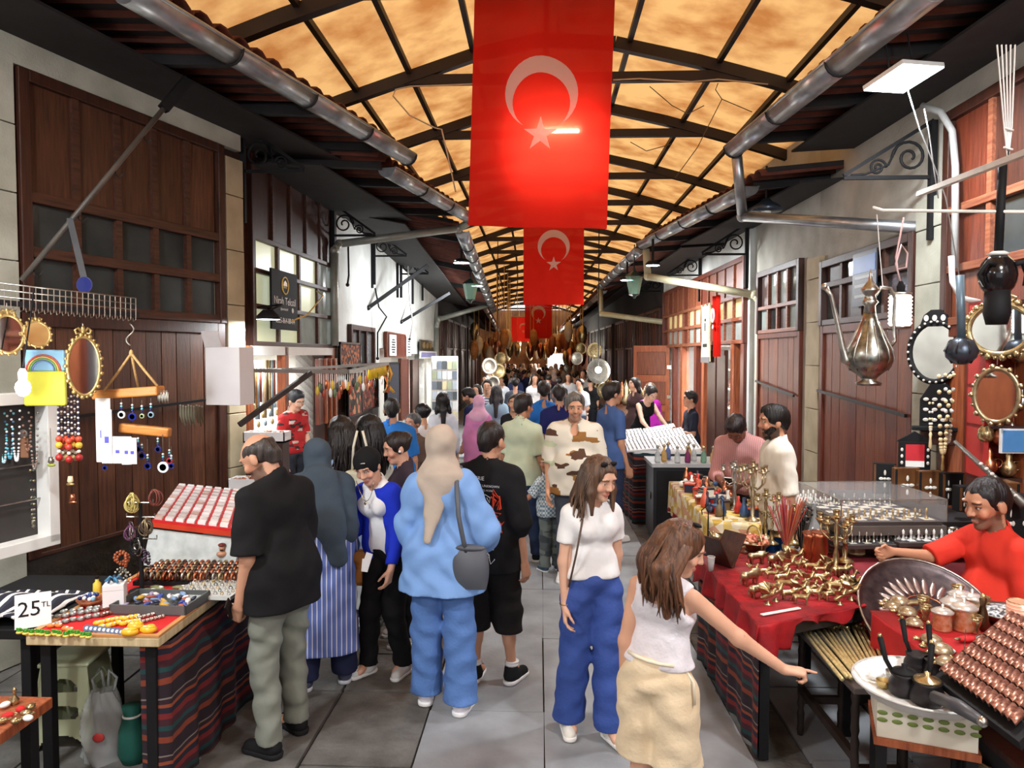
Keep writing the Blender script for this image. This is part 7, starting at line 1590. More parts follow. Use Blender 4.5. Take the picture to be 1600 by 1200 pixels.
r_=P['root'];b=MB();b.tube([P['up']((.085,.10,1.235)),P['up']((.10,.0,1.31)),P['up']((.10,-.1,1.22))],.006,5);b.tube([P['up']((.085,.10,1.235)),P['up']((.12,.10,1.05)),P['up']((.15,.06,.86))],.006,5);b.obj('bag_strap',mat('brown_strap',(86,66,54)),r_,True)
b=MB();b.tube([P['hp']((x,.055-abs(x)*.5,.118-abs(x)*.25))for x in(-.06,-.03,0,.03,.06)],.006,5)
for sx in(-1,1):b.ell(P['hp']((sx*.035,.05,.118)),(.026,.012,.016),P['HR'])
b.obj('sunglasses',BLACK,r_,True)
b=MB();w_=P['wr'][1];b.torus(w_+V((0,0,.01)),.029,.003,None,16,5);b.obj('bracelet',BRASS,r_,True)
P=person('girl with wavy brown hair in a white vest and cream shorts pointing at the canes',1032,3.0,1.47,-34,fem=True,skin=(214,164,136),hair=('long',(122,82,58),.20,1.3,.025),top=dict(c=mat('white_ribbed',(226,222,228),.8,var=.05,scale=10,bump=.4,bscale=30),hem=.585,sl=0,fit=.010,neck='tank',back=.15,fold=.004),bottom=dict(c=mat('cream_cotton',(230,212,180),.8,col2=(218,196,160),scale=5,bump=.2),t='shorts',len=.31,knee=.055,ankle=.05,fit=.028,waist=.61,fold=.006),shoes=(226,222,216),arms=(((.16,-.12,-1),(.05,.06,-1)),((.70,.44,-.70),(.68,.48,-.58),(.85,.52,-.12),(0,0,-1),1)),hands=(.5,'point'),head=(.34,-1.15),lean=(.04,.05))
r_=P['root'];b=MB();b.tube([P['up']((x,-.118+x*x*3,.90))for x in(-.10,-.05,0,.05,.10)],.008,5)
for dx in(0,.015):b.tube([V((.125,-.02,.87)),V((.15+dx,-.03,.83)),V((.155+dx,-.03,.74))],.005,5)
b.obj('drawstring',mat('cream_cord',(230,220,196)),r_,True)
b=MB();b.ell(P['hp']((.03,.02,.14)),(.016,.02,.008),P['HR']);b.obj('hair_clip',BLACK,r_,True)
person('man in a bright azure T-shirt and blue jeans walking away',850,10,1.78,0,skin=(190,140,112),hair=('short',(46,36,32)),top=dict(c=(46,120,206),hem=.47),bottom=dict(c=(50,78,150)))
person('man in a navy T-shirt with a watch beside the azure T-shirt',874,9.2,1.77,8,skin=(190,140,112),hair=('buzz',(50,44,44)),top=dict(c=(32,36,90),hem=.47),bottom=dict(c=(60,70,110)),bulk=1.1)
person('man in a dusty blue T-shirt looking towards the jewellery stall',955,8.4,1.83,-62,skin=(196,144,114),hair=('short',(44,36,32)),top=dict(c=(72,98,150),hem=.46),bottom=dict(c=(44,52,76)),bulk=1.05,arms=(RELAX,((.10,.02,-1),(.02,.3,-1))))
person('woman in a black tank top bending over the white jewellery stall',1000,11.6,1.74,-150,fem=True,skin=(220,176,152),hair=('bun',(46,34,30)),top=dict(c=BLK,sl=0,neck='tank',hem=.5),bottom=dict(c=(30,30,36)),lean=(.35,0),head=(.3,0),arms=(((.2,.5,-.8),(.1,.7,-.5)),((.2,.6,-.8),(.1,.8,-.4))))
person('woman in a magenta top behind the black tank top',1016,12.6,1.66,-170,fem=True,hair=('long',(140,110,80),.2,.8),top=dict(c=(176,40,160),sl=.9),bottom=dict(c=(60,50,70)))
person('young man in a dark T-shirt standing with folded arms at the lit shop',1080,10.6,1.62,95,skin=(198,148,120),hair=('short',(36,30,28)),top=dict(c=(40,44,60),hem=.47),bottom=dict(c=(40,44,56)),arms=(((.2,.1,-1),(-.7,.8,.15)),((.2,.1,-1),(-.7,.8,.2))))
P=person('person in a pink striped shirt bending over a phone',1162,6.7,1.70,150,skin=(130,84,66),hair=('short',(40,28,28)),top=dict(c=stripes('pink_pinstripe',[(0,(206,154,150)),(.6,(186,130,130))],60,0),hem=.5,sl=.7,fit=.022),bottom=dict(c=(48,50,56)),lean=(.22,0),head=(.75,0),arms=(((.15,.15,-1),(-.45,.85,-.1)),((.15,.15,-1),(-.45,.85,-.1))))
q=P['root'].matrix_basis@((P['wr'][0]+P['wr'][1])/2+V((0,.06,.02)));o=thing('pale_phone','pale phone held by the person in the pink striped shirt','phone',q,math.radians(150));b=MB(MX.Rotation(-.9,4,'X'));b.box(-.04,.04,-.004,.004,-.06,.07);b.obj('phone_body',WHITE,o,bevel=.002);b=MB(MX.Rotation(-.9,4,'X'));b.box(-.036,.036,.004,.005,-.055,.065);b.obj('screen',PANEDK,o)
person('bearded seller in a cream T-shirt and bright blue jeans in profile by the chess stall',1216,5.75,1.75,84,bulk=1.28,skin=(196,144,114),hair=('short',(26,22,20)),beard=((28,24,22),.85,1),top=dict(c=(226,220,206),hem=.46,sl=.5,fit=.026,sg=.012),bottom=dict(c=(40,96,176)),arms=(((.10,-.12,-1),(.1,-.25,-.9)),((.1,.1,-1),(-.1,.6,-.8))),head=(.1,.1))
P=person('seller in a bright red T-shirt with one arm stretched over the engraved tray',1562,4.22,1.70,96,sit=.50,hs=1.16,bulk=1.1,skin=(190,136,106),hair=('buzz',(34,30,32)),beard=((60,48,44),.65),top=dict(c=(214,58,44),hem=.45,sl=.5,fit=.024,sg=.012),bottom=dict(c=(40,44,60)),arms=(((.22,-.05,-1),(.1,.55,-.75)),((.05,.92,-.40),(-.10,1,.16),(-.05,.95,-.15))),head=(.28,.12),hands=(.5,1.0),res=.0075)
person('young man in a red print shirt in the lit doorway under the black sign',470,8.6,1.66,-118,z0=.10,x=-2.93,skin=(224,178,152),hair=('short',(44,50,60)),top=dict(c=patterned('red_print',(176,30,34),[(.75,(60,30,34)),(.9,(206,190,180))],14),hem=.5),bottom=dict(c=(40,44,52)),lean=(.12,.12),head=(.35,-.1))
person('bearded man in a navy T-shirt reading by the dark shop fronts',738,11,1.66,70,hair=('short',(26,24,28)),beard=((30,26,26),.8),top=dict(c=(36,50,90)),bottom=dict(c=(50,54,64)),head=(.4,0))
person('woman in a pink headscarf and pink coat walking away',748,10.4,1.56,0,fem=True,hair=('hijab',(226,176,206)),top=dict(c=(206,130,180),name='coat',hem=.25,sl=.95,fit=.03,flare=.2),bottom=dict(c=(60,54,66)))
person('woman with long ash hair in a pale blue blouse beyond the pink headscarf',776,11.5,1.66,-5,fem=True,hair=('long',(84,82,84),.26,.8),top=dict(c=(170,204,226),sl=.9),bottom=dict(c=(80,84,110)))
person('woman with tied hair in a black top coming towards the viewer',803,9.9,1.60,178,fem=True,hair=('bun',(70,54,44)),top=dict(c=(36,38,44)),bottom=dict(c=(50,50,60)))
person('man in glasses and a striped shirt facing the viewer far down the street',762,13,1.70,175,hair=('short',(60,50,46)),top=dict(c=stripes('grey_stripe_shirt',[(0,(200,204,210)),(.5,(80,90,110))],22,2)),bottom=dict(c=(50,54,64)))
person('woman in a dark dress stooping by the far hanging mirrors',992,13.5,1.72,120,fem=True,hair=('long',(40,30,28),.2),top=dict(c=(70,50,50),hem=.3),bottom=dict(c=(40,36,40)))
protos=[]
for i,(fm,hr,tc_,bc)in enumerate(((0,('short',(30,26,26)),(70,74,84),(40,44,54)),(1,('long',(50,40,36),.2),(206,206,206),(50,56,80)),(0,('short',(24,22,24)),(200,204,210),(60,64,80)),(1,('hijab',(210,196,190)),(120,90,110),(60,56,64)),(0,('buzz',(40,34,32)),(40,50,90),(40,44,60)),(1,('bun',(36,30,30)),(30,32,36),(30,32,40)))):
 P=person('distant shopper %s in the far crowd'%['in a grey shirt','with long hair in white','in a pale shirt','in a light headscarf','in a navy shirt','with a topknot in black'][i],800,20,1.6+.03*(i%4),[0,180,170,10,-20,20][i],x=0,fem=bool(fm),hair=hr,top=dict(c=tc_),bottom=dict(c=bc),res=.03,face=False,group='distant shoppers %s'%['in grey','with long hair','in pale shirts','in headscarves','in navy','with topknots'][i],skin=(198,148,122))
 protos.append((P['root'],list(P['root'].children)))
r2=random.Random(21);first=[True]*6;spots=[]
for i in range(400):
 if len(spots)>=58:break
 yy=r2 .uniform(13.5,42);xx=bend(yy)+r2 .uniform(-1.5,1.35)
 if all((xx-a)**2+((yy-c)*.8)**2>.45**2 for a,c in spots)and not(yy<15 and xx<.2 and xx>-.8):spots.append((xx,yy))
for i,(xx,yy)in enumerate(spots):
 k=i%6;root,ch=protos[k]
 if first[k]:root.location=(xx,yy,0);first[k]=False
 else:dup(root,(xx,yy,0),root.rotation_euler.z+r2 .uniform(-.5,.5),scale=r2 .uniform(.95,1.05),ch=ch)
# ---------------- flags ----------------
FLAG=cloth_thru('flag_cloth',(204,38,28),.5,var=.06,weave=.012)
FLAGW=cloth_thru('flag_white',(236,226,216),.5,var=.03)
def arc(cx,cy,r,a0,a1,n):return[(cx+r*math.cos(a0+(a1-a0)*i/n),cy+r*math.sin(a0+(a1-a0)*i/n))for i in range(n+1)]
def flag(cx,Y,zt,w_,h,label,tilt=0,group=None):
 o=thing('hanging_flag',label,'flag',(cx,Y,zt),rot=(0,tilt,0));yf=lambda x,z:.018*math.sin(x*7+z*2)*min(1,-z*1.2)+.008*math.sin(x*15+z)
 b=MB();b.grid(lambda u,v:V(((u-.5)*w_,yf((u-.5)*w_,-h*v),-h*v)),24,30);b.obj('red_cloth',FLAG,o,True)
 k=h/1.9;c1=(0,-.80*k);R1,R2=.335*k*.9,.265*k*.9;c2=(0,-.875*k)
 d=c1[1]-c2[1];a=math.acos(max(-1,min(1,(R1*R1+d*d-R2*R2)/(2*R1*d))));A0=-PI/2-a+2*PI;
 P1=arc(c1[0],c1[1],R1,-PI/2+a,2*PI-PI/2-a,30);yb=math.atan2(P1[-1][1]-c2[1],P1[-1][0]-c2[0]);ya=math.atan2(P1[0][1]-c2[1],P1[0][0]-c2[0])
 if yb<ya:yb+=2*PI
 P2=arc(c2[0],c2[1],R2,ya,yb,30)
 b=MB();vs=[]
 for p,q in zip(P1,P2):vs+=[V((p[0],yf(p[0],p[1])-.006,p[1])),V((q[0],yf(q[0],q[1])-.006,q[1]))]
 b.add(vs,[(2*i,2*i+1,2*i+3,2*i+2)for i in range(30)]);b.obj('crescent',FLAGW,o,True)
 sc=(0,-1.14*k);pts=[]
 for i in range(10):rr=(.15 if i%2==0 else .0573)*k*.95;t=PI/2+i*PI/5;pts.append((sc[0]+rr*math.cos(t),sc[1]+rr*math.sin(t)))
 b=MB();b.add([V((sc[0],yf(*sc)-.007,sc[1]))]+[V((x,yf(x,z)-.007,z))for x,z in pts],[(0,1+i,1+(i+1)%10)for i in range(10)]);b.obj('star',FLAGW,o)
 b=MB();b.tube([(-w_/2-.03,0,.0),(w_/2+.03,0,0)],.014,8);b.obj('flag_pole',mat('pale_bar',(206,206,200),.5),o,True)
 for sx in(-1,1):b=MB();b.tube([(sx*w_*.48,0,0),(sx*w_*.46,0,.12)],.004,5);b.obj('tie',WHITE,o)
 return o
flag(W(851,0,6.05).x,6.05,5.02,1.13,1.86,'large red flag with white crescent and star hanging in front of the tube lamp',.03)
flag(W(866,0,14.1).x,14.1,5.0,1.15,1.92,'second red crescent flag hanging below and beyond the large one')
flag(W(850,0,21).x,21,5.0,1.10,1.40,'plain looking third red flag partly hidden by the second')
flag(W(842,0,30).x,30,4.6,1.1,1.8,'small distant red flag with a visible star above the crowd')
flag(W(818,0,36).x,36,4.0,1.2,1.2,'farthest red flag low over the hanging goods')
o=thing('tube_lamp','short glowing tube lamp just behind the large flag','lamp',W(872,205,6.09));b=MB();b.tube([(-.17,0,0),(.17,0,0)],.016,10);b.obj('tube',mat('tube_glow',(255,236,206),emit=150,var=0),o,True);b=MB();b.box(-.2,.2,.03,.07,.0,.05);b.obj('batten',WHITE,o);b=MB();b.tube([(0,.05,.05),(0,.05,.97)],.006,6);b.obj('suspension_cable',BLACK,o)
lamp('AREA',W(868,240,6.25),12,.7,(1,.9,.75),(-PI/2,0,0),sy=.5)
lamp('POINT',W(872,205,6.16),2.5,.05,(1,.92,.8))
P0=W(615,135,7.8);o=thing('canopy_cable','pale slack cable strung along the roof ties beside the large flag','cable',P0)
for pts in(((740,131),(700,133),(640,135),(618,140),(614,150),(640,180),(680,200),(690,202),(700,245),(712,300)),((958,125),(1000,123),(1080,128),(1122,124),(1200,132))):b=MB();b.tube([W(*a,7.75)-P0 for a in pts],.008,5);b.obj('cable',col(196,176,150),o,True)
P0=W(1128,155,8.2);o=thing('hanging_wire','thin dark wires drooping under the canopy on the lamp panel side','wire',P0)
for pts in(((1015,135),(1050,165),(1075,178),(1100,165)),((1128,155),(1118,140),(1122,130)),((1128,155),(1175,175)),((1128,155),(1090,230),(1055,278)),((985,222),(1010,236),(1050,225))):b=MB();b.tube([W(*a,8.1)-P0 for a in pts],.005,5);b.obj('wire',col(90,70,50),o,True)
# ---------------- iron brackets, street lamps, lanterns ----------------
def scroll(c,r,turns=1.6,n=26,sx=1,T=None):
 pts=[]
 for i in range(n+1):t=i/n;a=2*PI*turns*t;q=r*(1-.82*t);pts.append(V(c)+V((sx*q*math.cos(a),0,q*math.sin(a))))
 return pts
def bracket(x0,Y,z,L,h,side,label):
 """wrought iron eave bracket standing out from the wall"""
 o=thing('scroll_bracket',label,'bracket',(x0,Y,z),group='iron scroll brackets');s=-side
 b=MB();b.bar((0,0,-h),(0,0,h*.9),.05,.05);b.obj('post',BLACK,o);b=MB();b.bar((0,0,0),(s*L,0,0),.025,.03);b.obj('lower_bar',BLACK,o);b=MB();b.bar((0,0,h*.9),(s*L,0,0.02),.025,.03);b.obj('slanted_bar',BLACK,o)
 b=MB();b.tube(scroll((s*L*.26,0,h*.32),h*.28,sx=s),.012,6);b.obj('large_scroll',BLACK,o,True)
 b=MB();b.tube(scroll((s*L*.62,0,h*.16),h*.14,sx=-s),.010,6);b.obj('small_scroll',BLACK,o,True)
 b=MB();b.tube([(s*L*.4,0,h*.5),(s*L*.5,0,h*.2),(s*L*.75,0,h*.06),(s*L*.92,0,h*.04)],.010,6);b.obj('curl',BLACK,o,True)
 return o
for(px,py,Y,L,lab)in((390,268,7.2,.62,'iron scroll bracket on the dark shop front above the black sign'),(524,368,10.35,.60,'iron scroll bracket above the elbow of the grey downpipe'),(588,400,12.9,.58,'iron scroll bracket on the first white wall post'),(634,428,15.4,.58,'iron scroll bracket over the lit white wall'),(662,438,18.2,.58,'iron scroll bracket at the end of the white wall')):
 p=W(px,py,Y);bracket(-2.93,Y,p.z,L,.5,-1,lab)
for(px,py,Y,L,lab)in((1440,277,6.1,.7,'iron scroll bracket beside the white conduit'),(1181,397,11.0,.66,'iron scroll bracket above the cream downpipe'),(1099,430,14.2,.62,'iron scroll bracket over the red wood panels'),(1035,455,18.6,.6,'iron scroll bracket over the dark fronts'),):
 p=W(px,py,Y);bracket(3.14 if Y<8 else 3.02,Y,p.z,L,.5,1,lab)
for(a,c,Y0,Y1,lab)in(((590,481),(668,415),12.6,13.2,'black diagonal pole against the white wall'),((652,503),(702,458),15.6,16.2,'second diagonal pole further along the white wall'),((585,378),(585,450),12.9,12.9,'short black post on the white wall'),((632,405),(632,465),15.2,15.2,'second short black post on the white wall'),((655,425),(655,475),17.0,17.0,'third short black post on the white wall')):
 p,q=W(*a,Y0),W(*c,Y1);q.x+=-2.97-p.x if 'post' in lab else 0;p.x=-2.97;o=thing('iron_pole',lab,'pole',p);b=MB();b.bar((0,0,0),q-p,.06,.06);b.obj('pole_bar',BLACK,o);b=MB();b.ell((0,0,0),.045);b.obj('pole_end',IRON,o,True)
for(pts,Y,lab)in((((586,450),(592,480),(604,495),(590,520),(590,560)),12.85,'black cable drooping down the white wall'),(((637,405),(640,470),(645,505),(640,530)),15.3,'white cable looped down the lit wall'),(((544,385),(545,430),(543,445)),10.9,'dark rod with a tassel hook on the white wall')):
 P0=W(*pts[0],Y);o=thing('wall_cable',lab,'cable',P0);b=MB();b.tube([W(*a,Y)-P0 for a in pts],.014,6);b.obj('cable',BLACK if 'black' in lab or 'dark' in lab else WHITE,o,True);b=MB();b.ell(W(*pts[-1],Y)-P0,.03);b.obj('cable_end',IRON,o,True)
LEDM=mat('street_led_glow',(240,246,255),emit=22,var=0)
for(px,py,Y,r,e,lab)in((721,411,12.4,.13,95,'first round lit street lamp under the white wall eave'),(745,447,16,.13,190,'second round lit street lamp further along the white wall'),(980,438,14,.12,170,'round lit lamp under the eave past the cream downpipe'),(1020,415,11.3,.10,110,'round lit lamp beside the first cream downpipe elbow')):
 c=W(px,py,Y);o=thing('street_lamp',lab,'lamp',c,group='round street lamps');b=MB();b.lathe([(.001,0),(r,0)],n=20);b.obj('diffuser',LEDM,o);b=MB();b.lathe([(r*1.08,.004),(r*1.1,.03),(r*.7,.07)],n=20);b.obj('housing',BLACK,o,True);b=MB();b.tube([(0,0,.07),(0,0,.4)],.02,8);b.obj('stem',BLACK,o)
 lamp('AREA',c+V((0,0,-.03)),e,r*2,(.93,.97,1),(0,.6 if c.x<0 else-.3,0))
for(px,py,Y,lab)in((735,455,14.5,'green hanging lantern below the street lamps'),(991,445,13,'dark green lantern under the eave past the cream pipe')):
 c=W(px,py,Y);o=thing('hanging_lantern',lab,'lantern',c);b=MB();b.lathe([(.09,-.16),(.15,.14)],n=6);b.obj('glass_body',glass('green_glass',(150,190,170),.6),o);b=MB();b.lathe([(.17,.14),(.1,.2),(.03,.24),(.02,.3)],n=6);b.obj('roof',col(30,50,46),o);b=MB();b.lathe([(.1,-.17),(.04,-.2),(.02,-.24)],n=6);b.obj('foot',col(30,50,46),o);b=MB();b.tube([(0,0,.3),(0,0,.7)],.01,6);b.obj('chain',BLACK,o)
# ---------------- white wall shops ----------------
T=TL3;RUST=speckle('kilim_patch',[(120,60,36),(70,40,34),(176,100,50),(40,34,34)],22,.9)
def onwall(T,px,py,out):s,z=FW(T,px,py,out);return s,z
def wallrect(T,x0,y0,x1,y1,out,th,name,m,label,cat,extra=None,px=None):
 s0,z0=FW(T,x0,(y0+y1)/2,out)[0],0;s1=FW(T,x1,(y0+y1)/2,out)[0];sm=FW(T,(x0+x1)/2,y0,out);zt,zb=sm[1],FW(T,(x0+x1)/2,y1,out)[1]
 a,c=min(s0,s1),max(s0,s1);o=thing(name,label,cat,T@V(((a+c)/2,out,zb)));o.rotation_euler=T.to_euler();w_=(c-a)/2;h=zt-zb
 b=MB();b.box(-w_,w_,0,th,0,h);b.obj('body',m,o,bevel=.005 if th>.02 else 0)
 if extra:extra(o,w_,h,th)
 return o
def fr(m,t=.03):
 def f(o,w_,h,th):
  for q in((-w_,-w_+t,0,h),(w_-t,w_,0,h),(-w_,w_,0,t),(-w_,w_,h-t,h)):b=MB();b.box(q[0],q[1],0,th+.012,q[2],q[3]);b.obj('border',m,o)
 return f
def lines(m,n):
 def f(o,w_,h,th):
  for i in range(n):b=MB();k=.5+.4*((i*7)%5)/5;b.box(-w_*.7*k,w_*.7*k,th,th+.006,h*(.15+.7*i/n),h*(.15+.7*i/n+.32/n));b.obj('printed_line',m,o)
 return f
wallrect(TL3,528,535,560,572,.10,.03,'small_carpet',RUST,'small rust patterned carpet hung under the white wall window','carpet',fr(col(60,36,30)))
wallrect(TL3,562,575,588,640,.10,.03,'long_carpet',speckle('rug_patch',[(110,40,36),(60,44,40),(150,90,60)],18,.9),'long dark red carpet hanging below the small rust one','carpet',fr(col(50,34,30)))
wallrect(TL3,540,580,562,650,.12,.04,'bag_cluster',speckle('bag_patch',[(150,60,46),(70,60,40),(190,130,90),(50,36,34)],12,.9),'cluster of woven bags hanging beside the long carpet','bags',fr(col(40,30,28)))
wallrect(TL3,492,560,522,660,.08,.05,'folded_shutter',WRED2,'folded red wooden shutters between the white door and the carpets','shutter',lambda o,w_,h,th:[MB().box(x-.02,x+.02,th,th+.03,0,h).obj('shutter_rib',WORANGE,o)for x in(-w_*.6,-w_*.1,w_*.4)])
wallrect(TL4,600,566,620,646,.3,.05,'black_banner',col(20,24,44,rough=.8),'tall dark navy banner in front of the book shops','banner',fr(BLACK,.02))
wallrect(TL4,622,560,634,655,.12,.06,'shutter_leaf',WRED2,'red-brown shutter leaf next to the navy banner','shutter',fr(WRED))
wallrect(TL4,640,562,650,650,.12,.06,'shutter_leaf',WDARK,'dark brown shutter leaf by the book shelves','shutter',fr(WDARKX))
wallrect(TL4,608,523,618,556,.08,.02,'wall_poster',WHITEM,'white poster with black writing on the plaster wall','poster',lines(BLACK,6))
wallrect(TL4,634,526,641,556,.08,.02,'wall_poster',WHITEM,'narrow white poster beside the looped white cable','poster',lines(BLACK,5))
wallrect(TL4,600,520,630,558,.02,.05,'wall_cabinet',WRED2,'reddish wall cabinet behind the posters','cabinet',fr(WRED))
wallrect(TL4,655,532,676,548,.06,.03,'framed_calligraphy',col(60,54,40),'dark framed gilt calligraphy above the book shelves','picture',lambda o,w_,h,th:[MB().ell((x,th,h/2),(w_*.2,.01,h*.3)).obj('gilt_script',GOLDP,o)for x in(-w_*.5,0,w_*.5)])
wallrect(TL4,655,549,680,560,.06,.03,'violet_board',col(150,150,206),'pale violet board over the book shelves','sign',fr(WHITE))
bc=[col(226,190,60),col(236,236,230),col(120,170,200),col(190,70,60),col(90,130,90),col(60,70,90),col(226,210,180)]
for(s0,s1,z1)in((5.6,7.9,2.2),(2.6,5.0,2.1),(.3,2.2,2.05)):
 o=thing('goods_shelf','bright shelves of packed goods inside the %s lit shop of the white wall'%{5.6:'first',2.6:'second',.3:'third'}[s0],'shelves',TL4@V((s0,-.55,.1)));o.rotation_euler=TL4 .to_euler()
 for k in range(5):b=MB();b.box(.03,s1-s0-.03,-.25,.0,.1+k*.42,.13+k*.42);b.obj('shelf_board',WHITE,o)
 for k in range(5):
  x=.08
  while x<s1-s0-.2:
   w_=rnd.uniform(.08,.18);b=MB();b.box(x,x+w_,-.2,-.01,.13+k*.42,.13+k*.42+rnd.uniform(.18,.34));b.obj('packed_item',bc[rnd.randrange(7)],o);x+=w_+.01
P0=W(692,640,16.5);
o=thing('card_rack','tall lit rack of postcards at the end of the white wall','rack',(W(695,640,16.5).x,16.5,0));b=MB();b.box(-.3,.3,0,.05,.1,2.1);b.obj('rack_back',WHITE,o)
for i in range(5):
 for k in range(8):b=MB();b.box(-.28+i*.115,-.18+i*.115,-.03,0,.2+k*.23,.38+k*.23);b.obj('postcard',[WHITE,col(190,200,206),col(226,214,170),col(120,130,140),WHITE,col(170,180,150),col(90,96,100)][(i*3+k*2)%7],o)
# ---------------- lit shop and door leaves opposite ----------------
o=thing('glazed_posts','red-brown wooden posts and glass of the lit shop opposite','posts',TR3@V((0,0,0)));o.rotation_euler=TR3 .to_euler()
for s in(.2,.75,2.2,2.75,3.4,4.7,5.6,6.8):b=MB();b.box(s-.09,s+.09,-.1,.05,.1,2.3);b.obj('post',[WRED2,WORANGE][int(s*10)%2],o,bevel=.006)
for s0,s1 in((.84,2.11),(3.49,4.61),(4.79,5.51)):b=MB();b.box(s0,s1,-.06,-.05,.12,2.28);b.obj('glass_pane',GLASS,o)
o=thing('dark_door_leaf','dark brown door leaf standing open beside the pink shirt','door leaf',TR3@V((.85,.08,.1)));o.rotation_euler=TR3 .to_euler();b=MB();b.box(0,1.2,0,.05,0,2.1);b.obj('leaf',WDARK,o,bevel=.006);b=MB();b.box(.55,.62,.05,.07,.1,2.0);b.obj('stile',WDARKX,o)
o=thing('orange_door_leaf','orange-brown panelled door leaf folded open beyond the lit shop','door leaf',(2.62,17.6,.1),-.5);b=MB();b.box(-.45,.45,0,.05,0,2.25);b.obj('leaf',WORANGE,o,bevel=.006)
for z in(.15,.85,1.55):b=MB();b.box(-.36,.36,-.02,0,z,z+.55);b.obj('raised_panel',WRED,o,bevel=.015)
for z in(.4,1.0,1.7):b=MB();b.box(.4,.5,-.03,.0,z,z+.08);b.obj('hinge',SILVER,o)
for k in range(4):
 s0=.84+k*1.45;o=thing('display_shelf','%s white shelf of small goods inside the lit shop opposite'%['first','second','third','fourth'][k],'shelves',TR3@V((s0,-.9,.1)));o.rotation_euler=TR3 .to_euler()
 for z in(.5,.9,1.3,1.7):b=MB();b.box(0,1.3,-.2,.05,z,z+.03);b.obj('shelf_board',WHITE,o)
 for z in(.53,.93,1.33):
  for i in range(9):b=MB();b.lathe([(.03,z),(.05,z+.06),(.02,z+.13),(.03,z+.16)],(.1+i*.135,-.06,0),8);b.obj('small_item',[col(60,70,110),WHITE,SILVER,col(120,90,80),col(90,110,150)][(i+k)%5],o,True)
s,z=FW(TR3,1103,520,.2);o=thing('cream_sign','cream scalloped hanging sign with dark lettering on the red panels','sign',TR3@V((s,.2,z)));o.rotation_euler=TR3 .to_euler()
out_=[(-.3,-.5),(-.2,-.44),(-.1,-.5),(0,-.44),(.1,-.5),(.2,-.44),(.3,-.5),(.24,-.1),(.3,.5),(.15,.45),(0,.5),(-.15,.45),(-.3,.5),(-.24,-.1)]
b=MB();b.prism(out_,-.015,.015,MX.Rotation(PI/2,4,'X'));b.obj('board',mat('cream_board',(222,212,170),.6),o)
for x,z,w_,h in((0,.22,.05,.05),(0,.1,.03,.14),(0,-.22,.15,.06)):b=MB();b.box(x-w_,x+w_,.015,.02,z-h/2,z+h/2);b.obj('dark_mark',BLACK,o)
b=MB();b.box(-.3,.3,.012,.018,-.52,-.42);b.obj('grey_fringe',col(90,90,96),o)
s,z=FW(TR3,1121,462,.25);o=thing('narrow_flag','narrow red crescent flag hanging beside the cream sign','flag',TR3@V((s,.25,z)));o.rotation_euler=TR3 .to_euler();b=MB();b.grid(lambda u,v:V(((u-.5)*.36*(1-.25*v),.05*math.sin(u*9+v*2),-.98*v)),12,14);b.obj('red_cloth',FLAG,o,True)
b=MB();b.torus((0,.07,-.32),.08,.016,Euler((PI/2,0,0)).to_matrix(),20,5,1.3);b.obj('crescent',WHITEM,o,True);b=MB();b.ell((0,.07,-.50),(.035,.008,.035));b.obj('star',WHITEM,o)
# ---------------- hanging goods far down the street ----------------
gold=[mat('amber_goods',(206,140,70),.6,col2=(150,90,44),scale=8),mat('cream_goods',(226,206,170),.6),BRASS,col(150,80,40),col(190,170,140),COPPER]
gn=['amber','cream','brass','brown','sand','copper']
r2=random.Random(8)
for i in range(64):
 yy=r2 .uniform(24,44);sd=-1 if i%2 else 1;k=r2 .randrange(6)
 x=bend(yy)+(sd*r2 .uniform(1.0,2.3)if i<44 else r2 .uniform(-1.2,1.2));z=r2 .uniform(2.2,3.2)
 o=thing('hanging_goods','%s leather good hanging over the far end of the street'%gn[k],'goods',(x,yy,z),group='%s goods hanging at the far end'%gn[k]);b=MB();b.lathe([(.02,.1),(.12,0),(.16,-.25),(.1,-.5),(.02,-.6)],n=8);b.obj('body',gold[k],o,True);b=MB();b.tube([(0,0,.1),(0,0,(rz(x)+.05 if abs(x-bend(yy))<1.45 else 3.75)-z)],.012,5);b.obj('cord',ROPE,o)
for i,(px,py,Y,r,sd)in enumerate(((764,572,17,.20,-1),(778,580,18,.2,-1),(770,598,16.5,.16,-1),(782,560,20,.18,-1),(936,580,16,.28,1),(930,548,18,.2,1),(902,560,22,.2,1),(908,545,24,.2,1),(888,575,26,.2,1),(945,610,15,.16,1))):
 o=thing('silver_platter','large round %s platter %s on the dark fronts far down the street'%(['silver','brass'][i%2],['hanging high','hanging mid-height','hanging low','at the top','shining widest','above the widest','in the narrow gap','high in the gap','low in the gap','lowest of all'][i]),'platter',W(px,py,Y));T=MX.Rotation(PI/2,3,'X')@MX.Rotation(-sd*.5,3,'Y');b=MB();b.lathe([(.001,0),(r*.7,0),(r,.03),(r*.97,.035),(r*.68,.01)],n=24,T=T);b.obj('dish',SILVER if i%2==0 else BRASS,o,True);b=MB();b.torus((0,0,0),r*.45,.008,T,20,5);b.obj('engraved_ring',OLDBRASS,o,True)
for i,(px,py,Y,e,lab)in enumerate(((853,546,40,300,'bright bare bulb glowing over the far crowd'),(868,543,38,200,'second bare bulb near the far flags'),(935,578,15.6,70,'bare bulb in front of the widest platter'),(778,585,19,80,'bare bulb between the brass platters'))):
 c=W(px,py,Y);o=thing('bare_bulb',lab,'lamp',c);b=MB();b.ell((0,0,0),.07,None,10,6);b.obj('bulb',mat('bulb_glow',(255,246,226),emit=28,var=0),o,True);b=MB();b.tube([(0,0,.06),(0,0,rz(c.x)-c.z if abs(c.x-bend(Y))<1.3 else 3.8-c.z)],.012,5);b.obj('cord',BLACK,o);lamp('POINT',c+V((0,-.2,0)),e,.1,(1,.93,.82))
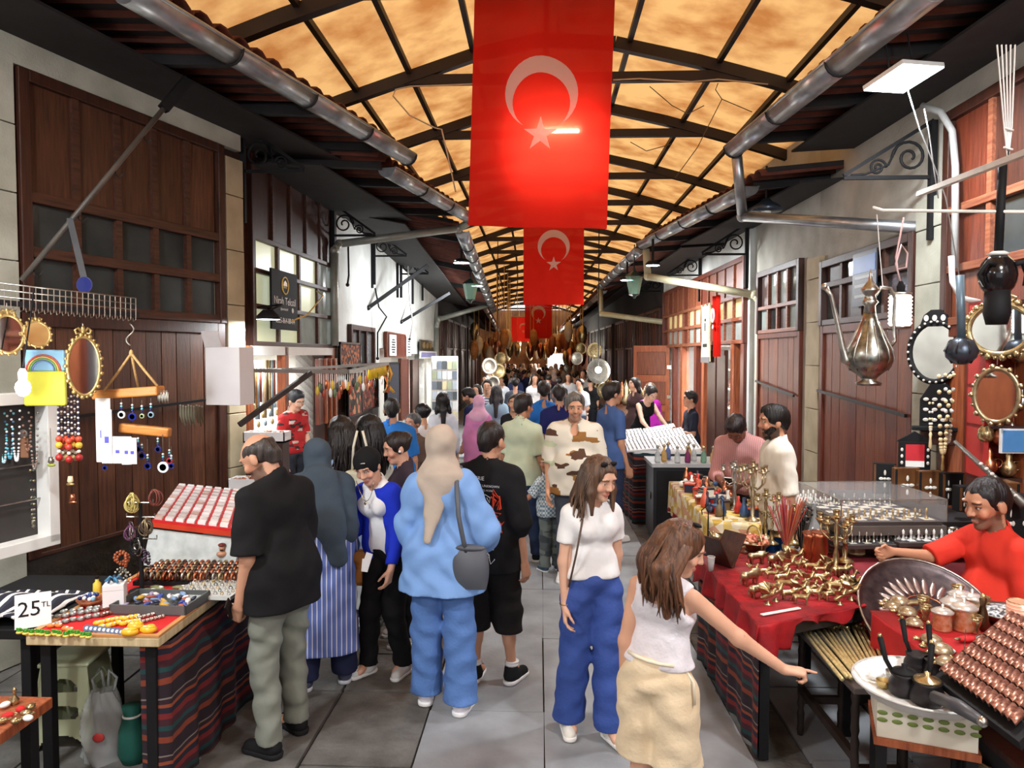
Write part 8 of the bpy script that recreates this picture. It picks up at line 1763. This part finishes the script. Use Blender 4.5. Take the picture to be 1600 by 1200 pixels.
b=thing('lit_shop_sign','white lit panel among the goods at the far end','sign',W(872,572,36));q=MB();q.box(-.5,.5,0,.05,-.6,.6);q.obj('panel',mat('panel_glow',(240,244,250),emit=1.4,var=0),b);q=MB();q.box(-.54,.54,.05,.08,-.64,.64);q.obj('panel_frame',WHITE,b)
for i in range(26):
 yy=13.8+i*.55;x=2.0-.02*i;z=rnd.uniform(.9,1.5);o=thing('brass_vessel','tall brass vessel on the dark stall past the dusty blue T-shirt','vessel',(x+rnd.uniform(-.25,.2),yy,1.0),group='brass vessels past the jewellery stall');b=MB();b.lathe([(.08,0),(.12,.1),(.05,.25),(.07,.38),(.02,.5),(.001,.55)],n=10);b.obj('body',[BRASS,OLDBRASS,COPPER,SILVER][i%4],o,True);b=MB();b.torus((.1,0,.2),.06,.01,MX.Rotation(PI/2,3,'X'),10,4);b.obj('handle',BRASS,o,True)
o=thing('dark_stall','long dark stall carrying the far brass vessels','table',(1.75,20.7,0));b=MB();b.box(-.3,.5,-7,7.2,.94,1.0);b.obj('table_top',WDARK,o);b=MB();b.box(-.25,.45,-6.9,7.1,0,.94);b.obj('table_body',BLACK,o)
o=thing('goods_bench','white stall of small boxes beside the pink headscarf','table',(-2.2,9.6,0));b=MB();b.box(-.35,.35,-1.2,1.4,.8,.85);b.obj('table_top',WHITE,o);b=MB();b.box(-.3,.3,-1.15,1.35,0,.8);b.obj('table_body',WDARK,o)
for i in range(16):b=MB();x,yy=-.25+.17*(i%4),-1.0+.6*(i//4);b.box(x,x+.12,yy,yy+.3,.85,.92+.05*(i%3));b.obj('small_box',bc[i%7],o)
# ---------------- the street goes on behind the viewer ----------------
q=MB();q.box(-5.6,-4.6,-9,1.5,0,4.6);wb=tag(q.obj('wall_left',WRED2),kind='structure')
for i in range(9):b=MB();b.box(-4.6,-4.56,-8.8+i*1.14,-7.8+i*1.14,.3,3.9);b.obj('panel',[WDARK,WRED2,WORANGE][i%3],wb)
q=MB();q.box(3.2,4.2,-9,1.4,0,4.6);wb=tag(q.obj('wall_right',WRED2),kind='structure')
for i in range(9):b=MB();b.box(3.16,3.2,-8.8+i*1.14,-7.8+i*1.14,.3,3.9);b.obj('panel',[WRED2,WDARK,WORANGE][i%3],wb)
for i,(x,yy)in enumerate(((-2.7,1.6),(2.35,1.4),(-2.7,-2.2),(2.35,-2.4))):  # lamp panels added out of view as fill light from the camera side
 o=thing('square_lamp','unseen square lamp panel added behind the viewer as fill light','lamp',(x,yy,4.0),group='unseen fill lamp panels added behind the viewer');b=MB();b.box(-.17,.17,-.17,.17,0,.03);b.obj('housing',WHITE,o);b=MB();b.box(-.165,.165,-.165,.165,-.006,0);b.obj('diffuser',MATS['led_glow'],o);b=MB();b.tube([(0,0,.03),(0,0,.4)],.008,6);b.obj('suspension_rod',IRON,o)
 lamp('AREA',(x,yy,3.96),150,.34,(.95,.98,1),(.35,-.25 if x>0 else .25,0))
finish_texts()
